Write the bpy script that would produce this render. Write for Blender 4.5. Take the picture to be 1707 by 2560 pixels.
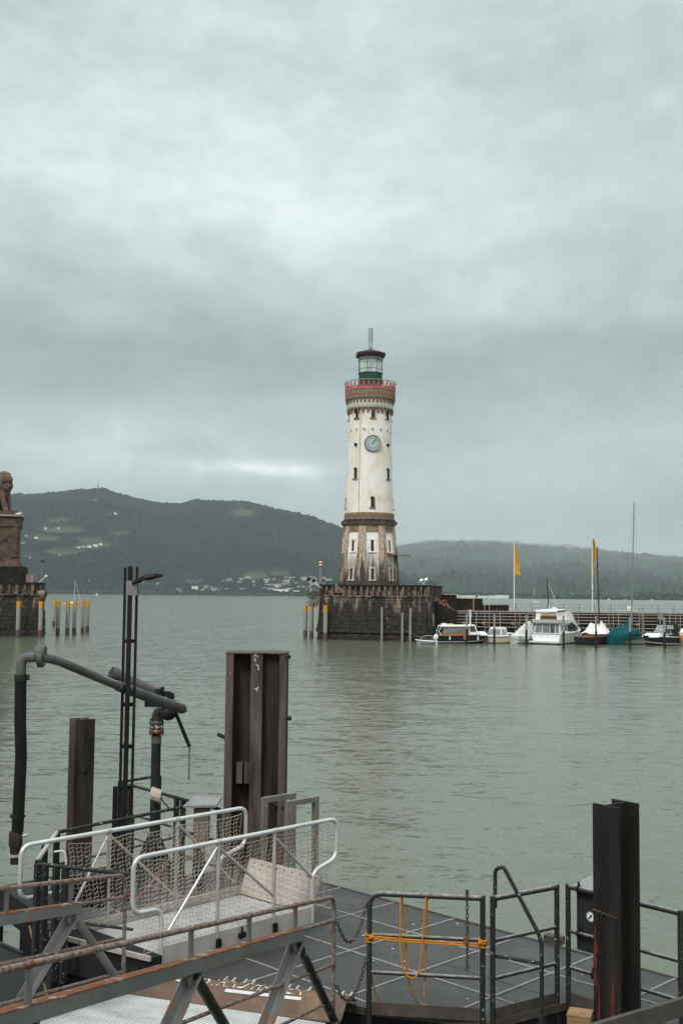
import bpy, bmesh, math, random
from mathutils import Vector, Matrix, noise as mnoise
random.seed(7)
R = math.radians
scene = bpy.context.scene
COL = scene.collection
for o in list(bpy.data.objects):
    bpy.data.objects.remove(o)

# ------------------------------------------------------------------ camera
FPX, CAM_H, PITCH, ROLL = 2800.0, 5.7, R(4.25), R(0.6)
FW = Vector((0, math.cos(PITCH), math.sin(PITCH)))
_up = Vector((0, -math.sin(PITCH), math.cos(PITCH)))
_rt = Vector((1, 0, 0))
RT = _rt * math.cos(ROLL) + _up * math.sin(ROLL)
UP = _up * math.cos(ROLL) - _rt * math.sin(ROLL)
CAM = Vector((0, 0, CAM_H))
cam_d = bpy.data.cameras.new('camera')
cam_d.sensor_fit = 'VERTICAL'
cam_d.sensor_height = 36
cam_d.lens = 36 * FPX / 2560
cam_d.clip_start = 0.1
cam_d.clip_end = 60000
cam = bpy.data.objects.new('camera', cam_d)
COL.objects.link(cam)
cam.matrix_world = Matrix(((RT.x, UP.x, -FW.x, 0), (RT.y, UP.y, -FW.y, 0), (RT.z, UP.z, -FW.z, CAM_H), (0, 0, 0, 1)))
scene.camera = cam
scene.render.resolution_x, scene.render.resolution_y = 682, 1024

def ray(px, py):
    return FW + RT * ((px - 853.5) / FPX) - UP * ((py - 1280) / FPX)
def atZ(px, py, z):            # point of a horizontal plane
    r = ray(px, py)
    return CAM + r * ((z - CAM_H) / r.z)
def atY(px, py, y):            # point of a plane across the view
    r = ray(px, py)
    return CAM + r * (y / r.y)
def proj(p):
    d = Vector(p) - CAM
    k = d.dot(FW)
    return 853.5 + FPX * d.dot(RT) / k, 1280 - FPX * d.dot(UP) / k

# ------------------------------------------------------------------ world, sun, exposure
def lin(v):
    v /= 255.0
    return v / 12.92 if v <= .04045 else ((v + .055) / 1.055) ** 2.4
def S(r, g, b):
    return (lin(r), lin(g), lin(b), 1)

SUN_EL, SUN_AZ = R(48), R(205)      # azimuth clockwise from +Y: behind the camera, to the left
world = bpy.data.worlds.new('World')
scene.world = world
world.use_nodes = True
nt = world.node_tree
nt.nodes.clear()
class G:                             # tiny node-graph helper
    def __init__(s, tree): s.t = tree
    def n(s, kind, **kw):
        nd = s.t.nodes.new(kind)
        for k, v in kw.items():
            setattr(nd, k, v)
        return nd
    def link(s, a, b): s.t.links.new(a, b)
    def val(s, x, sock):
        if hasattr(x, 'is_linked'): s.link(x, sock)
        else: sock.default_value = x
    def m(s, op, a, b=0.0, c=None, clamp=False):
        nd = s.n('ShaderNodeMath', operation=op)
        nd.use_clamp = clamp
        s.val(a, nd.inputs[0]); s.val(b, nd.inputs[1])
        if c is not None: s.val(c, nd.inputs[2])
        return nd.outputs[0]
    def mix(s, f, a, b, blend='MIX'):
        nd = s.n('ShaderNodeMix', data_type='RGBA', blend_type=blend)
        s.val(f, nd.inputs[0]); s.val(a, nd.inputs[6]); s.val(b, nd.inputs[7])
        return nd.outputs[2]
    def ramp(s, f, stops, mode='LINEAR'):
        nd = s.n('ShaderNodeValToRGB')
        cr = nd.color_ramp
        cr.interpolation = mode
        while len(cr.elements) < len(stops): cr.elements.new(0.5)
        for e, (p, c) in zip(cr.elements, stops):
            e.position = p
            e.color = c if len(c) == 4 else (*c, 1)
        s.link(f, nd.inputs[0])
        return nd.outputs[0]
    def noise(s, vec, scale, detail=4, rough=.5, dist=0, dim='3D'):
        nd = s.n('ShaderNodeTexNoise', noise_dimensions=dim)
        if vec is not None: s.link(vec, nd.inputs['Vector'])
        nd.inputs['Scale'].default_value = scale
        nd.inputs['Detail'].default_value = detail
        nd.inputs['Roughness'].default_value = rough
        nd.inputs['Distortion'].default_value = dist
        return nd.outputs['Fac']
    def mapping(s, vec, loc=(0, 0, 0), rot=(0, 0, 0), scale=(1, 1, 1)):
        nd = s.n('ShaderNodeMapping')
        s.link(vec, nd.inputs[0])
        nd.inputs[1].default_value = loc; nd.inputs[2].default_value = rot; nd.inputs[3].default_value = scale
        return nd.outputs[0]

g = G(nt)
tc = g.n('ShaderNodeTexCoord')
sep = g.n('ShaderNodeSeparateXYZ')
g.link(tc.outputs['Generated'], sep.inputs[0])
X, Yc, Z = sep.outputs
sky = g.n('ShaderNodeTexSky', sky_type='NISHITA')
sky.sun_disc = False
sky.sun_elevation, sky.sun_rotation = SUN_EL, SUN_AZ
Zp = g.m('MAXIMUM', Z, 0.0)
dirv = tc.outputs['Generated']
big = g.noise(g.mapping(dirv, loc=(1.3, .4, .2), rot=(0, R(8), 0), scale=(1, 1, 2.2)), 2.3, 4, .5, .6)
mid = g.noise(g.mapping(dirv, loc=(4.1, 2.2, 1), rot=(0, R(-10), 0), scale=(1, 1, 2.0)), 5.0, 6, .55, .8)
fine = g.noise(g.mapping(dirv, loc=(0, 7, 3), rot=(0, R(-14), 0), scale=(1, 1, 1.7)), 15.0, 5, .6, .5)
# brightness of an overcast sky by height, brighter towards the zenith
wob = g.m('MULTIPLY_ADD', big, .16, -.08)
zz = g.m('ADD', Zp, wob, clamp=True)
def grey(v): return (v, v, v, 1)
base = g.ramp(zz, [(0, grey(.335)), (.075, grey(.35)), (.125, grey(.44)), (.165, grey(.40)), (.225, grey(.345)), (.285, grey(.54)),
                   (.335, grey(.70)), (.40, grey(.64)), (.46, grey(.54)), (.62, grey(.90)), (1, grey(1.55))], 'EASE')
lum = g.m('MULTIPLY', base, g.m('MULTIPLY_ADD', mid, .62, .69))
lum = g.m('MULTIPLY', lum, g.m('MULTIPLY_ADD', fine, .42, .79))
vfine = g.noise(g.mapping(dirv, loc=(3, 1, 8), rot=(0, R(-14), 0), scale=(1, 1, 1.5)), 38.0, 5, .65, .4)
lum = g.m('MULTIPLY', lum, g.m('MULTIPLY_ADD', vfine, .24, .79))
def streak(px, py, wx, wz, amp, soft=.5):
    global lum
    d = ray(px, py).normalized()
    az = g.m('DIVIDE', X, g.m('MAXIMUM', Yc, .05))
    dz = g.m('MULTIPLY_ADD', mid, soft * wz * 3, -soft * wz * 1.5)
    a = g.m('DIVIDE', g.m('SUBTRACT', az, d.x / d.y), wx / FPX)
    b = g.m('DIVIDE', g.m('ADD', g.m('SUBTRACT', Z, d.z), g.m('DIVIDE', dz, FPX)), wz / FPX)
    q = g.m('ADD', g.m('MULTIPLY', a, a), g.m('MULTIPLY', b, b))
    front = g.m('GREATER_THAN', Yc, .05)
    e = g.m('MULTIPLY', g.m('POWER', 2.718, g.m('MULTIPLY', q, -1.0)), g.m('MULTIPLY', front, g.m('MULTIPLY_ADD', fine, 1.6, .2)))
    lum = g.m('MULTIPLY', lum, g.m('MULTIPLY_ADD', e, amp, 1.0))
streak(600, 1166, 190, 19, .50, .8)
streak(690, 1178, 110, 14, .30, .8)
streak(330, 1195, 330, 45, .28)
streak(90, 950, 480, 60, -.16)
streak(1500, 1130, 420, 190, .03)
streak(1000, 560, 700, 170, .03)
streak(1120, 1349, 90, 14, .35, .3)
streak(760, 1290, 90, 45, .22, .3)
streak(1620, 330, 380, 330, -.24)
streak(180, 1090, 420, 85, .34)
streak(150, 820, 480, 70, -.10)
streak(1250, 760, 300, 90, .08)
tint = g.ramp(lum, [(0, S(118, 140, 140)), (.30, S(150, 168, 166)), (.62, S(206, 219, 218)), (1.0, S(250, 255, 254))])
# tint carries the colour only: divide by its own luminance, times lum
rgb2 = g.n('ShaderNodeRGBToBW'); g.link(tint, rgb2.inputs[0])
k = g.m('DIVIDE', lum, rgb2.outputs[0])
vm = g.n('ShaderNodeVectorMath', operation='SCALE'); g.link(tint, vm.inputs[0]); g.link(g.m('MULTIPLY', k, 10.0), vm.inputs[3])
skymix = g.mix(.96, sky.outputs[0], vm.outputs[0])
bg = g.n('ShaderNodeBackground'); bg.inputs[1].default_value = 0.1
g.link(skymix, bg.inputs[0])
wo = g.n('ShaderNodeOutputWorld'); g.link(bg.outputs[0], wo.inputs[0])
world.cycles.sampling_method = 'MANUAL'
world.cycles.sample_map_resolution = 512

sun_d = bpy.data.lights.new('sun', 'SUN')
sun_d.energy = 1.5
sun_d.angle = R(14)
sun_d.color = (1.0, .965, .92)
sun = bpy.data.objects.new('sun', sun_d)
COL.objects.link(sun)
sd = Vector((math.sin(SUN_AZ) * math.cos(SUN_EL), math.cos(SUN_AZ) * math.cos(SUN_EL), math.sin(SUN_EL)))
sun.rotation_euler = sd.to_track_quat('Z', 'Y').to_euler()
sun.location = (0, 0, 60)

scene.view_settings.view_transform = 'Standard'
scene.view_settings.look = 'None'
scene.view_settings.exposure = 0.48
scene.view_settings.gamma = 1
scene.view_settings.use_curve_mapping = False
scene.render.engine = 'CYCLES'
cy = scene.cycles
cy.use_denoising = True
cy.max_bounces = 6
cy.diffuse_bounces = 3
cy.glossy_bounces = 3
cy.transmission_bounces = 4
cy.volume_bounces = 0
cy.transparent_max_bounces = 12
cy.caustics_reflective = False
cy.caustics_refractive = False
cy.use_adaptive_sampling = True
cy.adaptive_threshold = 0.01

# ------------------------------------------------------------------ materials
def new_mat(name):
    mt = bpy.data.materials.new(name)
    mt.use_nodes = True
    mt.node_tree.nodes.clear()
    gg = G(mt.node_tree)
    out = gg.n('ShaderNodeOutputMaterial')
    b = gg.n('ShaderNodeBsdfPrincipled')
    gg.link(b.outputs[0], out.inputs[0])
    return mt, gg, b
def M(name, c1, c2=None, scale=3, patch=None, pscale=4, pcut=.58, psoft=.08, rough=.6, metal=0, bump=.0, bscale=20,
      stretch=(1, 1, 1), prough=.8, speck=None, scale2=40):
    """two-tone noise colour, optional patches (rust, stain, moss) and fine relief"""
    mt, gg, b = new_mat(name)
    co = gg.n('ShaderNodeTexCoord').outputs['Object']
    v = gg.mapping(co, scale=stretch)
    c2 = c2 or tuple(x * .75 for x in c1[:3]) + (1,)
    f1 = gg.noise(v, scale, 5, .6)
    f1 = gg.ramp(f1, [(.32, (0, 0, 0)), (.68, (1, 1, 1))])
    col = gg.mix(f1, c1, c2)
    ff = gg.noise(co, scale2, 3, .6)
    col = gg.mix(gg.m('MULTIPLY_ADD', ff, .5, .0), col, gg.mix(.5, col, (0.5 * c1[0], .5 * c1[1], .5 * c1[2], 1)))
    ro = rough
    if patch:
        f2 = gg.noise(v, pscale, 6, .62, .3)
        f2 = gg.ramp(f2, [(pcut, (0, 0, 0)), (min(.99, pcut + psoft), (1, 1, 1))])
        col = gg.mix(f2, col, patch)
        ro = gg.m('MULTIPLY_ADD', f2, prough - rough, rough)
    gg.val(col, b.inputs['Base Color'])
    gg.val(ro, b.inputs['Roughness'])
    b.inputs['Metallic'].default_value = metal
    b.inputs['Specular IOR Level'].default_value = .5 if (rough < .42 or metal) else .18
    if bump:
        bn = gg.n('ShaderNodeBump')
        bn.inputs['Strength'].default_value = bump
        bn.inputs['Distance'].default_value = .02
        gg.link(gg.noise(v, bscale, 4, .6), bn.inputs['Height'])
        gg.link(bn.outputs[0], b.inputs['Normal'])
    return mt

# ------------------------------------------------------------------ mesh building
class MB:
    def __init__(s): s.v, s.f, s.mi, s.sm = [], [], [], []
    def add(s, vs, fs, mi=0, smooth=False):
        n = len(s.v)
        s.v += [tuple(q) for q in vs]
        s.f += [tuple(i + n for i in f) for f in fs]
        s.mi += [mi] * len(fs); s.sm += [smooth] * len(fs)
    def box(s, c, d, rz=0, mi=0, top=None):
        x, y, z = d[0] / 2, d[1] / 2, d[2] / 2
        t = top or 1
        cs, sn = math.cos(rz), math.sin(rz)
        vs = []
        for sz, k in ((-z, 1), (z, t)):
            for a, b in ((-x, -y), (x, -y), (x, y), (-x, y)):
                a *= k; b *= k
                vs.append((c[0] + a * cs - b * sn, c[1] + a * sn + b * cs, c[2] + sz))
        s.add(vs, [(0, 3, 2, 1), (4, 5, 6, 7), (0, 1, 5, 4), (1, 2, 6, 5), (2, 3, 7, 6), (3, 0, 4, 7)], mi)
    def hexa(s, b4, t4, mi=0):       # bottom quad, top quad
        s.add(list(b4) + list(t4), [(0, 3, 2, 1), (4, 5, 6, 7), (0, 1, 5, 4), (1, 2, 6, 5), (2, 3, 7, 6), (3, 0, 4, 7)], mi)
    def beam(s, p0, p1, w, h, up=(0, 0, 1), mi=0, off=(0, 0)):
        p0, p1 = Vector(p0), Vector(p1)
        d = (p1 - p0).normalized()
        u = Vector(up)
        r = d.cross(u)
        if r.length < 1e-4: r = d.cross(Vector((1, 0, 0)))
        r.normalize()
        u = r.cross(d).normalized()
        o = r * off[0] + u * off[1]
        q = [r * a + u * b + o for a, b in ((-w / 2, -h / 2), (w / 2, -h / 2), (w / 2, h / 2), (-w / 2, h / 2))]
        s.hexa([p0 + x for x in q], [p1 + x for x in q], mi)
    def sect(s, p0, p1, poly, up=(0, 0, 1), mi=0):      # a 2-D section (r,u) run from p0 to p1
        p0, p1 = Vector(p0), Vector(p1)
        d = (p1 - p0).normalized()
        r = d.cross(Vector(up)).normalized()
        u = r.cross(d).normalized()
        n = len(poly)
        q = [r * a + u * b for a, b in poly]
        s.add([p0 + x for x in q] + [p1 + x for x in q],
              [tuple(range(n)), tuple(range(2 * n - 1, n - 1, -1))] + [(i, i + n, (i + 1) % n + n, (i + 1) % n) for i in range(n)], mi)
    def tube(s, pts, r, seg=8, mi=0, caps=True, closed=False):
        pts = [Vector(p) for p in pts]
        n = len(pts)
        rs = r if isinstance(r, (list, tuple)) else [r] * n
        t = []
        for i in range(n):
            a = pts[(i - 1) % n] if (i or closed) else pts[0]
            b = pts[(i + 1) % n] if (i < n - 1 or closed) else pts[-1]
            t.append((b - a).normalized())
        u = t[0].orthogonal().normalized()
        vs = []
        for i in range(n):
            u = (u - t[i] * u.dot(t[i])).normalized()
            w = t[i].cross(u)
            for k in range(seg):
                an = 2 * math.pi * k / seg
                vs.append(pts[i] + (u * math.cos(an) + w * math.sin(an)) * rs[i])
        fs = []
        for i in range(n if closed else n - 1):
            j = (i + 1) % n
            for k in range(seg):
                k2 = (k + 1) % seg
                fs.append((i * seg + k, i * seg + k2, j * seg + k2, j * seg + k))
        s.add(vs, fs, mi, seg > 5)
        if caps and not closed:
            s.add(vs[:seg], [tuple(range(seg - 1, -1, -1))], mi)
            s.add(vs[-seg:], [tuple(range(seg))], mi)
    def lathe(s, c, prof, seg=24, a0=0, mi=0, smooth=True, cap=True):
        vs = []
        for r, z in prof:
            for k in range(seg):
                an = a0 + 2 * math.pi * k / seg
                vs.append((c[0] + r * math.sin(an), c[1] - r * math.cos(an), c[2] + z))
        fs = [(i * seg + k, i * seg + (k + 1) % seg, (i + 1) * seg + (k + 1) % seg, (i + 1) * seg + k)
              for i in range(len(prof) - 1) for k in range(seg)]
        s.add(vs, fs, mi, smooth)
        if cap:
            s.add(vs[:seg], [tuple(range(seg - 1, -1, -1))], mi)
            s.add(vs[-seg:], [tuple(range(seg))], mi)
    def prism(s, poly, z0, z1, mi=0):
        n = len(poly)
        s.add([(a, b, z0) for a, b in poly] + [(a, b, z1) for a, b in poly],
              [tuple(range(n - 1, -1, -1)), tuple(range(n, 2 * n))] + [(i, (i + 1) % n, (i + 1) % n + n, i + n) for i in range(n)], mi)
    def plate(s, quad, t, mi=0):      # a thin slab on a polygon
        q = [Vector(p) for p in quad]
        nrm = (q[1] - q[0]).cross(q[2] - q[0]).normalized() * t
        n = len(q)
        s.add(q + [p + nrm for p in q], [tuple(range(n - 1, -1, -1)), tuple(range(n, 2 * n))] +
              [(i, (i + 1) % n, (i + 1) % n + n, i + n) for i in range(n)], mi)
    def loft(s, rings, mi=0, smooth=False, caps=True, close=True):
        n = len(rings[0])
        vs = [p for r in rings for p in r]
        fs = []
        for i in range(len(rings) - 1):
            for k in range(n if close else n - 1):
                k2 = (k + 1) % n
                fs.append((i * n + k, i * n + k2, (i + 1) * n + k2, (i + 1) * n + k))
        s.add(vs, fs, mi, smooth)
        if caps:
            s.add(rings[0], [tuple(range(n - 1, -1, -1))], mi)
            s.add(rings[-1], [tuple(range(n))], mi)
    def blob(s, c, r, mi=0, sub=1, jit=.0, sq=(1, 1, 1)):
        bm = bmesh.new()
        bmesh.ops.create_icosphere(bm, subdivisions=sub, radius=1)
        vs = [Vector((v.co.x * sq[0], v.co.y * sq[1], v.co.z * sq[2])) * r * (1 + random.uniform(-jit, jit)) + Vector(c) for v in bm.verts]
        fs = [tuple(v.index for v in f.verts) for f in bm.faces]
        bm.free()
        s.add(vs, fs, mi, sub > 1)
    def mesh(s, name, mats, off=(0, 0, 0)):
        me = bpy.data.meshes.new(name)
        o = Vector(off)
        me.from_pydata([tuple(Vector(q) - o) for q in s.v], [], s.f)
        for mt in (mats if isinstance(mats, (list, tuple)) else [mats]):
            me.materials.append(mt)
        me.polygons.foreach_set('material_index', s.mi)
        me.polygons.foreach_set('use_smooth', s.sm)
        bm = bmesh.new(); bm.from_mesh(me)
        bmesh.ops.recalc_face_normals(bm, faces=bm.faces)
        bm.to_mesh(me); bm.free()
        me.update()
        return me

ORG = {}
def thing(name, label, cat, loc=(0, 0, 0), rz=0, group=None):
    o = bpy.data.objects.new(name, None)
    o.empty_display_size = .3
    COL.objects.link(o)
    o.location = loc
    o.rotation_euler = (0, 0, rz)
    o['label'] = label; o['category'] = cat
    if group: o['group'] = group
    ORG[o.name] = Vector((0, 0, 0)) if rz else Vector(loc)
    return o
def part(name, mb, mt, parent, label=None, kind=None, local=False):
    off = (0, 0, 0) if local else ORG[parent.name]
    o = bpy.data.objects.new(name, mb.mesh(name, mt, off) if isinstance(mb, MB) else mb)
    COL.objects.link(o)
    o.parent = parent
    ORG[o.name] = Vector(off)
    if label: o['label'] = label
    if kind: o['kind'] = kind
    return o
def solo(name, mb, mt, label, cat, loc=(0, 0, 0), group=None):   # a thing that is one mesh
    o = bpy.data.objects.new(name, mb.mesh(name, mt, loc))
    o.location = loc
    COL.objects.link(o)
    o['label'] = label; o['category'] = cat
    if group: o['group'] = group
    ORG[o.name] = Vector(loc)
    return o
def structure(name, mb, mt, kind='structure'):
    o = bpy.data.objects.new(name, mb.mesh(name, mt))
    COL.objects.link(o)
    o['kind'] = kind
    ORG[o.name] = Vector((0, 0, 0))
    return o
def copy_tree(o, parent=None):
    c = o.copy()
    COL.objects.link(c)
    if parent: c.parent = parent
    for ch in o.children: copy_tree(ch, c)
    return c
def fillet(pts, r, n=5):
    pts = [Vector(p) for p in pts]
    out = [pts[0]]
    for a, b, c in zip(pts, pts[1:], pts[2:]):
        d1, d2 = (a - b), (c - b)
        k = min(r, d1.length * .48, d2.length * .48)
        p, q = b + d1.normalized() * k, b + d2.normalized() * k
        for i in range(n + 1):
            t = i / n
            out.append(p * (1 - t) ** 2 + b * 2 * t * (1 - t) + q * t * t)
    out.append(pts[-1])
    return out
def text_mesh(s, size, depth, font_shear=0):
    cu = bpy.data.curves.new('txt', 'FONT')
    cu.body = s; cu.size = size; cu.extrude = depth; cu.align_x = 'CENTER'
    ob = bpy.data.objects.new('txt', cu)
    COL.objects.link(ob)
    dg = bpy.context.evaluated_depsgraph_get()
    me = ob.evaluated_get(dg).to_mesh()
    vs = [v.co.copy() for v in me.vertices]
    fs = [tuple(p.vertices) for p in me.polygons]
    ob.evaluated_get(dg).to_mesh_clear()
    bpy.data.objects.remove(ob); bpy.data.curves.remove(cu)
    return vs, fs
# ================================================================== THE SETTING
# ---- water
def water_mat():
    mt, gg, b = new_mat('lake_water')
    co = gg.n('ShaderNodeTexCoord').outputs['Object']
    b.inputs['Base Color'].default_value = (.062, .098, .078, 1)
    gg.val(gg.mix(gg.ramp(gg.noise(co, .03, 3), [(.35, (0, 0, 0)), (.65, (1, 1, 1))]), (.096, .108, .076, 1), (.114, .126, .092, 1)), b.inputs['Base Color'])
    b.inputs['Roughness'].default_value = .15
    b.inputs['IOR'].default_value = 1.33
    def slope(rot, sc, scale, amp, detail=2):       # ripple slopes taken straight from a vector noise
        nd = gg.n('ShaderNodeTexNoise')
        gg.link(gg.mapping(co, rot=(0, 0, rot), scale=sc), nd.inputs['Vector'])
        nd.inputs['Scale'].default_value = scale; nd.inputs['Detail'].default_value = detail; nd.inputs['Distortion'].default_value = .5
        v = gg.n('ShaderNodeVectorMath', operation='SUBTRACT'); gg.link(nd.outputs['Color'], v.inputs[0]); v.inputs[1].default_value = (.5, .5, .5)
        w = gg.n('ShaderNodeVectorMath', operation='MULTIPLY'); gg.link(v.outputs[0], w.inputs[0]); w.inputs[1].default_value = (amp, amp, 0)
        return w.outputs[0]
    def vadd(a, b_):
        w = gg.n('ShaderNodeVectorMath', operation='ADD'); gg.val(a, w.inputs[0]); gg.val(b_, w.inputs[1]); return w.outputs[0]
    calm = gg.ramp(gg.noise(gg.mapping(co, scale=(.5, 1, 1)), .05, 3, .55, .8), [(.36, (.7, .7, .7)), (.64, (1, 1, 1))])
    rip = vadd(vadd(slope(R(6), (.30, 1.0, 1), 1.6, .36, 3), slope(R(-14), (.5, 1.2, 1), 4.5, .42)), slope(R(10), (.5, 1.1, 1), 12.0, .34))
    sc_ = gg.n('ShaderNodeVectorMath', operation='SCALE'); gg.link(rip, sc_.inputs[0]); gg.link(calm, sc_.inputs[3])
    tot = vadd(vadd(sc_.outputs[0], slope(R(20), (.5, 1, 1), .25, .028)), (0, 0, 1))
    nn = gg.n('ShaderNodeVectorMath', operation='NORMALIZE'); gg.link(tot, nn.inputs[0])
    gg.link(nn.outputs[0], b.inputs['Normal'])
    return mt
mb = MB()
ys = [-60, 0, 10, 25, 60, 150, 400, 1200, 4000, 9000, 21000]
xs = [-16000, -5000, -1200, -300, -60, 0, 60, 300, 1200, 5000, 16000]
mb.add([(x, y, 0) for y in ys for x in xs], [(j * 11 + i, j * 11 + i + 1, (j + 1) * 11 + i + 1, (j + 1) * 11 + i) for j in range(10) for i in range(10)])
water = structure('water', mb, water_mat())

# ---- hills beyond the lake
def interp(pts, x):
    if x <= pts[0][0]: return pts[0][1]
    for (a, b), (c, d) in zip(pts, pts[1:]):
        if x <= c:
            t = (x - a) / (c - a)
            return b + (d - b) * t
    return pts[-1][1]
SHORE = 4400.0
RA = [(-2600, 1330), (-1500, 1300), (-700, 1262), (-200, 1245), (25, 1238), (60, 1240), (150, 1235), (190, 1230), (226, 1229), (262, 1226), (300, 1240), (340, 1250),
      (400, 1262), (450, 1263), (480, 1255), (530, 1255), (560, 1260), (610, 1262), (640, 1268), (690, 1281), (740, 1290), (780, 1297),
      (810, 1308), (850, 1321), (900, 1345), (950, 1385), (1000, 1430), (1060, 1470), (1150, 1486), (1500, 1494)]
RB = [(200, 1420), (700, 1390), (900, 1374), (1000, 1368), (1040, 1362), (1080, 1356), (1140, 1357), (1190, 1356), (1250, 1358), (1300, 1364), (1400, 1370),
      (1500, 1378), (1600, 1388), (1707, 1398), (2200, 1412), (3200, 1385), (4400, 1400)]
def ridge_h(prof, px, dist):
    d = ray(px, interp(prof, px))
    hd = math.hypot(d.x, d.y)
    return CAM_H + d.z / hd * dist, math.atan2(d.x, d.y)
def fbm(x, y, s, o=4):
    v, a = 0, .5
    for i in range(o):
        v += a * mnoise.noise(Vector((x * s, y * s, i * 7.3))); s *= 2.1; a *= .5
    return v
FIELDS = [(610, 1284, 34, 11), (150, 1327, 70, 9), (225, 1352, 45, 7), (165, 1382, 60, 8), (240, 1366, 50, 9), (640, 1443, 34, 12), (150, 1302, 36, 6), (110, 1348, 40, 7),
          (300, 1335, 30, 6), (700, 1436, 30, 8), (60, 1395, 30, 6), (285, 1288, 25, 4), (480, 1458, 30, 5)]
def hill(name, prof, px0, px1, npx, d0, d1, nd, tree, seed, mt, fields):
    mb = MB(); cols = []
    for j in range(nd + 1):
        t = j / nd * 1.12
        for i in range(npx + 1):
            px = px0 + (px1 - px0) * i / npx
            hr, az = ridge_h(prof, px, d1)
            d = d0 + (d1 - d0) * t
            x, y = d * math.sin(az), d * math.cos(az)
            if t <= 1:
                k = (.30 * t + .70 * math.sin(t * math.pi / 2) ** 1.5)
                h = hr * k + fbm(x + seed, y, .0011) * hr * .55 * t * (1 - t) * 2
                h = min(h, (hr - CAM_H) / d1 * d * .985 + 2) if t < .93 else h
            else:
                h = hr * (1 - (t - 1) * 2.5)
            px_, py_ = proj((x, y, max(h, 1)))
            f = 0
            for (a, b, w, q) in fields:
                e = ((px_ - a) / w) ** 2 + ((py_ - b) / q) ** 2
                n = 1 + .9 * fbm(x, y, .004, 3)
                f = max(f, min(1, max(0, (1.0 - e * n) * 2.5)))
            if j > 2: h += 1.35 * tree * (1 - f) * (abs(mnoise.noise(Vector((x / 24, y / 60, seed)))) * 1.4 + .5 * mnoise.noise(Vector((x / 9, y / 20, seed))) + .3)
            mb.v.append((x, y, h if j else -3))
            cols.append(f)
    n = npx + 1
    mb.f = [(j * n + i, j * n + i + 1, (j + 1) * n + i + 1, (j + 1) * n + i) for j in range(nd) for i in range(npx)]
    mb.mi = [0] * len(mb.f); mb.sm = [False] * len(mb.f)
    o = structure(name, mb, mt)
    at = o.data.attributes.new('meadow', 'FLOAT', 'POINT')
    at.data.foreach_set('value', cols)
    return o
def forest_mat(name, a, b_, meadow):
    mt, gg, b = new_mat(name)
    co = gg.n('ShaderNodeTexCoord').outputs['Object']
    f = gg.ramp(gg.noise(co, .016, 6, .8), [(.38, (0, 0, 0)), (.62, (1, 1, 1))])
    f2 = gg.ramp(gg.noise(co, .0022, 4, .6), [(.4, (0, 0, 0)), (.62, (1, 1, 1))])
    col = gg.mix(f, a, b_)
    col = gg.mix(gg.m('MULTIPLY', f2, .5), col, tuple(min(1, x * 1.5) for x in b_[:3]) + (1,))
    at = gg.n('ShaderNodeAttribute', attribute_name='meadow')
    gg.val(gg.mix(gg.m('MULTIPLY', at.outputs['Fac'], .75), col, meadow), b.inputs['Base Color'])
    b.inputs['Roughness'].default_value = 1
    b.inputs['Specular IOR Level'].default_value = 0
    return mt
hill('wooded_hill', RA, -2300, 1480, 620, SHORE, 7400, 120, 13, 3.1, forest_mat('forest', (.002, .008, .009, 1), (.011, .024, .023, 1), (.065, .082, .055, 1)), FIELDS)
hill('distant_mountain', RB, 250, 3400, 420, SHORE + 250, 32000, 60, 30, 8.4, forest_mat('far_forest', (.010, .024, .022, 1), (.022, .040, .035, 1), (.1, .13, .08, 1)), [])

# ---- air
def haze():
    mb = MB()
    mb.box((0, 17800, 830), (46000, 36800, 1664))
    mt = bpy.data.materials.new('haze_air'); mt.use_nodes = True
    t = mt.node_tree; t.nodes.clear()
    out = t.nodes.new('ShaderNodeOutputMaterial'); v = t.nodes.new('ShaderNodeVolumePrincipled')
    v.inputs['Color'].default_value = (.86, .95, .96, 1)
    v.inputs['Density'].default_value = 4.0e-5
    v.inputs['Anisotropy'].default_value = 0.0
    t.links.new(v.outputs[0], out.inputs['Volume'])
    structure('haze', mb, mt, 'stuff')
haze()
# ================================================================== MATERIALS IN USE
WHITE = M('white_gelcoat', (.84, .85, .84, 1), (.78, .79, .78, 1), 2, rough=.35)
GLASS = M('dark_glass', (.03, .04, .045, 1), (.06, .07, .075, 1), 2, rough=.08)
BLACK = M('black_paint', (.008, .009, .009, 1), (.014, .014, .014, 1), 3, rough=.5)
DARKSTEEL = M('dark_steel', (.016, .017, .017, 1), (.030, .031, .030, 1), 4, patch=(.07, .038, .025, 1), pscale=9, pcut=.66, rough=.55, bump=.15)
FARWALL = M('plaster_far', (.82, .81, .79, 1), (.66, .65, .63, 1), .02, rough=.9)
FARROOF = M('roof_far', (.22, .18, .165, 1), (.20, .19, .185, 1), .01, rough=.9)
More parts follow.
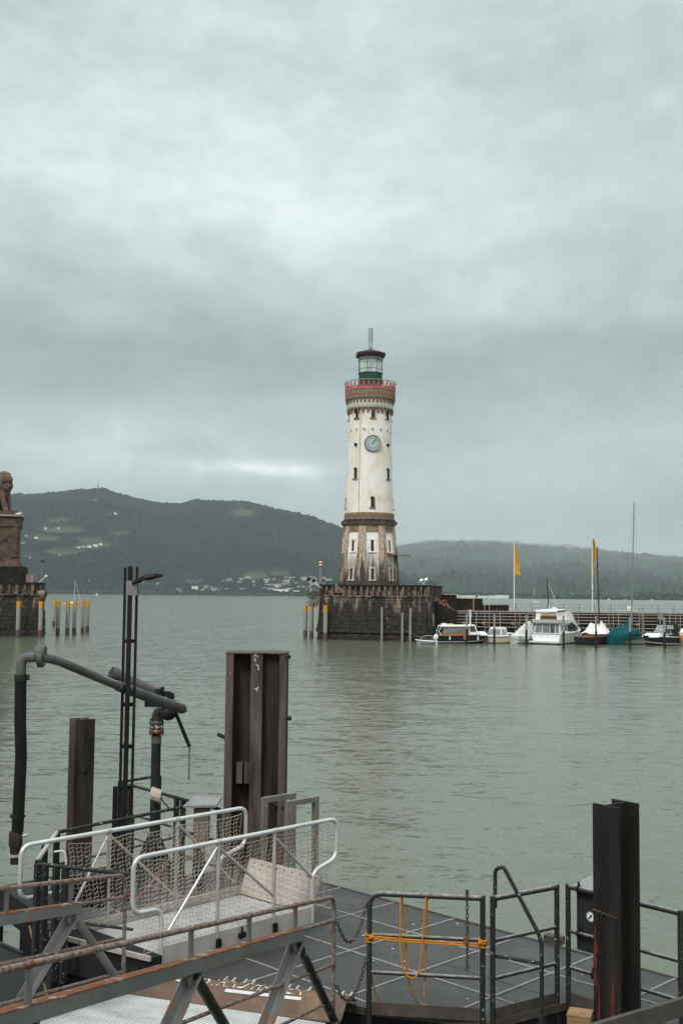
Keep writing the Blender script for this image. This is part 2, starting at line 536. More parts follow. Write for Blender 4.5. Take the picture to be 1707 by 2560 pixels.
# ---- town on the far shore
def hill_h(px, d):     # ground height of the near hill at a pixel column and distance
    hr, az = ridge_h(RA, px, 7400)
    t = (d - SHORE) / 3000
    k = (.30 * t + .70 * math.sin(min(1, t) * math.pi / 2) ** 1.5)
    x, y = d * math.sin(az), d * math.cos(az)
    return x, y, hr * k + fbm(x + 3.1, y, .0011) * hr * .55 * t * (1 - t) * 2
def far_house(name, px, py, w, dp, h, label, group, rz=None, gable=True, wall=FARWALL):
    d = SHORE + 20
    for i in range(120):
        x, y, z = hill_h(px, d)
        p = proj((x, y, z))
        if p[1] <= py: break
        d += 20
    z = max(z, 1) - 3
    mb = MB()
    rz = random.uniform(-.5, .5) if rz is None else rz
    mb.box((x, y, z + h / 2 + 1), (w, dp, h + 2), rz)
    if gable:
        cs, sn = math.cos(rz), math.sin(rz)
        q = lambda a, b, c: (x + a * cs - b * sn, y + a * sn + b * cs, z + h + 2 + c)
        e = .5
        a, b, r = w / 2 + e, dp / 2 + e, min(w, dp) * .32
        mb.add([q(-a, -b, 0), q(a, -b, 0), q(a, b, 0), q(-a, b, 0), q(-a, 0, r), q(a, 0, r)],
               [(0, 1, 5, 4), (2, 3, 4, 5), (0, 4, 3), (1, 2, 5), (3, 2, 1, 0)], 1)
    else:
        mb.box((x, y, z + h + 2.3), (w + 1, dp + 1, .6), rz, 1)
    return solo(name, mb, [wall, FARROOF], label, 'house', (x, y, z), group)
rnd = random.Random(11)
spots = []
for i in range(100):
    px = rnd.gauss(705, 105)
    spots.append((px, rnd.uniform(1450, 1483) if 560 < px < 840 else rnd.uniform(1472, 1484)))
for px, py in spots:
    s = rnd.uniform(13, 25)
    far_house('lakeside_house', px, py, s * 1.3, s, rnd.uniform(6, 10), 'tiny pale house of the town climbing the hill above the far shore', 'houses of the town on the far shore')
for px, py, w in [(196, 1376, 42), (212, 1372, 34), (228, 1369, 22), (243, 1366, 26), (256, 1364, 20), (275, 1358, 14), (290, 1352, 12), (62, 1364, 24), (70, 1346, 16), (95, 1348, 16),
                  (118, 1325, 12), (150, 1324, 10), (215, 1292, 10), (290, 1287, 16), (70, 1398, 8), (82, 1399, 8), (154, 1394, 7)]:
    far_house('hillside_house', px, py, w * .8, 12, 9, 'small pale house on a meadow half way up the wooded hill', 'houses on the hillside meadows', rnd.uniform(-.2, .2))
for px, py, w in [(205, 1470, 15), (212, 1466, 12), (234, 1459, 14), (280, 1471, 14), (140, 1471, 8), (355, 1468, 14), (365, 1462, 12), (395, 1465, 30), (410, 1466, 28), (440, 1472, 16),
                  (460, 1474, 14)]:
    far_house('shore_villa', px, py, w, 11, 8, 'small pale villa among trees by the water, left of the town', 'villas along the left shore', rnd.uniform(-.3, .3))
far_house('tower_block', 492, 1481, 24, 16, 26, 'pale high-rise block standing alone on the far shore', None, 0, False)
far_house('shore_hall', 520, 1482, 42, 18, 13, 'grey shoreside hall right beside the pale high-rise block', None, 0, False)
far_house('long_white_building', 703, 1484, 66, 18, 19, 'long white building at the water below the hill town', None, 0, False, WHITE)
far_house('flat_white_building', 737, 1484, 46, 18, 13, 'flat white building next to the long white waterside one', None, 0, False, WHITE)
far_house('apartment_block', 692, 1474, 20, 14, 18, 'pale apartment block rising above the long white building', None, 0, False)
for px, w, h in [(1058, 22, 24), (1090, 40, 8), (1122, 44, 9), (1135, 40, 10), (1158, 26, 9), (1180, 44, 10), (1205, 40, 9), (1236, 50, 10), (1256, 54, 12), (1275, 40, 8), (1320, 30, 10),
                 (1375, 40, 8), (1465, 42, 8), (1590, 40, 18), (1602, 36, 16), (1650, 60, 14), (1690, 60, 10)]:
    far_house('plain_building', px, 1496, w, 16, h * 1.1, 'low pale building on the flat shore behind the marina', 'buildings on the flat right shore', rnd.uniform(-.1, .1), False)
# ---- mast on the hilltop
p = atY(246, 1229, 7300 * math.cos(.2)); mb = MB()
b0 = Vector((p.x, p.y, p.z - 12))
for k, (r, z0, z1) in enumerate([(4.5, 0, 34), (2.6, 34, 62), (1.2, 62, 98)]):
    mb.lathe(b0 + Vector((0, 0, 0)), [(r, z0), (r * .7, z1)], 6, smooth=False)
ms = thing('transmitter_mast', 'tall thin transmitter mast on top of the wooded hill', 'radio mast', b0)
part('mast', mb, DARKSTEEL, ms)
for pr_ in ([(8, 28), (8, 33)], [(6, 44), (6, 47)]):
    mb = MB(); mb.lathe(b0, pr_, 8); part('antenna_platform', mb, DARKSTEEL, ms)
p2 = proj(b0)
far_house('summit_building', 240, 1231, 60, 20, 12, 'low pale station building at the foot of the hilltop mast', None, 0, False)
# ---- woods along the far shore
def leafy(mb, c, w, h, n, rs, rn, sq=.8):
    for i in range(n):
        a, t, q = rn.uniform(0, 6.283), rn.random(), rn.random() ** .5
        pr = math.sin(math.pi * (.12 + .8 * t)) ** .7
        mb.blob((c[0] + math.cos(a) * w * q * pr, c[1] + math.sin(a) * w * q * pr, c[2] + h * t), rs * rn.uniform(.6, 1.3), 0, 1, .25, (1, 1, sq))
LEAF = M('far_leaves', (.018, .045, .030, 1), (.038, .075, .045, 1), .05, rough=1)
mb = MB()
for i in range(230):
    px = rnd.uniform(1330, 1860)
    x, y, z = hill_h(px, SHORE - 250 + rnd.uniform(0, 240))
    hh = rnd.uniform(14, 26) * (1.25 if 1580 < px < 1700 else .85) * (.8 if px < 1420 else 1)
    leafy(mb, (x, y, -1), 11, hh, 5, 8, rnd)
for i in range(150):
    px = rnd.choice([rnd.uniform(330, 480), rnd.uniform(120, 330), rnd.uniform(480, 900), rnd.uniform(1040, 1330)])
    x, y, z = hill_h(px, SHORE + 10 + rnd.uniform(0, 60))
    leafy(mb, (x, y, 0), 9, rnd.uniform(7, 15), 4, 6.5, rnd)
structure('far_wood', mb, LEAF, 'stuff')

# ================================================================== LIGHTHOUSE
TX, TY, TZ = 3.72, 150.0, 7.08
def zt(y): return TZ + (1463 - y) * .05417
STUCCO, gg, b = new_mat('cream_stucco')
co = gg.n('ShaderNodeTexCoord').outputs['Object']
n1 = gg.ramp(gg.noise(co, .30, 4, .55, .4), [(.47, (0, 0, 0)), (.66, (1, 1, 1))])
col = gg.mix(gg.m('MULTIPLY', n1, .75), (.84, .80, .75, 1), (.74, .60, .44, 1))
n2 = gg.ramp(gg.noise(gg.mapping(co, scale=(2.2, 2.2, .25)), 1.2, 5, .65), [(.5, (0, 0, 0)), (.75, (1, 1, 1))])
col = gg.mix(gg.m('MULTIPLY', n2, .5), col, (.42, .36, .29, 1))
n3 = gg.ramp(gg.noise(co, 3.5, 5, .7), [(.4, (0, 0, 0)), (.7, (1, 1, 1))])
col = gg.mix(gg.m('MULTIPLY', n3, .22), col, (.5, .44, .35, 1))
gg.val(col, b.inputs['Base Color']); b.inputs['Roughness'].default_value = .9
BROWNSTONE = M('brown_stone', (.34, .23, .155, 1), (.20, .135, .095, 1), 1.6, patch=(.05, .038, .03, 1), pscale=1.3, pcut=.52, psoft=.14, rough=.9, bump=.5, bscale=6)
GRIME, gg, b = new_mat('weathered_granite')     # speckled stone, dark runs and damp at the foot of the tower
co = gg.n('ShaderNodeTexCoord').outputs['Object']
sp = gg.ramp(gg.noise(co, 5, 5, .75), [(.40, (0, 0, 0)), (.60, (1, 1, 1))])
col = gg.mix(sp, (.60, .46, .37, 1), (.25, .175, .135, 1))
st = gg.noise(gg.mapping(co, scale=(1.2, 1.2, .22)), 1.1, 5, .65, .3)
sz = gg.n('ShaderNodeSeparateXYZ'); gg.link(co, sz.inputs[0])
lo = gg.m('MULTIPLY_ADD', sz.outputs[2], -.055, .27)           # algae climbs from the ground: thickest at the foot
dk = gg.ramp(gg.m('ADD', st, lo), [(.50, (0, 0, 0)), (.68, (1, 1, 1))])
gg.val(gg.mix(gg.m('MULTIPLY', dk, .94), col, (.028, .022, .018, 1)), b.inputs['Base Color']); b.inputs['Roughness'].default_value = .9
PANEL, gg, b = new_mat('white_panel')
co = gg.n('ShaderNodeTexCoord').outputs['Object']
st = gg.noise(gg.mapping(co, scale=(1.6, 1.6, .2)), 1.2, 5, .65, .3)
sz = gg.n('ShaderNodeSeparateXYZ'); gg.link(co, sz.inputs[0])
lo = gg.m('MULTIPLY_ADD', sz.outputs[2], -.105, .46)
dk = gg.ramp(gg.m('ADD', st, lo), [(.46, (0, 0, 0)), (.60, (.55, .55, .55)), (.84, (1, 1, 1))])
gg.val(gg.mix(dk, (.80, .77, .72, 1), (.085, .064, .05, 1)), b.inputs['Base Color']); b.inputs['Roughness'].default_value = .9
DIRTYFRAME = M('stained_frame', (.62, .56, .49, 1), (.26, .21, .17, 1), 1.4, stretch=(1, 1, .4), rough=.9)
DARKHOLE = M('dark_opening', (.018, .02, .02, 1), (.03, .03, .03, 1), 3, rough=.6)
PINK = M('red_battlement', (.56, .15, .155, 1), (.44, .11, .115, 1), 3, rough=.7)
GREENPAINT = M('green_paint', (.026, .070, .040, 1), (.035, .09, .05, 1), 3, patch=(.03, .05, .04, 1), rough=.5)
ROOFMETAL = M('roof_metal', (.025, .024, .023, 1), (.045, .038, .032, 1), 1.5, rough=.5)
GREYMETAL = M('grey_metal', (.30, .31, .31, 1), (.22, .23, .23, 1), 3, rough=.4, metal=.3)
CLOCKFACE = M('clock_face', (.45, .57, .51, 1), (.41, .52, .47, 1), 2, rough=.5)

LH = thing('lighthouse', 'tall cream round lighthouse with clock, brown octagonal foot and red battlements', 'lighthouse', (TX, TY, TZ))
TC = Vector((TX, TY, 0))
PH0 = R(6)
def pol(r, ph, z): return Vector((TX + r * math.sin(ph), TY - r * math.cos(ph), z))
def sec(r, ph, z, du=0, dr=0):      # local frame on the shaft: du along the surface
    c, s = math.cos(ph), math.sin(ph)
    return Vector((TX + (r + dr) * s + du * c, TY - (r + dr) * c + du * s, z))
SH = [(15.7, 3.26), (17.2, 3.22), (19, 3.17), (22, 3.08), (25.8, 2.96), (28, 2.90), (29.8, 2.87), (31.4, 2.87)]
def rs(z): return interp(SH, z)
mb = MB(); mb.lathe((TX, TY, 0), [(r, z) for z, r in SH], 64)
shaft = part('shaft', mb, STUCCO, LH)
mb = MB(); mb.tube([pol(rs(z) + .03, R(-27), z) for z in (16, 19, 22, 25.8, 28, 31)], .025, 4)
part('cable', mb, DARKSTEEL, shaft)
# octagon foot: recessed white panels between corner piers
def octa(zs):   # corners, apothem by height
    return interp([(TZ, 3.95), (15.0, 3.28)], zs)
def face_pt(k, u, z, dr=0):   # u in -1..1 across face k
    a = octa(z); ph = PH0 + k * math.pi / 4
    hw = a * math.tan(math.pi / 8)
    return sec(a, ph, z, u * hw, dr)
core = MB(); core.lathe((TX, TY, 0), [((octa(z) - .25) / math.cos(math.pi / 8), z) for z in (TZ - .3, 15)], 8, PH0 + math.pi / 8, smooth=False)
ft = part('foot', core, GRIME, LH)
for k in range(8):
    # corner pier astride each vertex
    mb = MB(); zz_ = [TZ - .3, 9, 11, 13, 14.95]
    rings = []
    for z in zz_:
        a, b2, cc = face_pt(k, .58, z), face_pt(k, 1.0, z), face_pt(k + 1, -.58, z)
        i1, i2 = face_pt(k, .58, z, -.4), face_pt(k + 1, -.58, z, -.4)
        rings.append([a, b2, cc, i2, i1])
    mb.loft(rings)
    part('corner_pier', mb, GRIME, ft)
    mb = MB(); z0, z1 = (TZ, 14.1)
    mb.loft([[face_pt(k, -.57, z, -.14), face_pt(k, .57, z, -.14), face_pt(k, .57, z, -.32), face_pt(k, -.57, z, -.32)] for z in (z0, 9, 11.2, 13, z1)])
    part('wall_panel', mb, PANEL, ft)
    mb = MB()
    mb.loft([[face_pt(k, -.578, z, -.02), face_pt(k, .578, z, -.02), face_pt(k, .578, z, -.36), face_pt(k, -.578, z, -.36)] for z in (z1, 14.94)])
    part('lintel', mb, BROWNSTONE, ft)
    for (za, zb, w) in ((11.75, 12.98, .5), (8.02, 9.22, .46)):
        fr = MB()
        hw = lambda z: octa(z) * math.tan(math.pi / 8)
        def rect(u, zlo, zhi, d0, d1):
            return [[sec(octa(z), PH0 + k * math.pi / 4, z, s_ * u, d) for s_, d in ((-1, d0), (1, d0), (1, d1), (-1, d1))] for z in (zlo, zhi)]
        for sx in (-1, 1):
            fr.loft([[sec(octa(z), PH0 + k * math.pi / 4, z, sx * uu, d) for uu, d in ((w * .38, -.06), (w, -.06), (w, -.20), (w * .38, -.20))] for z in (za - .25, zb)])
        fr.loft(rect(w * 1.05, zb, zb + .22, -.03, -.22))
        fr.loft(rect(w * 1.15, za - .42, za - .25, .0, -.22))
        f = part('window_frame', fr, DIRTYFRAME if za < 10 else STUCCO, ft)
        pn = MB(); pn.loft(rect(w * .39, za - .25, zb, -.115, -.19))
        part('window', pn, DARKHOLE, f)
mb = MB(); mb.lathe((TX, TY, 0), [(3.55, 14.90), (3.72, 15.0), (3.75, 15.14), (3.92, 15.2), (3.95, 15.3)], 8, PH0 + math.pi / 8, smooth=False)
part('cornice', mb, BROWNSTONE, LH)
mb = MB(); mb.lathe((TX, TY, 0), [(3.95, 15.3), (3.4, 15.72)], 8, PH0 + math.pi / 8, smooth=False)
skirt = part('skirt_roof', mb, ROOFMETAL, LH)
mb = MB()
for k in range(40):
    ph = k * math.pi / 20
    mb.tube([pol(3.78, ph, 15.36), pol(3.36, ph, 15.76)], .07, 5)
part('roof_rib', mb, ROOFMETAL, skirt, kind='stuff')
def arc_block(r0, r1, z0, z1, da, n=3):
    mb = MB(); rings = []
    for i in range(n + 1):
        a = -da / 2 + da * i / n
        rings.append([Vector((r * math.sin(a), -r * math.cos(a), z)) for r, z in ((r0, z0), (r1, z0), (r1, z1), (r0, z1))])
    mb.loft(rings)
    return mb
def ring_parts(name, mb, n, mt, parent, a0=0, jit=0):
    me = mb.mesh(name, mt)
    for k in range(n):
        o = bpy.data.objects.new(name, me); COL.objects.link(o)
        o.parent = parent
        o.location = (0, 0, -TZ)
        o.rotation_euler = (0, 0, a0 + 2 * math.pi * k / n)
        s_ = 1 + random.uniform(-jit, jit)
        o.scale = (s_, s_, 1)
mb = MB(); mb.lathe((TX, TY, 0), [(3.26, 15.7), (3.26, 16.6), (3.2, 16.7)], 48)
rb = part('rusticated_band', mb, BROWNSTONE, LH)
for c in range(2):
    ring_parts('stone', arc_block(3.2, 3.34, 15.74 + c * .44, 16.14 + c * .44, 2 * math.pi / 24 - .012), 24, BROWNSTONE, rb, c * .13, .006)
# windows on the shaft
def arched(name, ph, z0, z1, w):
    r = rs((z0 + z1) / 2)
    n = 7
    def outline(w_, grow):
        pts = [(-w_, z0 - grow * 0), (w_, z0 - grow * 0)]
        zc = z1 - w_
        for i in range(n + 1):
            a = math.pi * i / n
            pts.append((w_ * math.cos(a), zc + grow * 0 + w_ * math.sin(a)))
        return pts
    fr = MB()
    o_, i_ = outline(w + .13, 0), outline(w, 0)
    zz0 = lambda z: rs(z)
    for j in range(1, len(o_)):
        a, b2 = o_[j], o_[(j + 1) % len(o_)]
        c, d = i_[(j + 1) % len(i_)], i_[j]
        if (j + 1) % len(o_) == 0: continue
        fr.loft([[sec(rs(p[1]), ph, p[1], p[0], q) for p in (a, b2, c, d)] for q in (-.08, .05)])
    fr.loft([[sec(rs(z0), ph, z, u, q) for u, q in ((-w - .2, -.1), (w + .2, -.1), (w + .2, .13), (-w - .2, .13))] for z in (z0 - .16, z0 + .02)])
    f = part('window_frame', fr, BROWNSTONE, shaft)
    pn = MB()
    pn.add([sec(rs(p[1]), ph, p[1], p[0], -.0 + .022) for p in i_], [tuple(range(len(i_)))])
    q = part('window', pn, DARKHOLE, LH)
for k in range(8):
    ph = PH0 + k * math.pi / 4
    arched('w', ph, 29.25, 30.75, .20)
    if k in (1, 3, 5, 7): arched('w', ph, 21.15, 22.65, .19)
    if k in (0, 2, 4, 6): arched('w', ph, 17.3, 18.75, .21)
for k in range(16):
    ph = PH0 + k * math.pi / 8; z = 27.7
    mb = MB(); pts = [sec(rs(z), ph, z + .2 * math.sin(a), .2 * math.cos(a), .03) for a in [i * math.pi / 6 for i in range(12)]]
    mb.tube(pts, .045, 5, closed=True)
    q = part('roundel', mb, STUCCO, LH)
    mb = MB(); mb.add([sec(rs(z), ph, z + .12 * math.sin(a), .12 * math.cos(a), .02) for a in [i * math.pi / 5 for i in range(10)]], [tuple(range(10))])
    part('roundel_hole', mb, BROWNSTONE, q)
for k in (-1, 1, 3, 5):
    ph = PH0 + k * math.pi / 4; z = 25.7
    mb = MB(); c = sec(rs(z), ph, z, 0, .1)
    mb.blob(c, .24, 0, 2, 0, (1, 1, .9))  # dark bulb standing in for the shade of a round hole
    part('dark_hole_bulb', mb, DARKHOLE, LH)
# clock
zc = 25.8; rc = rs(zc)
def disc(mb, r, dr, n=40, mi=0):
    mb.add([sec(rc, PH0, zc + r * math.sin(a), r * math.cos(a), dr) for a in [2 * math.pi * i / n for i in range(n)]], [tuple(range(n))], mi)
mb = MB(); disc(mb, .96, .20)
ck = part('clock_dial', mb, CLOCKFACE, LH)
mb = MB(); pts = lambda r, dr: [sec(rc, PH0, zc + r * math.sin(a), r * math.cos(a), dr) for a in [2 * math.pi * i / 40 for i in range(40)]]
mb.loft([pts(1.12, -.25), pts(1.12, .2), pts(1.0, .26), pts(.92, .21)], caps=False)
part('clock_rim', mb, BLACK, ck)
mb = MB(); mb.tube(pts(1.04, .25), .035, 6, closed=True)
part('rim_trim', mb, STUCCO, ck)
for h_ in range(12):
    a = h_ * math.pi / 6
    mb = MB(); w = .035
    e = (math.sin(a), math.cos(a)); f_ = (math.cos(a), -math.sin(a))
    q = [(e[0] * r_ + f_[0] * s_, e[1] * r_ + f_[1] * s_) for r_, s_ in ((.60, -w), (.60, w), (.80, w), (.80, -w))]
    mb.plate([sec(rc, PH0, zc + y_, x_, .215) for x_, y_ in q], .01)
    part('hour_mark', mb, BLACK, ck)
for nm, an, ln, w in (('hour_hand', R(35), .52, .055), ('minute_hand', R(37), .78, .035)):
    e = (math.sin(an), math.cos(an)); f_ = (math.cos(an), -math.sin(an))
    q = [(e[0] * r_ + f_[0] * s_, e[1] * r_ + f_[1] * s_) for r_, s_ in ((-.16, -w), (-.16, w), (ln, w * .5), (ln, -w * .5))]
    mb = MB(); mb.plate([sec(rc, PH0, zc + y_, x_, .235 if nm[0] == 'h' else .25) for x_, y_ in q], .01)
    part(nm, mb, BLACK, ck)
# arcaded frieze under the drum
mb = MB(); mb.lathe((TX, TY, 0), [(3.0, 30.62), (3.12, 30.7), (3.12, 31.9)], 64)
fz = part('neck', mb, STUCCO, LH)
arc = MB()
da = 2 * math.pi / 28
for i in range(6):
    a0, a1 = math.pi * i / 6, math.pi * (i + 1) / 6
    q = []
    for r_, dr in ((2.80, 0), (3.08, 0)):
        pass
    def ap(a, rr, rad): return Vector((rad * math.sin(rr * math.cos(a) / 3.1), -rad * math.cos(rr * math.cos(a) / 3.1), 30.36 + rr * math.sin(a)))
    arc.loft([[ap(a, .24, 2.85), ap(a, .345, 2.85), ap(a, .345, 3.15), ap(a, .24, 3.15)] for a in (a0, a1)])
ring_parts('frieze_arch', arc, 28, BROWNSTONE, fz, PH0 + da / 2)
cb = MB(); cb.loft([[Vector((r_ * math.sin(a), -r_ * math.cos(a), z)) for r_, a in ((2.8, -.034), (d, -.034), (d, .034), (2.8, .034))] for z, d in ((29.92, 2.95), (30.05, 3.08), (30.36, 3.16))])
ring_parts('corbel', cb, 28, BROWNSTONE, fz, PH0)
cb = MB(); cb.loft([[Vector((r_ * math.sin(a), -r_ * math.cos(a), z)) for r_, a in ((2.95, -.04), (d, -.04), (d, .04), (2.95, .04))] for z, d in ((31.25, 3.13), (31.45, 3.24), (31.88, 3.36))])
ring_parts('bracket', cb, 36, BROWNSTONE, fz, PH0)
mb = MB(); mb.lathe((TX, TY, 0), [(3.1, 31.86), (3.34, 31.9), (3.34, 33.0), (3.42, 33.05), (3.42, 33.16), (1.5, 33.18)], 64)
dr = part('drum', mb, BROWNSTONE, LH)
for c in range(4):
    ring_parts('stone', arc_block(3.3, 3.385, 31.93 + c * .27, 32.18 + c * .27, 2 * math.pi / 36 - .008), 36, BROWNSTONE, dr, c * .087, .004)
# red battlement crest
cr = MB()
def cp_(u, z, r_): a = u / 3.38; return Vector((r_ * math.sin(a), -r_ * math.cos(a), z))
hw = math.pi * 3.38 / 32
for poly in ([(-hw * .98, 33.15), (hw * .98, 33.15), (hw * .98, 33.36), (-hw * .98, 33.36)],
             [(-hw * .72, 33.36), (-hw * .34, 33.36), (-hw * .0, 33.98), (-hw * .30, 33.98)], [(hw * .34, 33.36), (hw * .72, 33.36), (hw * .30, 33.98), (hw * .0, 33.98)],
             [(-hw * .22, 33.96), (hw * .22, 33.96), (hw * .30, 34.12), (0, 34.24), (-hw * .30, 34.12)],
             [(-hw * .98, 33.36), (-hw * .66, 33.36), (-hw * .80, 33.62)], [(hw * .66, 33.36), (hw * .98, 33.36), (hw * .80, 33.62)]):
    cr.loft([[cp_(u, z, r_) for u, z in poly] for r_ in (3.33, 3.41)])
crest = MB(); crest.lathe((TX, TY, 0), [(3.36, 33.14), (3.42, 33.14), (3.42, 33.2), (3.36, 33.2)], 64, cap=False)
cs_ = part('battlement', crest, PINK, LH)
ring_parts('merlon', cr, 32, PINK, cs_, PH0)
# gallery rail
rl = MB(); rl.tube([pol(3.48, 2 * math.pi * i / 64, 34.3) for i in range(64)], .05, 6, closed=True)
gr = part('gallery_rail', rl, GREYMETAL, LH)
for i in range(20):
    mb = MB(); ph = PH0 + 2 * math.pi * i / 20
    mb.tube([pol(3.2, ph, 33.17), pol(3.46, ph, 34.28)], .025, 5)
    part('rail_post', mb, BLACK, gr)
# lantern
RL = 1.66
LNT = MB(); LNT.lathe((TX, TY, 0), [(RL, 33.15), (RL, 35.6), (RL + .06, 35.62), (RL + .06, 35.7)], 8, PH0 + math.pi / 8, smooth=False)
lt = part('lantern', LNT, GREENPAINT, LH)
LGLASS, gg, b = new_mat('lantern_glass')
b.inputs['Base Color'].default_value = (.8, .87, .86, 1); b.inputs['Roughness'].default_value = .03
b.inputs['Transmission Weight'].default_value = .0; b.inputs['Alpha'].default_value = .28
zg0, zg1 = 35.7, 37.9
for k in range(8):
    a0, a1 = PH0 + (k - .5) * math.pi / 4, PH0 + (k + .5) * math.pi / 4
    mb = MB(); mb.plate([pol(RL * .985, a0, zg0), pol(RL * .985, a1, zg0), pol(RL * .985, a1, 37.45), pol(RL * .985, a0, 37.45)], .02)
    part('pane', mb, LGLASS, lt)
    mb = MB(); mb.tube([pol(RL, a0, 35.6), pol(RL, a0, 38)], .035, 5)
    for z in (36.2, 37.42): mb.tube([pol(RL, a0, z), pol(RL, a1, z)], .025, 4)
    part('glazing_bar', mb, DARKSTEEL, lt)
    mb = MB(); mb.plate([pol(RL * .99, a0, 37.47), pol(RL * .99, a1, 37.47), pol(RL * .99, a1, 37.95), pol(RL * .99, a0, 37.95)], .03)
    part('vent_panel', mb, GREYMETAL, lt)
mb = MB(); mb.lathe((TX, TY, 0), [(.10, 35.6), (.10, 36.3), (.30, 36.35), (.34, 36.6), (.2, 36.95), (.05, 37)], 10); mb.box((TX + .35, TY, 36.9), (.25, .2, .3))
part('lamp', mb, GREYMETAL, lt)
mb = MB(); mb.lathe((TX, TY, 0), [(RL - .1, 37.85), (2.02, 37.92), (2.12, 38.3), (2.04, 38.45), (.35, 38.98), (.1, 39.15)], 8, PH0 + math.pi / 8, smooth=False)
part('roof', mb, ROOFMETAL, LH)
an = MB()
for s_ in (-.24, 0.02, .22):
    an.tube([(TX + s_, TY, 40.0), (TX + s_, TY, 41.95)], .075 if s_ else .06, 7)
an2 = MB()
for s_ in (-.2, .0, .2): an2.tube([(TX + s_ * .6, TY, 39.0), (TX + s_ * 1.2, TY + .05, 39.6), (TX + s_, TY, 40.05)], .035, 5)
q = part('antenna', an, GREYMETAL, LH)
part('antenna_bracket', an2, BLACK, q)
mb = MB()
c = pol(3.9, R(62), 11.1)
mb.plate([pol(3.6, R(40), 11.15), pol(5.6, R(68), 10.95), pol(5.6, R(84), 10.95), pol(3.6, R(98), 11.15)], .1)
part('canopy', mb, BROWNSTONE, LH)

# ================================================================== LIGHTHOUSE PLATFORM
DARKSTONE, gg, b = new_mat('dark_wet_stone')
co = gg.n('ShaderNodeTexCoord').outputs['Object']
f = gg.ramp(gg.noise(co, 2.2, 6, .7), [(.38, (0, 0, 0)), (.66, (1, 1, 1))])
col = gg.mix(f, (.012, .011, .010, 1), (.050, .038, .030, 1))
sz = gg.n('ShaderNodeSeparateXYZ'); gg.link(co, sz.inputs[0])
f2 = gg.noise(gg.mapping(co, scale=(1.5, 1.5, .35)), .9, 6, .7, .4)
hi = gg.ramp(gg.m('ADD', f2, gg.m('MULTIPLY_ADD', sz.outputs[2], .060, -.34)), [(.44, (0, 0, 0)), (.60, (1, 1, 1))])   # salts bleach the dry upper courses
col = gg.mix(gg.m('MULTIPLY', hi, .85), col, (.34, .25, .195, 1))
f3 = gg.ramp(gg.noise(co, .8, 5, .7, .5), [(.64, (0, 0, 0)), (.70, (1, 1, 1))])
col = gg.mix(gg.m('MULTIPLY', f3, .6), col, (.14, .062, .032, 1))
gg.val(col, b.inputs['Base Color']); b.inputs['Roughness'].default_value = .85
bn = gg.n('ShaderNodeBump'); bn.inputs['Strength'].default_value = .6; bn.inputs['Distance'].default_value = .08
gg.link(gg.noise(co, 5, 5, .7), bn.inputs['Height']); gg.link(bn.outputs[0], b.inputs['Normal'])
BLACKSTONE = M('black_wet_stone', (.030, .025, .021, 1), (.012, .011, .010, 1), 1.2, patch=(.105, .075, .055, 1), pscale=1.6, pcut=.60, psoft=.15, rough=.85, bump=.6, bscale=5)
A0, A1, A2, A3 = Vector((-2.5, 145.6, 0)), Vector((10.9, 140.6, 0)), Vector((13.5, 152, 0)), Vector((-1.6, 158, 0))
PT = 7.08
def wall_run(mb, pts, z0, z1, th, closed=False):
    for a, b_ in zip(pts, pts[1:]):
        a, b_ = Vector(a), Vector(b_)
        mb.beam((a.x, a.y, (z0 + z1) / 2), (b_.x, b_.y, (z0 + z1) / 2), th, z1 - z0)
def stone_courses(mb, a, b_, z0, z1, hc, wl, out, rn, batter=0):
    """uneven blocks set on the face of a wall, from a to b"""
    a, b_ = Vector(a), Vector(b_)
    d = (b_ - a); L = d.length; d.normalize()
    n_ = Vector((d.y, -d.x, 0))
    z = z0
    while z < z1 - .05:
        h = min(hc * rn.uniform(.85, 1.15), z1 - z)
        u = -rn.uniform(0, wl)
        while u < L:
            w = wl * rn.uniform(.45, 1.6)
            u0, u1 = max(0, u), min(L, u + w)
            if u1 - u0 > .15:
                e = out * rn.uniform(.1, 1.2)
                bt = batter * (1 - (z - z0) / (z1 - z0))
                g_ = .02
                base = [a + d * (u0 + g_) - n_ * .1, a + d * (u1 - g_) - n_ * .1, a + d * (u1 - g_) + n_ * (e + bt), a + d * (u0 + g_) + n_ * (e + bt)]
                mb.hexa([(p.x, p.y, z + g_) for p in base], [(p.x, p.y, z + h - g_) for p in base])
            u += w
        z += h
rn = random.Random(5)
PLT = thing('harbour_bastion', 'dark stone bastion in the water carrying the lighthouse, with open parapet', 'bastion', (4.5, 149, 0))
mb = MB(); mb.prism([(p.x, p.y) for p in (A0, A1, A2, A3)], -1.5, 5.55)
part('core', mb, DARKSTONE, PLT)
mb = MB()
for a, b_ in ((A0, A1), (A1, A2), (A3, A0)):
    stone_courses(mb, a, b_, 0.95, 5.45, .52, 1.1, .10, rn, .5)
    stone_courses(mb, a, b_, -.4, .95, .66, 1.3, .22, rn, .45)
part('wall_stones', mb, DARKSTONE, PLT, kind='stuff')
mb = MB()
ed = [A3, A0, A1, A2]
for a, b_ in zip(ed, ed[1:]):
    mb.beam((a.x, a.y, 5.6), (b_.x, b_.y, 5.6), .55, .14)
part('string_course', mb, DARKSTONE, PLT)
mb = MB()
for a, b_ in zip(ed, ed[1:]):
    mb.beam((a.x, a.y, 6.98), (b_.x, b_.y, 6.98), .5, .2)
part('parapet_coping', mb, BLACKSTONE, PLT)
PIER = M('parapet_stone', (.27, .20, .16, 1), (.065, .05, .04, 1), 1.5, patch=(.018, .015, .013, 1), pscale=1.2, pcut=.45, psoft=.2, rough=.9, bump=.4, bscale=8)
pm = {}
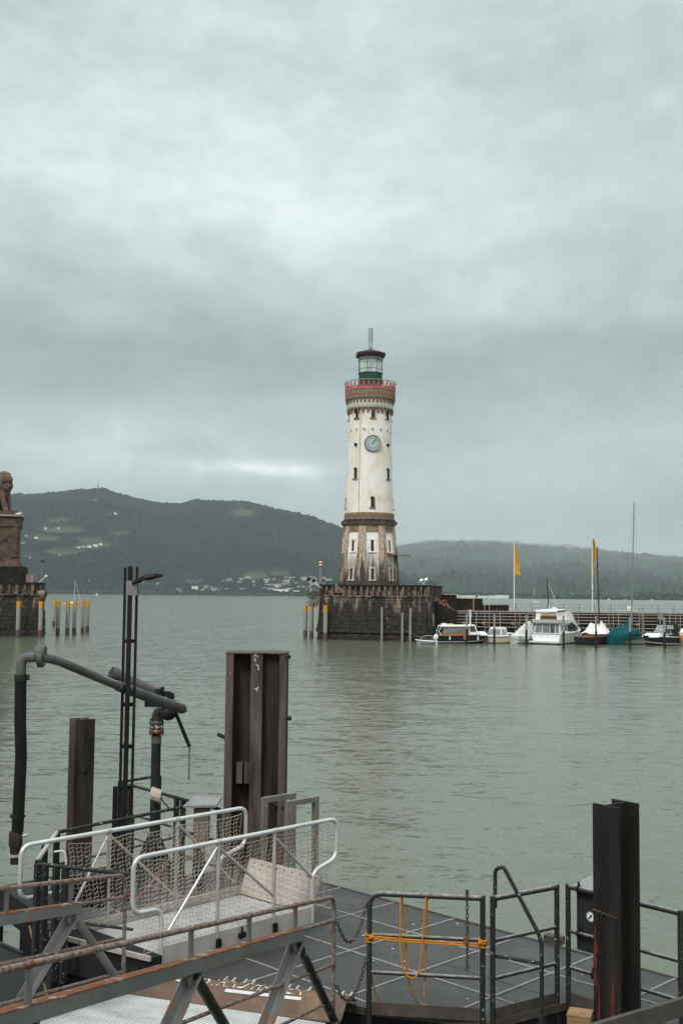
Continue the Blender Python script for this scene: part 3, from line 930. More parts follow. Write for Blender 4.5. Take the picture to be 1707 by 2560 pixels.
for a, b_ in zip(ed, ed[1:]):
    L = (b_ - a).length; n_ = int(L / .78)
    for i in range(n_ + 1):
        p = a + (b_ - a) * (i / n_)
        mb = MB(); mb.box((p.x, p.y, 6.28), (.30, .40, 1.22), math.atan2((b_ - a).y, (b_ - a).x))
        part('parapet_pier', mb, PIER, PLT)
    mb = MB(); q = (b_ - a).normalized(); nn = Vector((-q.y, q.x, 0)) * .32
    mb.beam((a.x + nn.x, a.y + nn.y, 6.28), (b_.x + nn.x, b_.y + nn.y, 6.28), .1, 1.2)
    part('parapet_back', mb, DARKSTONE, PLT)
mb = MB(); mb.prism([(p.x, p.y) for p in (A0, A1, A2, A3)], 6.0, 6.06)
mb2 = MB(); mb2.box((TX, TY, 6.55), (10, 10, 1.06), PH0)
part('paving', mb2, BROWNSTONE, PLT)
# thin iron railing on the parapet
RAILT = thing('iron_railing', 'thin iron railing along the top of the lighthouse bastion parapet', 'railing', (A0.x, A0.y, 7.08))
mb = MB()
for a, b_ in zip(ed, ed[1:]):
    for z in (7.3, 7.56): mb.tube([(a.x, a.y, z), (b_.x, b_.y, z)], .022, 4)
part('rail', mb, DARKSTEEL, RAILT)
for a, b_ in zip(ed, ed[1:]):
    n_ = int((b_ - a).length / 1.5)
    for i in range(n_):
        p = a + (b_ - a) * (i / n_); mb = MB(); mb.tube([(p.x, p.y, 7.08), (p.x, p.y, 7.58)], .025, 4); part('post', mb, DARKSTEEL, RAILT)
# hanging shrub
BUSH = M('shrub_leaves', (.035, .045, .022, 1), (.07, .075, .035, 1), 1.2, rough=.9)
sh = thing('hanging_shrub', 'dark shrub hanging from the left corner of the lighthouse bastion', 'shrub', (-2.6, 145.4, 5.4))
mb = MB()
for i in range(420):
    a = rn.uniform(0, 6.28); q = rn.random() ** .6
    c = Vector((-3.2 + math.cos(a) * 1.15 * q, 145.2 + math.sin(a) * 1.0 * q, 5.6 + rn.uniform(-1.7, .6) * (1 - .35 * q)))
    t = Vector((rn.uniform(-1, .3), rn.uniform(-1, 1), rn.uniform(-1, .6))).normalized() * rn.uniform(.12, .3)
    s_ = t.orthogonal().normalized() * .07
    mb.add([c, c + t * .5 + s_, c + t, c + t * .5 - s_], [(0, 1, 2, 3)])
part('foliage', mb, BUSH, sh)
mb = MB()
for i in range(9):
    e = Vector((-3.2 + rn.uniform(-.8, .3), 145.2 + rn.uniform(-.6, .6), 5.6 + rn.uniform(-1.2, .4)))
    mb.tube([(-2.3, 145.6, 5.7), ((e.x - 2.3) / 2, (e.y + 145.6) / 2, 5.9), e], [.05, .03, .012], 5)
part('branch', mb, BROWNSTONE, sh)
# beacon, floodlights
RED = M('red_paint', (.42, .055, .04, 1), (.34, .05, .04, 1), 3, rough=.6)
def beacon(px, ytop, base, name, label):
    p = Vector(base); tp = proj(p)
    h = 0
    z1 = atY(px, ytop, p.y).z
    t = thing(name, label, 'beacon', p)
    mb = MB(); mb.tube([p, (p.x, p.y, z1 - .85)], .16, 8); part('pole', mb, GREYMETAL, t)
    for i in range(5):
        mb = MB(); mb.lathe((p.x, p.y, z1 - .9 + i * .18), [(.23, 0), (.23, .18)], 10)
        part('band', mb, RED if i % 2 == 0 else WHITE, t)
p = atY(801, 1461, 147.5); beacon(801, 1400, (p.x, 147.5, 7.0), 'harbour_beacon', 'pole with red and white banded head on the left of the lighthouse bastion')
def flood(base, heads, label, group, mt, arm=True):
    t = thing('floodlight', label, 'floodlight', base, group=group)
    b_ = Vector(base)
    for h_ in heads:
        c = Vector(h_)
        mb = MB(); mb.tube([b_, (b_.x + (c.x - b_.x) * .7, c.y, b_.z + (c.z - b_.z) * .6), c - Vector((0, 0, .25))], .05, 6); part('arm', mb, WHITE, t)
        mb = MB(); d = Vector((.35, .7, .25)).normalized()
        mb.tube([c - d * .3, c - d * .1, c + d * .28], [.10, .19, .22], 10)
        part('lamp_housing', mb, mt, t)
q = lambda px, py, y: tuple(atY(px, py, y))
flood(q(800, 1468, 145.2), [q(771, 1448, 145), q(783, 1452, 145)], 'pair of black floodlights on a boom left of the lighthouse bastion', None, BLACK)
flood(q(1058, 1461, 141.8), [q(1052, 1452, 141.8), q(1064, 1450, 141.8)], 'pair of white floodlights on the right end of the lighthouse bastion', None, WHITE)

# ================================================================== MOLE
MOLE = thing('harbour_mole', 'dark stone mole running right from the lighthouse behind the moored boats', 'mole', (60, 152, 0))
MX1 = 110
def mole_y(x): return 147.5 + 0 * x
mb = MB(); mb.prism([(10.5, 148), (MX1, 148), (MX1, 156), (10.5, 156)], -1.5, 3.72)
part('core', mb, BLACKSTONE, MOLE)
mb = MB(); stone_courses(mb, (10.8, 148, 0), (MX1, 148, 0), -.3, 3.7, .5, 1.2, .10, rn)
part('wall_stones', mb, BLACKSTONE, MOLE, kind='stuff')
COPING = M('pale_coping', (.42, .36, .31, 1), (.30, .25, .21, 1), 1, rough=.9)
mb = MB(); mb.box(((11 + MX1) / 2, 148.1, 3.79), (MX1 - 11, .6, .14)); part('coping', mb, COPING, MOLE)
for (pxa, pxb, py, name) in ((1060, 1141, 1487, 'stepped_wall'), (1100, 1206, 1497, 'stepped_wall'), (1170, 1271, 1513, 'stepped_wall')):
    k_ = {1487: 151.0, 1497: 151.4, 1513: 151.8}[py]
    a, b_ = atY(pxa, py, k_), atY(pxb, py, k_)
    mb = MB(); mb.box(((a.x + b_.x) / 2, k_ + .6, (3.7 + b_.z) / 2), (b_.x - a.x, 1.2, b_.z - 3.7))
    o = part('stepped_wall', mb, BLACKSTONE, MOLE)
    mb = MB(); mb.box(((a.x + b_.x) / 2, k_ + .55, b_.z + .06), (b_.x - a.x + .1, 1.4, .14)); part('coping', mb, COPING, o)
for k in range(7):
    x0 = 10.7 + k * .62
    mb = MB(); mb.box((x0 + .31, 146.3, (5.55 - k * .28) / 2 - .3), (.61, 3.2, 5.55 - k * .28 + .6)); part('stair_step', mb, BLACKSTONE, MOLE)
# quayside guard rail in front of the mole, with ladders
RW = M('rail_paint', (.40, .35, .32, 1), (.30, .25, .22, 1), 2, patch=(.2, .11, .07, 1), pcut=.6, rough=.6)
MR = thing('mooring_rail', 'long pale horizontal rails fixed along the front of the mole', 'railing', (40, 147.2, 0))
for z in (3.52, 3.12, 2.72, 2.30, 1.75):
    mb = MB(); mb.tube([(15.1, 147.35, z), (MX1, 147.35, z)], .055, 6); part('rail', mb, RW, MR)
x = 15.2; i = 0
while x < 62:
    mb = MB(); mb.box((x, 147.42, 2.2), (.12, .12, 3.2)); part('post', mb, RW, MR); x += 2.6 + (i % 3) * .5; i += 1
ORG_ = M('orange_sign', (.62, .26, .06, 1), (.55, .24, .06, 1), 3, rough=.6)
for i, px in enumerate([1159, 1208, 1281, 1433, 1512, 1592, 1681]):
    p = atY(px, 1556 + (px - 1159) * .008, 147.2)
    mb = MB(); mb.box((p.x, 147.2, 2.28), (.34, .04, .34))
    solo('berth_sign', mb, ORG_, ['first orange square berth sign from the lighthouse on the mole rails', 'second orange square berth sign from the lighthouse on the mole rails',
         'orange square berth sign on the rails below the left flagpole', 'orange square berth sign on the rails behind the cruiser bow', 'orange square berth sign on the rails behind the white tent boat',
         'orange square berth sign on the rails right of the teal cover', 'orange square berth sign on the rails nearest the right edge'][i], 'sign', (p.x, 147.2, 2.28), 'orange berth signs')
LADLAB = ['steel ladder on the mole wall nearest the bastion steps', 'steel ladder on the mole wall behind the wooden boat wheelhouse', 'steel ladder on the mole wall below the left flagpole', 'steel ladder on the mole wall hidden left of the cruiser top',
          'steel ladder on the mole wall right of the cruiser bow', 'steel ladder on the mole wall just left of the teal cover', 'steel ladder on the mole wall just right of the teal cover', 'steel ladder on the mole wall nearest the right edge']
for i, px in enumerate([1114, 1217, 1293, 1338, 1440, 1527, 1603, 1694]):
    x = atY(px, 1560, 147.0).x
    mb = MB()
    t = thing('ladder', LADLAB[i], 'ladder', (x, 147.1, .6), group='ladders down the mole')
    for s_ in (-.3, .3):
        mb = MB(); mb.tube([(x + s_, 147.1, .4), (x + s_, 147.1, 4.5), (x + s_, 147.7, 4.7)], .045, 5); part('rail', mb, RW, t)
    for k in range(9):
        mb = MB(); mb.tube([(x - .3, 147.1, .6 + k * .36), (x + .3, 147.1, .6 + k * .36)], .03, 4); part('rung', mb, RW, t)
# wire fence on the mole top
WF = thing('wire_fence', 'thin wire fence with slim posts along the top of the mole', 'fence', (40, 151, 3.8))
for z in (4.35, 4.75):
    mb = MB(); mb.tube([(16, 149.6, z), (MX1, 149.6, z)], .015, 4); part('wire', mb, DARKSTEEL, WF)
for i in range(22):
    x = 17 + i * 2.1; mb = MB(); mb.tube([(x, 149.6, 3.72), (x, 149.6, 4.85)], .03, 4); part('post', mb, DARKSTEEL, WF)
# stair rail & lifebuoy post & notice boxes
st = thing('stair_rail', 'pale handrail of the steps going down from the bastion to the mole', 'handrail', q(1072, 1484, 145.5))
mb = MB(); mb.tube([q(1072, 1483, 144.5), q(1134, 1525, 146.8)], .05, 6)
mb.tube([q(1072, 1490, 144.5), q(1134, 1532, 146.8)], .035, 6); part('rail', mb, RW, st)
for f_ in (0, .25, .5, .75, 1):
    a = Vector(q(1072 + 62 * f_, 1483 + 42 * f_, 144.5 + 2.3 * f_)); mb = MB(); mb.tube([a, a - Vector((0, 0, .95))], .03, 5); part('post', mb, RW, st)
mb = MB(); p = Vector(q(1109, 1508, 145.8)); mb.tube([p + Vector((.28 * math.cos(a), -.1, .38 * math.sin(a))) for a in [k * .524 for k in range(12)]], .1, 6, closed=True)
solo('lifebuoy', mb, RED, 'red lifebuoy hanging by the steps between bastion and mole', 'lifebuoy', p)
for px, py, lab in ((1173, 1535, 'grey cabinet on the mole rails above the wooden cabin boat'), (1649, 1541, 'grey cabinet on the mole rails above the dark-hulled motorboat')):
    p = Vector(q(px, py, 146.9)); t = thing('service_cabinet', lab, 'cabinet', p)
    mb = MB(); mb.box(p, (.66, .3, .95)); part('body', mb, GREYMETAL, t)
    mb = MB(); mb.box(p + Vector((0, 0, .5)), (.74, .38, .07)); part('lid', mb, RW, t)
    mb = MB(); mb.box(p + Vector((0, .05, -1.2)), (.14, .14, 1.5)); part('post', mb, RW, t)
t = thing('orange_post', 'slim orange post standing on the mole beside the stepped wall', 'post', q(1183, 1530, 147.8))
mb = MB(); p = Vector(q(1183, 1497, 147.8)); mb.tube([(p.x, 147.8, 3.7), p], .07, 6); part('pole', mb, ORG_, t)
mb = MB(); mb.box(p, (.3, .14, .12)); part('cap', mb, ORG_, t)
# flags
FLAG = M('yellow_flag', (.72, .40, .035, 1), (.62, .33, .03, 1), 1.5, rough=.8)
PURP = M('purple_print', (.22, .07, .16, 1), (.2, .06, .14, 1), 2, rough=.8)
def flag(px, ytop, top_py, bot_py, wt, wb, yaw, label):
    y = 153.0
    b_ = atY(px, 1527, y); tp = atY(px - .0, ytop, y)
    t = thing('flagpole', label, 'flag', (b_.x, y, 3.7))
    mb = MB(); mb.tube([(b_.x, y, 3.6), (b_.x, y, tp.z)], [.09, .05], 8); part('pole', mb, WHITE, t)
    z1, z0 = atY(px, top_py, y).z, atY(px, bot_py, y).z
    mb = MB(); vs = []; n, m_ = 16, 6
    c, s_ = math.cos(yaw), math.sin(yaw)
    def pt(u, v, off=0):
        w = wt + (wb - wt) * (1 - v) ** 1.0
        if bulge: w = wt + (wb - wt) * math.sin(math.pi * min(1, (1 - v) * 1.0) ** .8) 
        f_ = (.16 * math.sin(u * 7 + v * 5) + .07 * math.sin(u * 15 - v * 9)) * (.25 + u)
        x_ = .07 + u * w
        return Vector((b_.x + x_ * c - (f_ + off) * s_, y + x_ * s_ + (f_ + off) * c, z0 + (z1 - z0) * v - u * .25 * (1 - v)))
    bulge = yaw > .8
    for j in range(n + 1):
        for i in range(m_ + 1): vs.append(pt(i / m_, j / n))
    fs = [(j * 7 + i, j * 7 + i + 1, (j + 1) * 7 + i + 1, (j + 1) * 7 + i) for j in range(n) for i in range(m_)]
    mb.add(vs, fs, smooth=True); fl = part('flag', mb, FLAG, t)
    tv, tf = text_mesh('LINDAU', 1.0, 0)
    mx = max(abs(v.x) for v in tv)
    mb = MB()
    for off in (-.012, .012):
        mb.add([pt(.30 + .5 * (1 - v.y / .75) if not bulge else .25 + .5 * (1 - v.y / .75), .12 + .5 * (v.x + mx) / (2 * mx), off) for v in tv], tf)
    part('print', mb, PURP, fl)
flag(1284.5, 1340, 1356, 1434, .12, .95, .1, 'yellow pennant flag spread to the right of its white pole, left of the cruiser')
flag(1480, 1336, 1347, 1434, .15, 1.05, .95, 'narrow furled-looking yellow flag on a white pole near the dark red mast')

# ================================================================== PILES
PILEW = M('grey_pile', (.34, .33, .33, 1), (.24, .22, .21, 1), 2, stretch=(1, 1, .15), patch=(.22, .12, .10, 1), pscale=2, pcut=.62, rough=.85, bump=.3, bscale=8)
TAR = M('tarred_wood', (.02, .02, .02, 1), (.04, .035, .03, 1), 3, rough=.7)
WETRED = M('reddish_weathered', (.16, .085, .07, 1), (.10, .06, .05, 1), 2, rough=.85)
YEL = M('orange_yellow_band', (.68, .30, .03, 1), (.60, .27, .03, 1), 2, rough=.6)
def clear_of_walls(px, bot):      # foot of a pile, kept off the bastion faces
    p = atZ(px, bot, 0); y = p.y
    x = atY(px, bot, 145).x
    if -2.2 < x < 10.7: y = min(y, 145.6 - (x + 2.5) * .373 - 1.5)
    if x < -38.5: y = min(y, 142.6)
    return Vector((atY(px, bot, y).x, y, 0))
def dolphin(px, top, bot, lab, grp):
    p = clear_of_walls(px, bot); y = p.y
    z1 = atY(px, top, y).z
    t = thing('mooring_pile', lab, 'pile', (p.x, y, 0), group=grp)
    r = .27
    lean = random.uniform(-.02, .02)
    X_ = lambda z: (p.x + lean * z, y, 0)
    def seg(z0, z1, r): 
        mb = MB(); mb.lathe((p.x, y, 0), [(r, z0), (r, z1)], 12); return mb
    part('shaft', seg(.9, z1 - .8, r), PILEW, t)
    part('waterline_sleeve', seg(-1, .9, r * 1.03), WETRED, t)
    part('painted_head', seg(z1 - .8, z1, r * 1.04), YEL, t)
g1, g2 = 'orange-topped piles at the lighthouse', 'orange-topped piles by the lion bastion'
for a in ((763, 1513, 1593, 'orange-topped mooring pile, leftmost of those beside the lighthouse bastion', g1), (778, 1512, 1595, 'orange-topped mooring pile standing second left of the lighthouse bastion', g1),
          (802, 1511, 1580, 'orange-topped mooring pile half hidden at the corner of the lighthouse bastion', g1), (813, 1513, 1596, 'orange-topped mooring pile in front of the lighthouse bastion wall', g1),
          (45, 1503, 1589, 'orange-topped mooring pile in front of the lion bastion, nearest the left edge', g2), (101, 1503, 1588, 'orange-topped mooring pile at the right corner of the lion bastion', g2),
          (135, 1498, 1566, 'reddish orange-topped pile set farther back, partly hidden by its neighbour', g2), (145, 1503, 1588, 'orange-topped mooring pile just in front of the reddish one', g2),
          (169, 1503, 1587, 'orange-topped mooring pile, third from the right in the free row', g2) if False else (169, 1503, 1587, 'orange-topped mooring pile to the left of the anchored sailboat mast', g2),
          (186, 1502, 1586, 'orange-topped mooring pile right in front of the anchored sailboat mast', g2), (207, 1501, 1583, 'orange-topped mooring pile second from the right of the free row', g2),
          (219, 1502, 1580, 'rightmost orange-topped mooring pile of the free row', g2)):
    dolphin(*a)
def berth_pile(px, top, bot, lab):
    p = clear_of_walls(px, bot); y = p.y; z1 = atY(px, top, y).z
    t = thing('berth_post', lab, 'post', (p.x, y, 0), group='slim berth posts among the boats')
    zt_ = min(z1 - .4, 1.9)
    mb = MB(); mb.lathe((p.x, y, 0), [(.13, zt_), (.125, z1)], 8); part('shaft', mb, PILEW, t)
    mb = MB(); mb.lathe((p.x, y, 0), [(.14, -1), (.14, zt_)], 8); part('tarred_foot', mb, TAR if px > 1070 else PILEW, t)
for a in ((954, 1518, 1598, 'slim post before the middle of the lighthouse bastion wall'), (1005, 1532, 1601, 'shorter slim post before the bastion wall with a line tied to it'),
          (1025, 1520, 1599, 'tall slim post before the right part of the bastion wall'), (1066, 1520, 1593, 'slim post behind the outboard dinghy'), (1082, 1534, 1604, 'slim post with black foot at the stern of the wooden cabin boat'),
          (1166, 1535, 1611, 'post with black foot in front of the wooden cabin boat wheelhouse'), (1235, 1536, 1613, 'post with black foot in front of the small cream cabin boat'),
          (1315, 1538, 1615, 'post with black foot left of the big white cruiser'), (1408, 1539, 1622, 'post with black foot at the right of the cruiser stern'), (1489, 1541, 1620, 'post with black foot before the white tent boat'),
          (1574, 1542, 1622, 'post with black foot in front of the teal boat cover'), (1660, 1543, 1622, 'post with black foot in front of the dark-hulled motorboat')):
    berth_pile(*a)
# ================================================================== MOORED BOATS
NAVY = M('navy_hull', (.012, .013, .016, 1), (.02, .02, .022, 1), 2, rough=.3)
WOOD = M('varnished_wood', (.36, .17, .085, 1), (.27, .12, .06, 1), 4, stretch=(1, 1, 4), rough=.4)
CREAM = M('cream_hull', (.74, .66, .55, 1), (.66, .58, .47, 1), 2, rough=.4)
CANVASW = M('white_canvas', (.84, .84, .83, 1), (.74, .74, .74, 1), 1.4, rough=.9, bump=.3, bscale=3)
CANVASG = M('grey_canvas', (.60, .60, .59, 1), (.46, .46, .46, 1), 1.4, rough=.9, bump=.3, bscale=3)
TEAL = M('teal_canvas', (.002, .088, .100, 1), (.0015, .048, .062, 1), 1.2, rough=.8, bump=.5, bscale=2.2)
BLACKCAN = M('black_canvas', (.02, .02, .02, 1), (.035, .035, .035, 1), 2, rough=.8)
CLEARV = M('clear_vinyl', (.42, .42, .42, 1), (.25, .26, .26, 1), 2.5, rough=.15)
LIGHTGLASS = M('pale_window', (.20, .23, .24, 1), (.10, .12, .125, 1), 2.5, rough=.1)
ORANGE = M('orange_fender', (.62, .16, .02, 1), (.5, .13, .02, 1), 3, rough=.5)
YG = M('yellow_green', (.62, .68, .05, 1), (.55, .6, .05, 1), 3, rough=.5)
CURTAIN = M('brown_curtain', (.16, .075, .04, 1), (.12, .05, .03, 1), 6, stretch=(4, 4, 1), rough=.9)
BEIGE = M('beige_canvas', (.48, .40, .30, 1), (.40, .33, .25, 1), 3, rough=.9)
ANTIFOUL = M('white_boottop', (.6, .58, .55, 1), (.5, .48, .45, 1), 3, rough=.5)

def hullform(L, B, fs, fb, tr=.9, bowp=2.3, rake=.14, flare=.84, n=14):
    def st(t):
        hb = B / 2 * (tr + (1 - tr) * min(1, t / .4)) if t < .4 else B / 2 * (1 - ((t - .4) / .6) ** bowp)
        hb = max(hb, .02)
        return hb, fs + (fb - fs) * t * t
    gun, chi, kee = [], [], []
    for i in range(n + 1):
        t = i / n
        hb, z = st(t)
        x = L * (t - .5)
        gun.append((x, hb, z)); chi.append((x - L * rake * .6 * t ** 4, hb * flare, .12 + .25 * fb * t ** 3)); kee.append((x - L * rake * t ** 4, .0, -.28))
    return gun, chi, kee
def hull_parts(root, L, B, fs, fb, mt, deckmt, rubmt, stripe=None, planks=0, **kw):
    gun, chi, kee = hullform(L, B, fs, fb, **kw)
    mb = MB()
    mi = lambda p: (p[0], -p[1], p[2])
    rings = [[g_, c, k_, mi(c), mi(g_)] for g_, c, k_ in zip(gun, chi, kee)]
    mb.loft(rings, close=False, caps=False)
    mb.add(rings[0], [(0, 1, 2, 3, 4)])
    h = part('hull', mb, mt, root, local=True)
    mb = MB(); dk = [(x, y * .985, z - .05) for x, y, z in gun]
    mb.loft([[d, mi(d)] for d in dk], close=False, caps=False); part('deck', mb, deckmt, root, local=True)
    mb = MB()
    for s_ in (1, -1): mb.tube([(x, y * s_ + .01 * s_, z) for x, y, z in gun], .045, 6)
    mb.tube([gun[0], mi(gun[0])], .045, 6)
    part('rub_rail', mb, rubmt, h, local=True)
    if stripe:
        mb = MB()
        for s_ in (1, -1):
            for g_, c, g2_, c2 in zip(gun, chi, gun[1:], chi[1:]):
                a = lambda g__, c__, f_: Vector(c__) + (Vector(g__) - Vector(c__)) * f_
                q_ = [a(g_, c, .02), a(g2_, c2, .02), a(g2_, c2, .14), a(g_, c, .14)]
                q_ = [Vector((v.x, v.y * s_ + .012 * s_, v.z)) for v in q_]
                mb.add(q_, [(0, 1, 2, 3)])
        part('boot_stripe', mb, stripe, h, local=True)
    for k in range(planks):
        mb = MB(); f_ = (k + .7) / (planks + .4)
        for s_ in (1, -1): mb.tube([(c[0] + (g_[0] - c[0]) * f_, (c[1] + (g_[1] - c[1]) * f_) * s_ + .012 * s_, c[2] + (g_[2] - c[2]) * f_) for g_, c in zip(gun, chi)], .022, 4)
        part('plank_lap', mb, mt, h, local=True)
    return h, gun
def frustum(x0, x1, w, X0, X1, W, z0, z1):
    mb = MB(); mb.hexa([(x0, -w, z0), (x1, -w, z0), (x1, w, z0), (x0, w, z0)], [(X0, -W, z1), (X1, -W, z1), (X1, W, z1), (X0, W, z1)])
    return mb, (x0, x1, w, X0, X1, W, z0, z1)
def side_win(fr, u0, u1, v0, v1, side, t=.02):
    x0, x1, w, X0, X1, W, z0, z1 = fr
    def P(u, v):
        xa, xb = x0 + (X0 - x0) * v, x1 + (X1 - x1) * v
        ww = w + (W - w) * v
        if side in (1, -1): return Vector((xa + (xb - xa) * u, side * (ww + .012), z0 + (z1 - z0) * v))
        if side == 'f': return Vector((xb + .012, -ww + 2 * ww * u, z0 + (z1 - z0) * v))
        return Vector((xa - .012, -ww + 2 * ww * u, z0 + (z1 - z0) * v))
    q_ = [P(u0, v0), P(u1, v0), P(u1, v1), P(u0, v1)]
    c = sum(q_, Vector()) / 4
    mb = MB()
    ou = {1: Vector((0, 1, 0)), -1: Vector((0, -1, 0)), 'f': Vector((1, 0, 0)), 'a': Vector((-1, 0, 0))}[side] * t
    mb.loft([q_, [p + ou for p in q_]])
    return mb
def boat(name, label, px, py, heading, cat='boat'):
    p = atZ(px, py, 0)
    t = thing(name, label, cat, (p.x, p.y, 0), R(heading))
    return t
def lw(root, x, y, z):     # local point to world
    a = root.rotation_euler.z
    return Vector((root.location.x + x * math.cos(a) - y * math.sin(a), root.location.y + x * math.sin(a) + y * math.cos(a), z + root.location.z))
# 1 wooden cabin boat
b1 = boat('cabin_boat', 'dark-hulled motorboat with long wooden windowed cabin and white wheelhouse', 1156, 1608, 8)
hull_parts(b1, 6.6, 2.3, .95, 1.15, NAVY, WOOD, WOOD, stripe=ANTIFOUL)
mb, fr = frustum(-2.7, .55, .92, -2.55, .6, .82, .95, 2.05)
cb_ = part('cabin', mb, WOOD, b1, local=True)
for s_ in (-1, 1):
    for u0, u1 in ((.05, .36), (.42, .62), (.67, .80), (.85, .97)):
        part('window', side_win(fr, u0, u1, .28, .92, s_), LIGHTGLASS, cb_, local=True)
part('rear_window', side_win(fr, .15, .85, .3, .92, 'a'), GLASS, cb_, local=True)
mb = MB(); mb.hexa([(-2.95, -.95, 2.05), (.7, -.95, 2.08), (.7, .95, 2.08), (-2.95, .95, 2.05)], [(-2.8, -.8, 2.2), (.7, -.8, 2.26), (.7, .8, 2.26), (-2.8, .8, 2.2)])
part('roof', mb, WHITE, b1, local=True)
mb, fr = frustum(.6, 1.75, .85, .6, 1.35, .72, .95, 2.3)
wh = part('wheelhouse', mb, WHITE, b1, local=True)
for s_ in (-1, 1): part('window', side_win(fr, .12, .85, .36, .86, s_), GLASS, wh, local=True)
part('windscreen', side_win(fr, .08, .92, .36, .92, 'f'), LIGHTGLASS, wh, local=True)
mb, fr = frustum(1.75, 3.0, .72, 1.75, 2.7, .55, .98, 1.45); part('foredeck', mb, WHITE, b1, local=True)
mb = MB(); mb.tube([(.95, 0, 2.25), (.95, 0, 4.1)], .08, 7); mb.beam((.95, -.7, 3.95), (.95, .7, 3.95), .07, .06); part('mast', mb, WHITE, b1, local=True)
mb = MB(); mb.box((-2.35, .1, 2.32), (.55, .45, .2)); part('roof_box', mb, WHITE, b1, local=True)
mb = MB(); mb.blob((-1.55, .1, 2.28), .5, 0, 2, 0, (1, .5, .18)); part('roof_float', mb, YG, b1, local=True)
mb = MB(); mb.tube([(-2.9, -.8, 1.0), (-3.15, -.6, 1.5), (-2.75, -.75, 2.1)], .05, 6); mb.tube([(-2.9, .8, 1.0), (-3.15, .6, 1.5), (-2.75, .75, 2.1)], .05, 6)
part('canopy_arch', mb, WHITE, b1, local=True)
mb = MB(); mb.box((.0, -1.17, .75), (.42, .05, .55)); part('hull_panel', mb, WOOD, b1, local=True)
for fx in (-1.9, 1.6):
    mb = MB(); mb.tube([(fx, -1.22, .85), (fx, -1.24, .45)], [.09, .09], 8); part('fender', mb, WHITE, b1, local=True)
# dinghy with outboard at its stern
b0 = boat('outboard_dinghy', 'small pale dinghy with a white outboard motor at the wooden boat stern', 1062, 1610, 170)
hull_parts(b0, 2.4, 1.2, .35, .5, CANVASG, WHITE, WHITE)
mb = MB(); mb.blob((-1.3, 0, .85), .36, 0, 2, .05, (.8, .6, 1)); mb.tube([(-1.35, 0, .8), (-1.4, 0, -.3)], .12, 6); ob = part('outboard_motor', mb, WHITE, b0, local=True)
mb = MB()
for s_ in (-.5, .5): mb.tube(fillet([(-1, s_, .4), (-.9, s_, 1.0), (.3, s_, .95), (.6, s_, .45)], .15), .03, 6)
part('grab_rail', mb, GREYMETAL, b0, local=True)
# 2 small cream boat
b2 = boat('small_cabin_cruiser', 'small cream clinker boat with white canvas top and window panels', 1255, 1608, 22)
hull_parts(b2, 3.9, 1.8, .78, .95, CREAM, WHITE, NAVY, planks=3)
mb, fr = frustum(-1.75, .4, .75, -1.35, .15, .62, .8, 1.98); cn = part('canopy', mb, CANVASW, b2, local=True)
for s_ in (-1, 1):
    for u0, u1 in ((.1, .45), (.6, .92)): part('canopy_window', side_win(fr, u0, u1, .25, .8, s_), CLEARV, cn, local=True)
part('canopy_window', side_win(fr, .12, .88, .25, .8, 'a'), CLEARV, cn, local=True)
mb, fr = frustum(.4, 1.4, .66, .3, 1.2, .5, .85, 1.3); cd_ = part('cuddy', mb, WHITE, b2, local=True)
for s_ in (-1, 1): part('window', side_win(fr, .2, .75, .3, .75, s_), GLASS, cd_, local=True)
mb = MB(); mb.box((-1.95, 0, .12), (.5, 1.4, .06)); part('swim_platform', mb, WOOD, b2, local=True)
# 3 covered boat
b3 = boat('covered_boat', 'boat under a pale grey cover sloping down beside the big cruiser', 1314, 1608, 40)
hull_parts(b3, 4.6, 1.9, .75, 1.0, ANTIFOUL, WHITE, NAVY)
mb = MB()
rg = []
for t, zr, wd in ((-2.35, 1.0, .85), (-1.6, 1.35, .95), (-.5, 2.2, 1.02), (.6, 2.75, 1.0), (1.4, 2.2, .75), (2.25, 1.25, .12)):
    rg.append([(t, wd, .55), (t, wd * .98, .95), (t, wd * .25, zr - .06), (t, 0, zr), (t, -wd * .25, zr - .06), (t, -wd * .98, .95), (t, -wd, .55)])
mb.loft(rg, close=False, caps=False); mb.add(rg[0], [(0, 1, 2, 3, 4, 5, 6)]); part('cover', mb, CANVASG, b3, local=True)
# 4 cruiser
b4 = boat('motor_cruiser', 'large white flybridge motor cruiser moored stern out, biggest boat of the row', 1378, 1609, 56)
L4 = 9.5
_st = atZ(1358, 1611, 0)
b4.location = (_st.x + (L4 / 2 + .7) * math.cos(R(56)), _st.y + (L4 / 2 + .7) * math.sin(R(56)), 0)
hull_parts(b4, L4, 4.0, 1.25, 1.9, WHITE, WHITE, GREYMETAL, tr=.96, bowp=3)
X4 = -L4 / 2
mb = MB(); mb.hexa([(X4 - .75, -1.9, .18), (X4 + .1, -1.95, .18), (X4 + .1, 1.95, .18), (X4 - .75, 1.9, .18)], [(X4 - .78, -1.92, .38), (X4 + .1, -1.97, .38), (X4 + .1, 1.97, .38), (X4 - .78, 1.92, .38)])
part('swim_platform', mb, WHITE, b4, local=True)
mb = MB(); mb.hexa([(X4 - .05, -1.72, .4), (X4 + .3, -1.72, .4), (X4 + .3, 1.72, .4), (X4 - .05, 1.72, .4)], [(X4 + .12, -1.6, 1.35), (X4 + .4, -1.6, 1.35), (X4 + .4, 1.6, 1.35), (X4 + .12, 1.6, 1.35)])
part('transom', mb, WHITE, b4, local=True)
mb, fr = frustum(X4 + .25, 1.2, 1.72, X4 + .55, .3, 1.52, 1.25, 2.62); sal = part('saloon', mb, WHITE, b4, local=True)
for u0, u1 in ((.03, .17), (.20, .37), (.39, .68), (.71, .97)): part('aft_window', side_win(fr, u0, u1, .10, .88, 'a'), GLASS if .19 < u0 < .3 else LIGHTGLASS, sal, local=True)
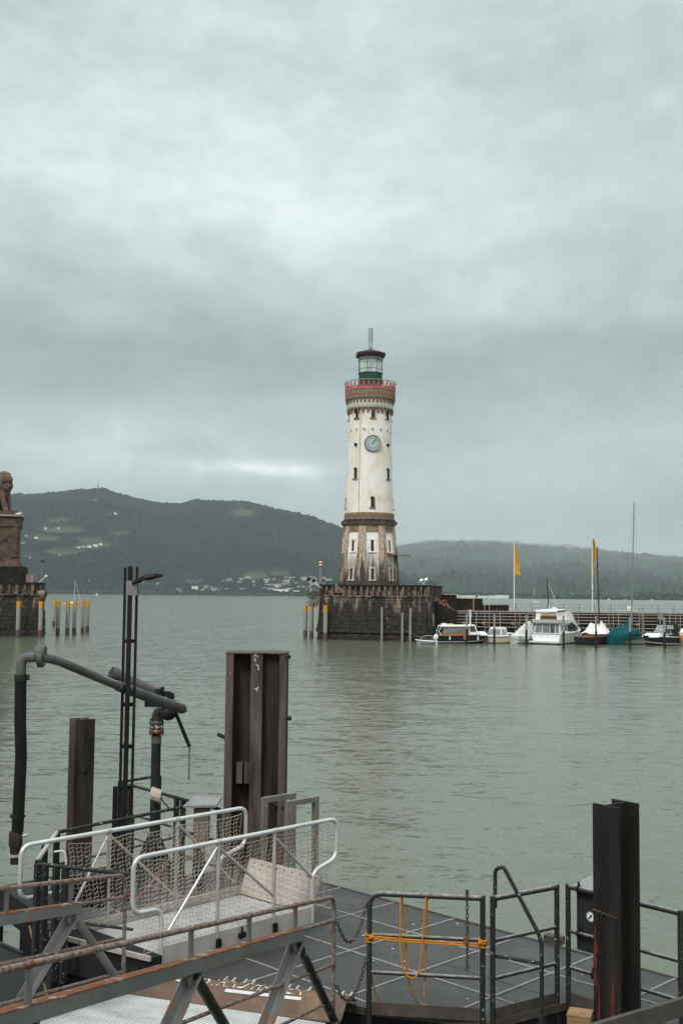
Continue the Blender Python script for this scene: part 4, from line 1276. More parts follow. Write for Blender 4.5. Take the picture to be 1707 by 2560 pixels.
for s_ in (-1, 1):
    part('side_window', side_win(fr, .1, .42, .3, .82, s_), LIGHTGLASS, sal, local=True)
    part('side_window', side_win(fr, .46, .97, .22, .82, s_), GLASS, sal, local=True)
part('windscreen', side_win(fr, .05, .95, .2, .9, 'f'), GLASS, sal, local=True)
mb = MB(); mb.hexa([(X4 + .1, -1.78, 2.62), (.6, -1.6, 2.62), (.6, 1.6, 2.62), (X4 + .1, 1.78, 2.62)], [(X4 - .1, -1.84, 3.0), (.3, -1.6, 3.0), (.3, 1.6, 3.0), (X4 - .1, 1.84, 3.0)])
part('flybridge', mb, WHITE, b4, local=True)
mb, fr = frustum(X4 + .2, -.2, 1.5, X4 + .2, -1.1, 1.35, 3.0, 3.95); fe = part('flybridge_tent', mb, CANVASW, b4, local=True)
part('tent_window', side_win(fr, .04, .78, .02, .48, 'a'), CURTAIN, fe, local=True)
part('rolled_blind', side_win(fr, .04, .74, .50, .93, 'a'), BEIGE, fe, local=True)
mb = MB(); rg = []
for x_, w_, z_ in ((X4 + .05, 1.35, 3.96), (X4 + .15, 1.5, 4.12), (-1.6, 1.45, 4.2), (-1.1, 1.3, 4.05)):
    rg.append([(x_, w_, z_), (x_, 0, z_ + .14), (x_, -w_, z_), (x_, 0, z_ - .12)])
mb.loft(rg); part('hardtop', mb, WHITE, b4, local=True)
mb = MB(); mb.loft([[(x_, w_, z0_), (x_, w_ * .93, z1_), (x_, 0, z1_ + .08), (x_, -w_ * .93, z1_), (x_, -w_, z0_)] for x_, w_, z0_, z1_ in ((-2.2, 1.62, 2.5, 4.05), (-1.2, 1.64, 2.4, 4.02), (-.2, 1.6, 2.2, 3.75), (.8, 1.5, 1.9, 3.0), (1.8, 1.35, 1.75, 2.45), (2.9, 1.05, 1.75, 2.1))])
part('flybridge_fairing', mb, CANVASW, b4, local=True)
for s_ in (-1, 1):
    mb = MB(); mb.plate([(-1.5, s_ * 1.67, 1.6), (1.5, s_ * 1.60, 1.6), (1.2, s_ * 1.60, 1.95), (.5, s_ * 1.63, 2.3), (-.4, s_ * 1.67, 2.55), (-1.3, s_ * 1.69, 2.6)], .02)
    part('arched_window', mb, GLASS, b4, local=True)
mb, fr = frustum(1.2, 3.6, 1.15, 1.0, 3.2, .8, 1.6, 2.1); part('coachroof', mb, WHITE, b4, local=True)
pul = MB()
for s_ in (-1, 1):
    pul.tube(fillet([(1.0, 1.6 * s_, 1.6), (1.2, 1.6 * s_, 2.3), (4.0, .75 * s_, 2.55), (4.85, 0, 2.6)], .2), .03, 6)
    for x_, y_ in ((2.0, 1.35), (3.0, 1.05), (4.0, .75)): pul.tube([(x_, y_ * s_, 1.65), (x_, y_ * s_, 2.5)], .025, 5)
part('bow_rail', pul, GREYMETAL, b4, local=True)
for x_ in (-.2, .5):
    mb = MB(); mb.box((x_, -1.72, .95), (.5, .1, .2)); part('porthole', mb, GLASS, b4, local=True)
for x_ in (1.0, 2.0):
    mb = MB(); mb.tube([(x_, -1.75, 1.3), (x_, -1.75, .7)], .11, 8); part('fender', mb, WHITE, b4, local=True)
mb = MB(); mb.blob((-2.2, 0, 4.36), .3, 0, 2, 0, (1, 1, .5)); part('radar', mb, WHITE, b4, local=True)
mb = MB(); mb.tube([(-2.9, .4, 4.15), (-2.9, .4, 4.9)], .03, 5); part('aerial', mb, WHITE, b4, local=True)
# sailing boat behind the cruiser: only its mast and black sprayhood show
b9 = boat('sailing_yacht', 'sailing yacht behind the cruiser showing a black mast and black sprayhood', 1390, 1592, 80, 'sailboat')
hull_parts(b9, 7.5, 2.4, .9, 1.1, WHITE, WHITE, NAVY)
def mast_px(root, px0, py0, px1, py1, r, mt, dy=0, name='mast'):
    y = root.location.y + dy
    a, b_ = atY(px0, py0, y), atY(px1, py1, y)
    mb = MB(); mb.tube([a, b_], [r, r * .6], 7)
    inv = Matrix.Rotation(-root.rotation_euler.z, 4, 'Z') @ Matrix.Translation(-root.location)
    mb.v = [tuple(inv @ Vector(v)) for v in mb.v]
    return part(name, mb, mt, root, local=True)
mast_px(b9, 1374, 1580, 1366, 1443, .10, BLACK)
mast_px(b9, 1391, 1512, 1370, 1459, .04, WHITE, 0, 'boom_stay')
inv9 = Matrix.Rotation(-b9.rotation_euler.z, 4, 'Z') @ Matrix.Translation(-b9.location)
mb = MB(); a = atY(1391, 1532, b9.location.y)
mb.hexa([(a.x - .65, a.y - .8, a.z - .3), (a.x + .7, a.y - .8, a.z - .3), (a.x + .7, a.y + .8, a.z - .3), (a.x - .65, a.y + .8, a.z - .3)], [(a.x - .6, a.y - .6, a.z + .75), (a.x + .5, a.y - .6, a.z + .7), (a.x + .5, a.y + .6, a.z + .7), (a.x - .6, a.y + .6, a.z + .75)])
mb.v = [tuple(inv9 @ Vector(v)) for v in mb.v]; part('sprayhood', mb, BLACKCAN, b9, local=True)
mb = MB()
for s_ in (-.6, .6):
    for e_ in (-.7, .7): mb.tube([(a.x + s_, a.y + e_, 1.0), (a.x + s_, a.y + e_, a.z - .25)], .04, 5)
mb.v = [tuple(inv9 @ Vector(v)) for v in mb.v]; part('gantry', mb, GREYMETAL, b9, local=True)
# 5 white tent boat
b5 = boat('tented_boat', 'dark wooden boat under a white tent cover with two peaks', 1490, 1611, 28, 'sailboat')
hull_parts(b5, 5.4, 2.2, .95, 1.25, NAVY, WOOD, WOOD)
mb = MB(); rg = []
for x_, wd, zr in ((-1.7, .95, 1.5), (-.9, 1.05, 2.7), (.05, 1.05, 2.35), (.75, 1.0, 2.95), (2.2, .45, 1.45)):
    rg.append([(x_, wd, 1.3), (x_, wd * .45, 1.3 + (zr - 1.3) * .45), (x_, 0, zr), (x_, -wd * .45, 1.3 + (zr - 1.3) * .45), (x_, -wd, 1.3)])
mb.loft(rg, close=False, caps=False); part('tent_cover', mb, CANVASW, b5, local=True)
mb, fr = frustum(-1.5, 1.3, .8, -1.4, 1.1, .7, .95, 1.45); part('coaming', mb, WOOD, b5, local=True)
REDMAST = M('dark_red_mast', (.10, .03, .025, 1), (.075, .028, .024, 1), 3, rough=.5)
mast_px(b5, 1497, 1560, 1491, 1366, .10, REDMAST)
for x1 in (1472, 1515): mast_px(b5, 1491.5, 1372, x1, 1575, .010, GREYMETAL, 0, 'stay')
for x1 in (1352, 1384): mast_px(b9, 1366.5, 1448, x1, 1560, .010, GREYMETAL, 0, 'stay')
mast_px(b5, 1474, 1477.5, 1519, 1477.5, .035, REDMAST, 0, 'crosstree')
# 6 teal covered sailboat
b6 = boat('teal_covered_yacht', 'sailboat wrapped in a teal tarpaulin below a tall pale mast', 1566, 1611, 216, 'sailboat')
hull_parts(b6, 6.0, 2.2, .9, 1.1, ANTIFOUL, WHITE, WHITE, bowp=3)
mb = MB(); rg = []
for x_, wd, zr, zb in ((-2.5, .7, 1.55, .85), (-1.6, 1.12, 1.8, .8), (-.2, 1.25, 2.55, .72), (.1, 1.25, 2.42, .7), (1.5, 1.2, 2.3, .45), (2.4, 1.0, 2.0, .15), (3.0, .68, 1.65, .02), (3.3, .30, 1.25, .0)):
    rg.append([(x_, wd, zb), (x_, wd * 1.06, zb + (zr - zb) * .35), (x_, wd * .95, zb + (zr - zb) * .58), (x_, wd * .3, zr - .08), (x_, 0, zr), (x_, -wd * .3, zr - .08), (x_, -wd * .95, zb + (zr - zb) * .58), (x_, -wd * 1.06, zb + (zr - zb) * .35), (x_, -wd, zb)])
mb.loft(rg, close=False, caps=False); mb.add(rg[-1], [tuple(range(9))]); mb.add(rg[0], [tuple(range(9))])
tc_ = part('tarpaulin', mb, TEAL, b6, local=True)
mb = MB(); mb.lathe((-.2, 0, 0), [(.55, 2.35), (.28, 2.75), (.15, 3.1), (.11, 3.35)], 10); part('mast_boot', mb, TEAL, tc_, local=True)
ms_ = mast_px(b6, 1577, 1560, 1584, 1256, .10, GREYMETAL)
mast_px(b6, 1564, 1394, 1597, 1394, .035, GREYMETAL, 0, 'crosstree'); mast_px(b6, 1554, 1486, 1598, 1487, .035, GREYMETAL, 0, 'crosstree')
for x0, x1 in ((1564, 1548), (1597, 1600), (1570, 1580)): mast_px(b6, 1583, 1262, x1, 1560, .012, GREYMETAL, 0, 'stay')
# 7 dark motorboat
b7 = boat('sports_cruiser', 'motorboat with black hull, white foredeck and black folding canopy', 1650, 1613, 205)
hull_parts(b7, 5.6, 2.2, 1.0, 1.25, NAVY, WHITE, WHITE, stripe=ANTIFOUL)
mb, fr = frustum(-.6, 2.2, .95, -.4, 1.7, .6, 1.0, 1.5); cr_ = part('coachroof', mb, WHITE, b7, local=True)
mb = MB(); mb.box((.9, 0, 1.52), (.5, .5, .05)); part('hatch', mb, GLASS, cr_, local=True)
mb, fr = frustum(-.9, .55, .95, -.9, .0, .8, 1.35, 1.92); ws = part('windscreen_frame', mb, WHITE, b7, local=True)
for u0, u1 in ((.04, .32), (.36, .64), (.68, .96)): part('windscreen', side_win(fr, u0, u1, .1, .92, 'f'), LIGHTGLASS, ws, local=True)
for s_ in (-1, 1): part('side_screen', side_win(fr, .1, .9, .15, .9, s_), GLASS, ws, local=True)
mb, fr = frustum(-2.2, .0, .95, -2.0, -.35, .8, 1.92, 2.6); cp2 = part('canopy', mb, BLACKCAN, b7, local=True)
for u0, u1 in ((.03, .31), (.36, .63), (.68, .97)): part('canopy_window', side_win(fr, u0, u1, .05, .8, 'f'), CLEARV, cp2, local=True)
for s_ in (-1, 1): part('canopy_window', side_win(fr, .45, .95, .1, .8, s_), CLEARV, cp2, local=True)
mb = MB(); mb.hexa([(-2.4, -.95, 1.0), (-.8, -.95, 1.0), (-.8, .95, 1.0), (-2.4, .95, 1.0)], [(-2.3, -.9, 1.95), (-.9, -.9, 1.95), (-.9, .9, 1.95), (-2.3, .9, 1.95)]); part('cockpit_cover', mb, BLACKCAN, b7, local=True)
mb = MB()
for s_ in (-1, 1): mb.tube(fillet([(.6, .95 * s_, 1.2), (.9, .9 * s_, 1.6), (2.2, .45 * s_, 1.7), (2.7, 0, 1.7)], .15), .022, 5)
part('bow_rail', mb, GREYMETAL, b7, local=True)
# 8 boat cut by the right edge
b8 = boat('white_bowed_boat', 'white boat with orange fenders cut by the right edge of the picture', 1735, 1613, 195)
hull_parts(b8, 6.0, 2.3, 1.25, 1.7, WHITE, WHITE, WHITE, bowp=2.6)
mb, fr = frustum(-2.5, 2.0, 1.0, -2.3, .6, .6, 1.3, 2.6); part('cover', mb, CANVASW, b8, local=True)
for x_, y_ in ((2.3, .75), (1.9, .95), (2.4, -.7)):
    mb = MB(); mb.tube([(x_, y_, 1.35), (x_, y_ * 1.02, 1.2), (x_, y_ * 1.02, .55), (x_, y_, .4)], [.05, .14, .14, .05], 9); part('fender', mb, ORANGE, b8, local=True)
# mooring lines
ROPE = M('pale_rope', (.35, .33, .30, 1), (.28, .26, .24, 1), 30, rough=.9)
def line(a, b_, sag, r, n=8):
    a, b_ = Vector(a), Vector(b_)
    return [a + (b_ - a) * (i / n) - Vector((0, 0, sag * 4 * (i / n) * (1 - i / n))) for i in range(n + 1)]
for (a, b_, lab) in ((q(1005, 1572, 138), lw(b0, -1, 0, .5), 'pale mooring line from a slim post to the outboard dinghy'), (q(1082, 1553, 133.5), lw(b1, -3.2, -.5, 1.0), 'pale mooring line at the stern of the wooden cabin boat'),
                     (q(1574, 1592, 131), lw(b7, 2.6, 0, 1.2), 'pale mooring line between the teal cover and the dark-hulled motorboat'), (q(1660, 1588, 131), lw(b8, 2.8, 0, 1.5), 'pale mooring line to the white boat at the right edge')):
    mb = MB(); mb.tube(line(a, b_, .2, 0), .018, 4); solo('mooring_line', mb, ROPE, lab, 'rope', a)
# ---- boats out on the lake
def lake_sail(px, pyw, pymast, w_px, lab, mt=WHITE, heading=5):
    p = atZ(px, pyw, 0); d = p.y
    L = w_px * d / FPX
    t = thing('lake_sailboat', lab, 'sailboat', (p.x, p.y, 0), R(heading))
    hull_parts(t, L, L * .3, L * .09, L * .12, mt, WHITE, WHITE)
    z1 = atY(px, pymast, d).z
    mb = MB(); mb.tube([(L * .08, 0, 0), (L * .08, 0, z1)], [L * .011, L * .006], 6); part('mast', mb, WHITE, t, local=True)
    mb = MB(); mb.tube([(L * .08, 0, z1 * .97), (L * .45, 0, L * .12)], L * .006, 5); part('forestay', mb, WHITE, t, local=True)
    mb, fr = frustum(-L * .25, L * .2, L * .09, -L * .2, L * .1, L * .07, L * .1, L * .16); part('cabin', mb, WHITE, t, local=True)
lake_sail(183, 1511.5, 1448, 44, 'white sailboat with bare mast anchored beyond the orange-topped piles')
lake_sail(1338, 1506.5, 1468, 23, 'white sailboat with bare mast anchored beyond the cruiser', heading=175)
lake_sail(1561, 1500.5, 1480, 9, 'tiny sailboat far out beyond the teal covered yacht')
lake_sail(533, 1486.5, 1474, 7, 'tiny white sailboat near the far shore left of the town')
def lake_motor(px, pyw, w_px, lab, heading=10):
    p = atZ(px, pyw, 0); L = w_px * p.y / FPX
    t = thing('lake_motorboat', lab, 'motorboat', (p.x, p.y, 0), R(heading))
    hull_parts(t, L, L * .32, L * .14, L * .2, WHITE, WHITE, NAVY)
    mb, fr = frustum(-L * .3, L * .2, L * .13, -L * .25, L * .08, L * .1, L * .15, L * .42); part('cabin', mb, WHITE, t, local=True)
lake_motor(244, 1489, 12, 'white motorboat under way below the hill, right of the orange-topped piles', 70)
lake_motor(563, 1488.5, 13, 'white passenger motorboat near the far shore below the town', 75)
lake_motor(1628, 1502, 9, 'small white motorboat on the lake above the dark-hulled motorboat')
lake_motor(1521, 1500, 9, 'tiny white motorboat on the lake right of the dark red mast')
lake_motor(1571, 1529, 34, 'small white open boat just beyond the mole behind the pale tall mast', 175)

# ================================================================== LION MONUMENT
LXC, LYC = -45.75, 149.3
TH = R(13)
SAND = M('warm_sandstone', (.150, .100, .075, 1), (.070, .048, .038, 1), 1.6, patch=(.035, .027, .022, 1), pscale=1.1, pcut=.52, psoft=.15, rough=.9, bump=.4, bscale=6)
LIONST = M('lion_stone', (.20, .135, .10, 1), (.07, .05, .042, 1), 1.6, patch=(.34, .16, .08, 1), pscale=2, pcut=.66, rough=.9, bump=.6, bscale=4)
LM = thing('lion_pedestal', 'brown stone pedestal with carved numerals carrying the lion at the left edge', 'pedestal', (LXC, LYC, 7))
def lz(py): return atY(40, py, 146.3).z
def slab(hx, z0, z1, hx2=None, d=None, mi=0):
    mb = MB(); d = d or hx
    mb.box((LXC, LYC, (z0 + z1) / 2), (hx * 2, d * 2, z1 - z0), 0, top=(hx2 / hx if hx2 else 1)); return mb
HX = (atY(46, 1350, 146.6).x - LXC) / (math.cos(TH) + math.sin(TH))
part('cap_plinth', slab(HX * .86, lz(1285), lz(1275)), SAND, LM)
part('cornice', slab(HX * 1.12, lz(1290), lz(1286)), COPING, LM)
part('cornice_moulding', slab(HX * 1.02, lz(1297), lz(1290), HX * 1.10), SAND, LM)
part('frieze', slab(HX * 1.03, lz(1315), lz(1297)), SAND, LM)
part('die', slab(HX * .97, lz(1400), lz(1315)), SAND, LM)
for s_ in (-1, 1):
    mb = MB(); mb.box((LXC + s_ * HX * .80, LYC - HX * .97, (lz(1392) + lz(1316)) / 2), (HX * .26, .28, lz(1316) - lz(1392))); part('pilaster', mb, SAND, LM)
part('die_base', slab(HX * 1.12, lz(1416), lz(1400), HX * 1.0), SAND, LM)
part('step', slab(HX * 1.32, lz(1458), lz(1416)), BLACKSTONE, LM)
tv, tf = text_mesh('MDCCCLVI', 1.02, .05)
mxx = max(v.x for v in tv); zc_ = lz(1356.5); xr = LXC + HX * .50
k_ = 4.6 / (2 * mxx)
mb = MB(); mb.add([(xr - mxx * k_ + v.x * k_, LYC - HX * .97 - .03 - v.z, zc_ + v.y * .80) for v in tv], tf); part('inscription', mb, DARKHOLE, LM)
LM.rotation_euler = (0, 0, TH)
# the lion: one continuous skin
def lion():
    bm = bmesh.new()
    def ell(c, r, rot=0):
        m4 = Matrix.Translation(c) @ Matrix.Rotation(rot, 4, 'Y') @ Matrix.Diagonal((r[0], r[1], r[2], 1))
        bmesh.ops.create_icosphere(bm, subdivisions=3, radius=1, matrix=m4)
    def limb(pts):
        for (a, ra), (b_, rb_) in zip(pts, pts[1:]):
            a, b_ = Vector(a), Vector(b_)
            n = max(2, int((b_ - a).length / .12))
            for i in range(n + 1):
                t = i / n
                ell(a + (b_ - a) * t, [ra + (rb_ - ra) * t] * 3)
    # local: x forward (right), z up, base 0; sitting about 6 m tall
    ell((-1.6, 0, 1.25), (1.25, 1.15, 1.2)); ell((-.75, 0, 2.1), (1.15, .95, 1.5), .55); ell((.15, 0, 2.9), (.95, .92, 1.35), .25)
    ell((.35, 0, 3.6), (.85, .88, .95))
    ell((.45, 0, 4.55), (.95, .98, 1.05)); ell((.30, 0, 5.05), (.85, .88, .75)); ell((.55, 0, 3.75), (.72, .8, .9))
    ell((.95, 0, 4.75), (.62, .58, .62)); ell((1.38, 0, 4.5), (.40, .38, .34)); ell((1.30, 0, 4.22), (.30, .30, .22)); ell((1.70, 0, 4.62), (.12, .16, .1))
    for s_ in (-1, 1):
        ell((.70, .48 * s_, 5.35), (.17, .2, .24)); ell((1.22, .28 * s_, 4.92), (.14, .13, .1))
        limb([((.45, .55 * s_, 3.0), .48), ((.75, .58 * s_, 1.7), .34), ((1.05, .58 * s_, .45), .29), ((1.25, .58 * s_, .22), .3)])
        for k in (-.14, 0, .14): limb([((1.35, (.58 + k) * s_, .2), .15), ((1.62, (.58 + k) * s_, .14), .13)])
        ell((-1.35, .95 * s_, 1.05), (1.05, .5, 1.0)); limb([((-.7, 1.0 * s_, .4), .34), ((.05, 1.0 * s_, .22), .27), ((.4, 1.0 * s_, .16), .2)])
    limb([((-2.6, .2, .5), .2), ((-2.9, .8, .25), .17), ((-2.2, 1.4, .18), .16), ((-1.4, 1.55, .2), .24)])
    rr = random.Random(3)
    for i in range(260):      # locks of the mane
        a = rr.uniform(0, 6.28); b_ = rr.uniform(-.9, 1.2)
        d = Vector((math.cos(a) * math.cos(b_), math.sin(a) * math.cos(b_), math.sin(b_)))
        if d.x > .55 and d.z > -.3: continue
        c = Vector((.40, 0, 4.35)) + Vector((d.x * 1.08, d.y * 1.1, d.z * 1.32 - .25))
        ell(c, (.17, .17, .36), rr.uniform(-.6, .6))
    me = bpy.data.meshes.new('lion_raw'); bm.to_mesh(me); bm.free()
    ob = bpy.data.objects.new('lion_raw', me); COL.objects.link(ob)
    md = ob.modifiers.new('r', 'REMESH'); md.mode = 'VOXEL'; md.voxel_size = .07
    dg = bpy.context.evaluated_depsgraph_get()
    m2 = bpy.data.meshes.new_from_object(ob.evaluated_get(dg))
    bpy.data.objects.remove(ob)
    m2.polygons.foreach_set('use_smooth', [True] * len(m2.polygons))
    m2.materials.append(LIONST)
    return m2
lm_ = lion(); lm_.name = 'lion_statue'
lo_ = bpy.data.objects.new('lion_statue', lm_); COL.objects.link(lo_)
lo_['label'] = 'weathered stone statue of a seated lion with heavy mane on the pedestal'; lo_['category'] = 'statue'
zb_ = lz(1275)
sc_ = (lz(1171) - zb_) / 5.75
xface = atY(31, 1210, LYC).x
lo_.scale = (sc_,) * 3
lo_.rotation_euler = (0, 0, R(-22))
lo_.location = (xface - 1.62 * sc_ * math.cos(R(22)), LYC + .3, zb_ - .05)
# lion bastion
LB = thing('lion_bastion', 'dark stone bastion with balustrade under the lion pedestal at the left edge', 'bastion', (LXC, LYC, 0))
HB_ = (atY(100, 1540, 144.8).x - LXC) / (math.cos(TH) + math.sin(TH))
BX1 = LXC + HB_; bx0 = LXC - HB_; by0, by1 = LYC - HB_, LYC + HB_
q4 = [Vector((bx0, by0, 0)), Vector((BX1, by0, 0)), Vector((BX1, by1, 0)), Vector((bx0, by1, 0))]
zt1 = lz(1487)
mb = MB(); mb.prism([(p.x, p.y) for p in q4], -1.5, zt1); part('core', mb, DARKSTONE, LB)
mb = MB()
for a, b_ in ((q4[0], q4[1]), (q4[1], q4[2])):
    stone_courses(mb, a, b_, 1.0, zt1 - .05, .52, 1.1, .1, rn, .35); stone_courses(mb, a, b_, -.4, 1.0, .66, 1.3, .2, rn, .3)
part('wall_stones', mb, DARKSTONE, LB, kind='stuff')
mb = MB()
for a, b_ in ((q4[0], q4[1]), (q4[1], q4[2])): mb.beam((a.x, a.y, zt1 + .05), (b_.x, b_.y, zt1 + .05), .7, .16)
part('string_course', mb, DARKSTONE, LB)
zt2 = lz(1456)
mb = MB()
for a, b_ in ((q4[0], q4[1]), (q4[1], q4[2])): mb.beam((a.x, a.y, zt2 - .1), (b_.x, b_.y, zt2 - .1), .56, .22)
part('balustrade_coping', mb, BLACKSTONE, LB)
for a, b_ in ((q4[0], q4[1]), (q4[1], q4[2])):
    n_ = int((b_ - a).length / .95)
    for i in range(n_ + 1):
        p = a + (b_ - a) * (i / n_); mb = MB(); mb.box((p.x, p.y, (zt1 + zt2) / 2), (.36, .4, zt2 - zt1 - .3)); part('baluster', mb, PIER, LB)
    mb = MB(); d_ = (b_ - a).normalized(); nn = Vector((-d_.y, d_.x, 0)) * .4
    mb.beam((a.x + nn.x, a.y + nn.y, (zt1 + zt2) / 2), (b_.x + nn.x, b_.y + nn.y, (zt1 + zt2) / 2), .12, zt2 - zt1 - .2); part('balustrade_back', mb, DARKSTONE, LB)
mb = MB(); mb.box((LXC, LYC, (zt1 + zt2 - .5) / 2 + .1), (7.5, 7.5, zt2 - zt1 - .4)); part('paving', mb, DARKSTONE, LB)
LB.rotation_euler = (0, 0, TH)
# corner turret lump and stone posts
mb = MB(); mb.lathe((BX1 + .15, by0 + .4, 0), [(.25, zt1 - 1.3), (.75, zt1 + .1), (.8, zt1 + .55), (.6, zt1 + .6)], 10); part('corner_corbel', mb, DARKSTONE, LB)
for px in (71, 80):
    mb = MB(); xx = BX1 - (97 - px) * .052 - .3; mb.box((xx, by0 + 1.0, lz(1447)), (.42, .5, lz(1437) - lz(1458))); part('stone_post', mb, DARKSTONE, LB)
GLAMP = M('green_lamp', (.03, .10, .05, 1), (.05, .14, .06, 1), 2, rough=.4)
p = atY(105, 1456, 147); t = thing('green_beacon', 'slim pole with a dark green lamp on the lion bastion', 'beacon', (p.x, 147, zt2))
z1 = atY(105, 1391, 147).z
mb = MB(); mb.tube([(p.x, 147, zt2 - .4), (p.x, 147, z1 - .8)], .07, 6); part('pole', mb, GREYMETAL, t)
mb = MB(); mb.lathe((p.x, 147, z1 - .8), [(.15, 0), (.26, .1), (.26, .5), (.14, .62), (.1, .8)], 10); part('lamp', mb, GLAMP, t)
mb = MB(); a, b_ = atY(97, 1458, 145.2), atY(116, 1440, 145.2); mb.tube([a, b_], .045, 6); mb.blob(b_, .16, 0, 1, 0, (1.4, .6, 1))
solo('slanting_pole', mb, WHITE, 'short white slanting pole at the corner of the lion bastion', 'pole', a)
sg = thing('seagull', 'white seagull perched on the cornice of the lion pedestal', 'bird', atY(48, 1286, 146))
p = atY(48, 1284.5, 145.6); mb = MB(); mb.blob(p, .2, 0, 2, 0, (1.5, .6, .7)); mb.blob(p + Vector((.28, 0, .14)), .1, 0, 2); mb.tube([p + Vector((-.2, 0, 0)), p + Vector((-.5, 0, .04))], [.1, .02], 6)
mb.tube([p + Vector((.36, 0, .14)), p + Vector((.46, 0, .11))], [.03, .005], 5); part('body', mb, WHITE, sg)
for s_ in (-.05, .05):
    mb = MB(); mb.tube([p + Vector((0, s_, -.1)), p + Vector((0, s_, -.22))], .015, 4); part('leg', mb, ORANGE, sg)
# ================================================================== FOREGROUND
GALV = M('galvanised_tube', (.55, .56, .56, 1), (.40, .41, .41, 1), 4, patch=(.34, .30, .27, 1), pscale=6, pcut=.66, rough=.38, metal=.35, bump=.1)
ALU = M('aluminium_tube', (.66, .67, .67, 1), (.50, .50, .50, 1), 3, patch=(.42, .35, .31, 1), pscale=5, pcut=.64, rough=.34, metal=.4)
DULLALU = M('dull_aluminium', (.50, .46, .43, 1), (.36, .33, .31, 1), 4, patch=(.25, .17, .13, 1), pscale=5, pcut=.64, rough=.5, metal=.2)
RUSTRAIL = M('rusty_rail', (.165, .092, .066, 1), (.11, .07, .056, 1), 40, patch=(.255, .225, .21, 1), pscale=30, pcut=.42, psoft=.22, rough=.75, bump=.3, bscale=60)
GREYRUST = M('grey_paint_rusting', (.20, .195, .19, 1), (.12, .118, .117, 1), 3, patch=(.23, .115, .07, 1), pscale=5, pcut=.60, psoft=.09, rough=.6, bump=.25, bscale=40)
RUSTTOP = M('rust_scale', (.24, .105, .06, 1), (.12, .055, .036, 1), 14, patch=(.36, .29, .25, 1), pscale=9, pcut=.56, rough=.85, bump=.5, bscale=50)
DARKRAIL = M('chipped_dark_rail', (.030, .032, .030, 1), (.020, .022, .021, 1), 6, patch=(.34, .33, .32, 1), pscale=24, pcut=.61, psoft=.06, rough=.5, bump=.3, bscale=60)
PILE = M('rusty_sheet_pile', (.058, .044, .038, 1), (.007, .006, .006, 1), 6, stretch=(1, 1, .12), patch=(.16, .062, .035, 1), pscale=4, pcut=.61, psoft=.1, rough=.75, bump=.4, bscale=25)  # rust, kept dark so the double pile's recessed webs carry shade in their colour
PILEEDGE = M('light_pile_flange', (.150, .115, .10, 1), (.034, .026, .023, 1), 6, stretch=(1, 1, .12), patch=(.17, .058, .030, 1), pscale=3.5, pcut=.57, psoft=.1, rough=.7, bump=.4, bscale=30)  # same rust, paler, so the flanges stand out against the darkened recesses
PILEDK = M('dark_steel_pile', (.032, .027, .025, 1), (.008, .0075, .007, 1), 5, stretch=(1, 1, .12), patch=(.20, .045, .03, 1), pscale=3, pcut=.70, psoft=.05, rough=.6, bump=.3, bscale=25)
LAMPPOST = M('dark_lamp_post', (.009, .010, .010, 1), (.015, .016, .016, 1), 3, rough=.5, bump=.1)
HOSE = M('black_hose', (.007, .0075, .0075, 1), (.012, .012, .0115, 1), 3, rough=.55, bump=.2, bscale=30)
PIPE = M('weathered_pipe', (.135, .135, .13, 1), (.055, .055, .055, 1), 3, patch=(.22, .13, .09, 1), pscale=7, pcut=.64, rough=.5, bump=.2, bscale=30)
RUBBER = M('black_rubber', (.007, .008, .008, 1), (.012, .012, .012, 1), 3, rough=.7)
YROPE = M('orange_rope', (.62, .225, .014, 1), (.44, .15, .010, 1), 120, rough=.85)
NETR = M('net_twine', (.62, .53, .44, 1), (.50, .42, .35, 1), 30, rough=.9)
CHAIN = M('dark_chain', (.035, .03, .028, 1), (.09, .055, .04, 1), 30, rough=.55, metal=.3)
WOODBLOCK = M('timber_block', (.34, .22, .11, 1), (.17, .105, .06, 1), 9, stretch=(1, 1, 5), rough=.85, bump=.3)
BOXM = M('cabinet_grey_green', (.022, .025, .024, 1), (.032, .035, .034, 1), 4, patch=(.16, .15, .14, 1), pscale=12, pcut=.68, rough=.45)
LIDM = M('cabinet_lid', (.25, .255, .255, 1), (.16, .16, .16, 1), 6, patch=(.12, .10, .09, 1), pscale=8, pcut=.6, rough=.4)
def worn_lit_rail():        # dark paint, chipped pale by wear; wet highlights on upward sides put into colour
    mt, gg, b = new_mat('worn_lit_top_rail')
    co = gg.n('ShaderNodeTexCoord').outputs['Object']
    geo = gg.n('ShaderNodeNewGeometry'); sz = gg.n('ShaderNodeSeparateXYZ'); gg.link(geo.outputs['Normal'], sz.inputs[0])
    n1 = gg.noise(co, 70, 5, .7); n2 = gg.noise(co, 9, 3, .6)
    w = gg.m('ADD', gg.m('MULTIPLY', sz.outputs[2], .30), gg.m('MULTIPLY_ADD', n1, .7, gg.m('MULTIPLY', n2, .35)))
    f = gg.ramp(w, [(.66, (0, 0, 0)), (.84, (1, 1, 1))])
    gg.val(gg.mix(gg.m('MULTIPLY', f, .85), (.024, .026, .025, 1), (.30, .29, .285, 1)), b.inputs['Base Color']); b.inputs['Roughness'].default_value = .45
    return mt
WORNLITRAIL = worn_lit_rail()
DULLHULL = M('pontoon_hull', (.010, .011, .011, 1), (.018, .018, .0175, 1), 3, rough=.6)
RUSTPLATE = M('rusty_chequer_plate', (.165, .105, .075, 1), (.10, .068, .052, 1), 2.5, patch=(.26, .165, .095, 1), pscale=2.2, pcut=.56, psoft=.2, rough=.7, bump=.5, bscale=90)
WHITEPAINT = M('worn_white_paint', (.66, .64, .61, 1), (.5, .48, .46, 1), 20, rough=.8)
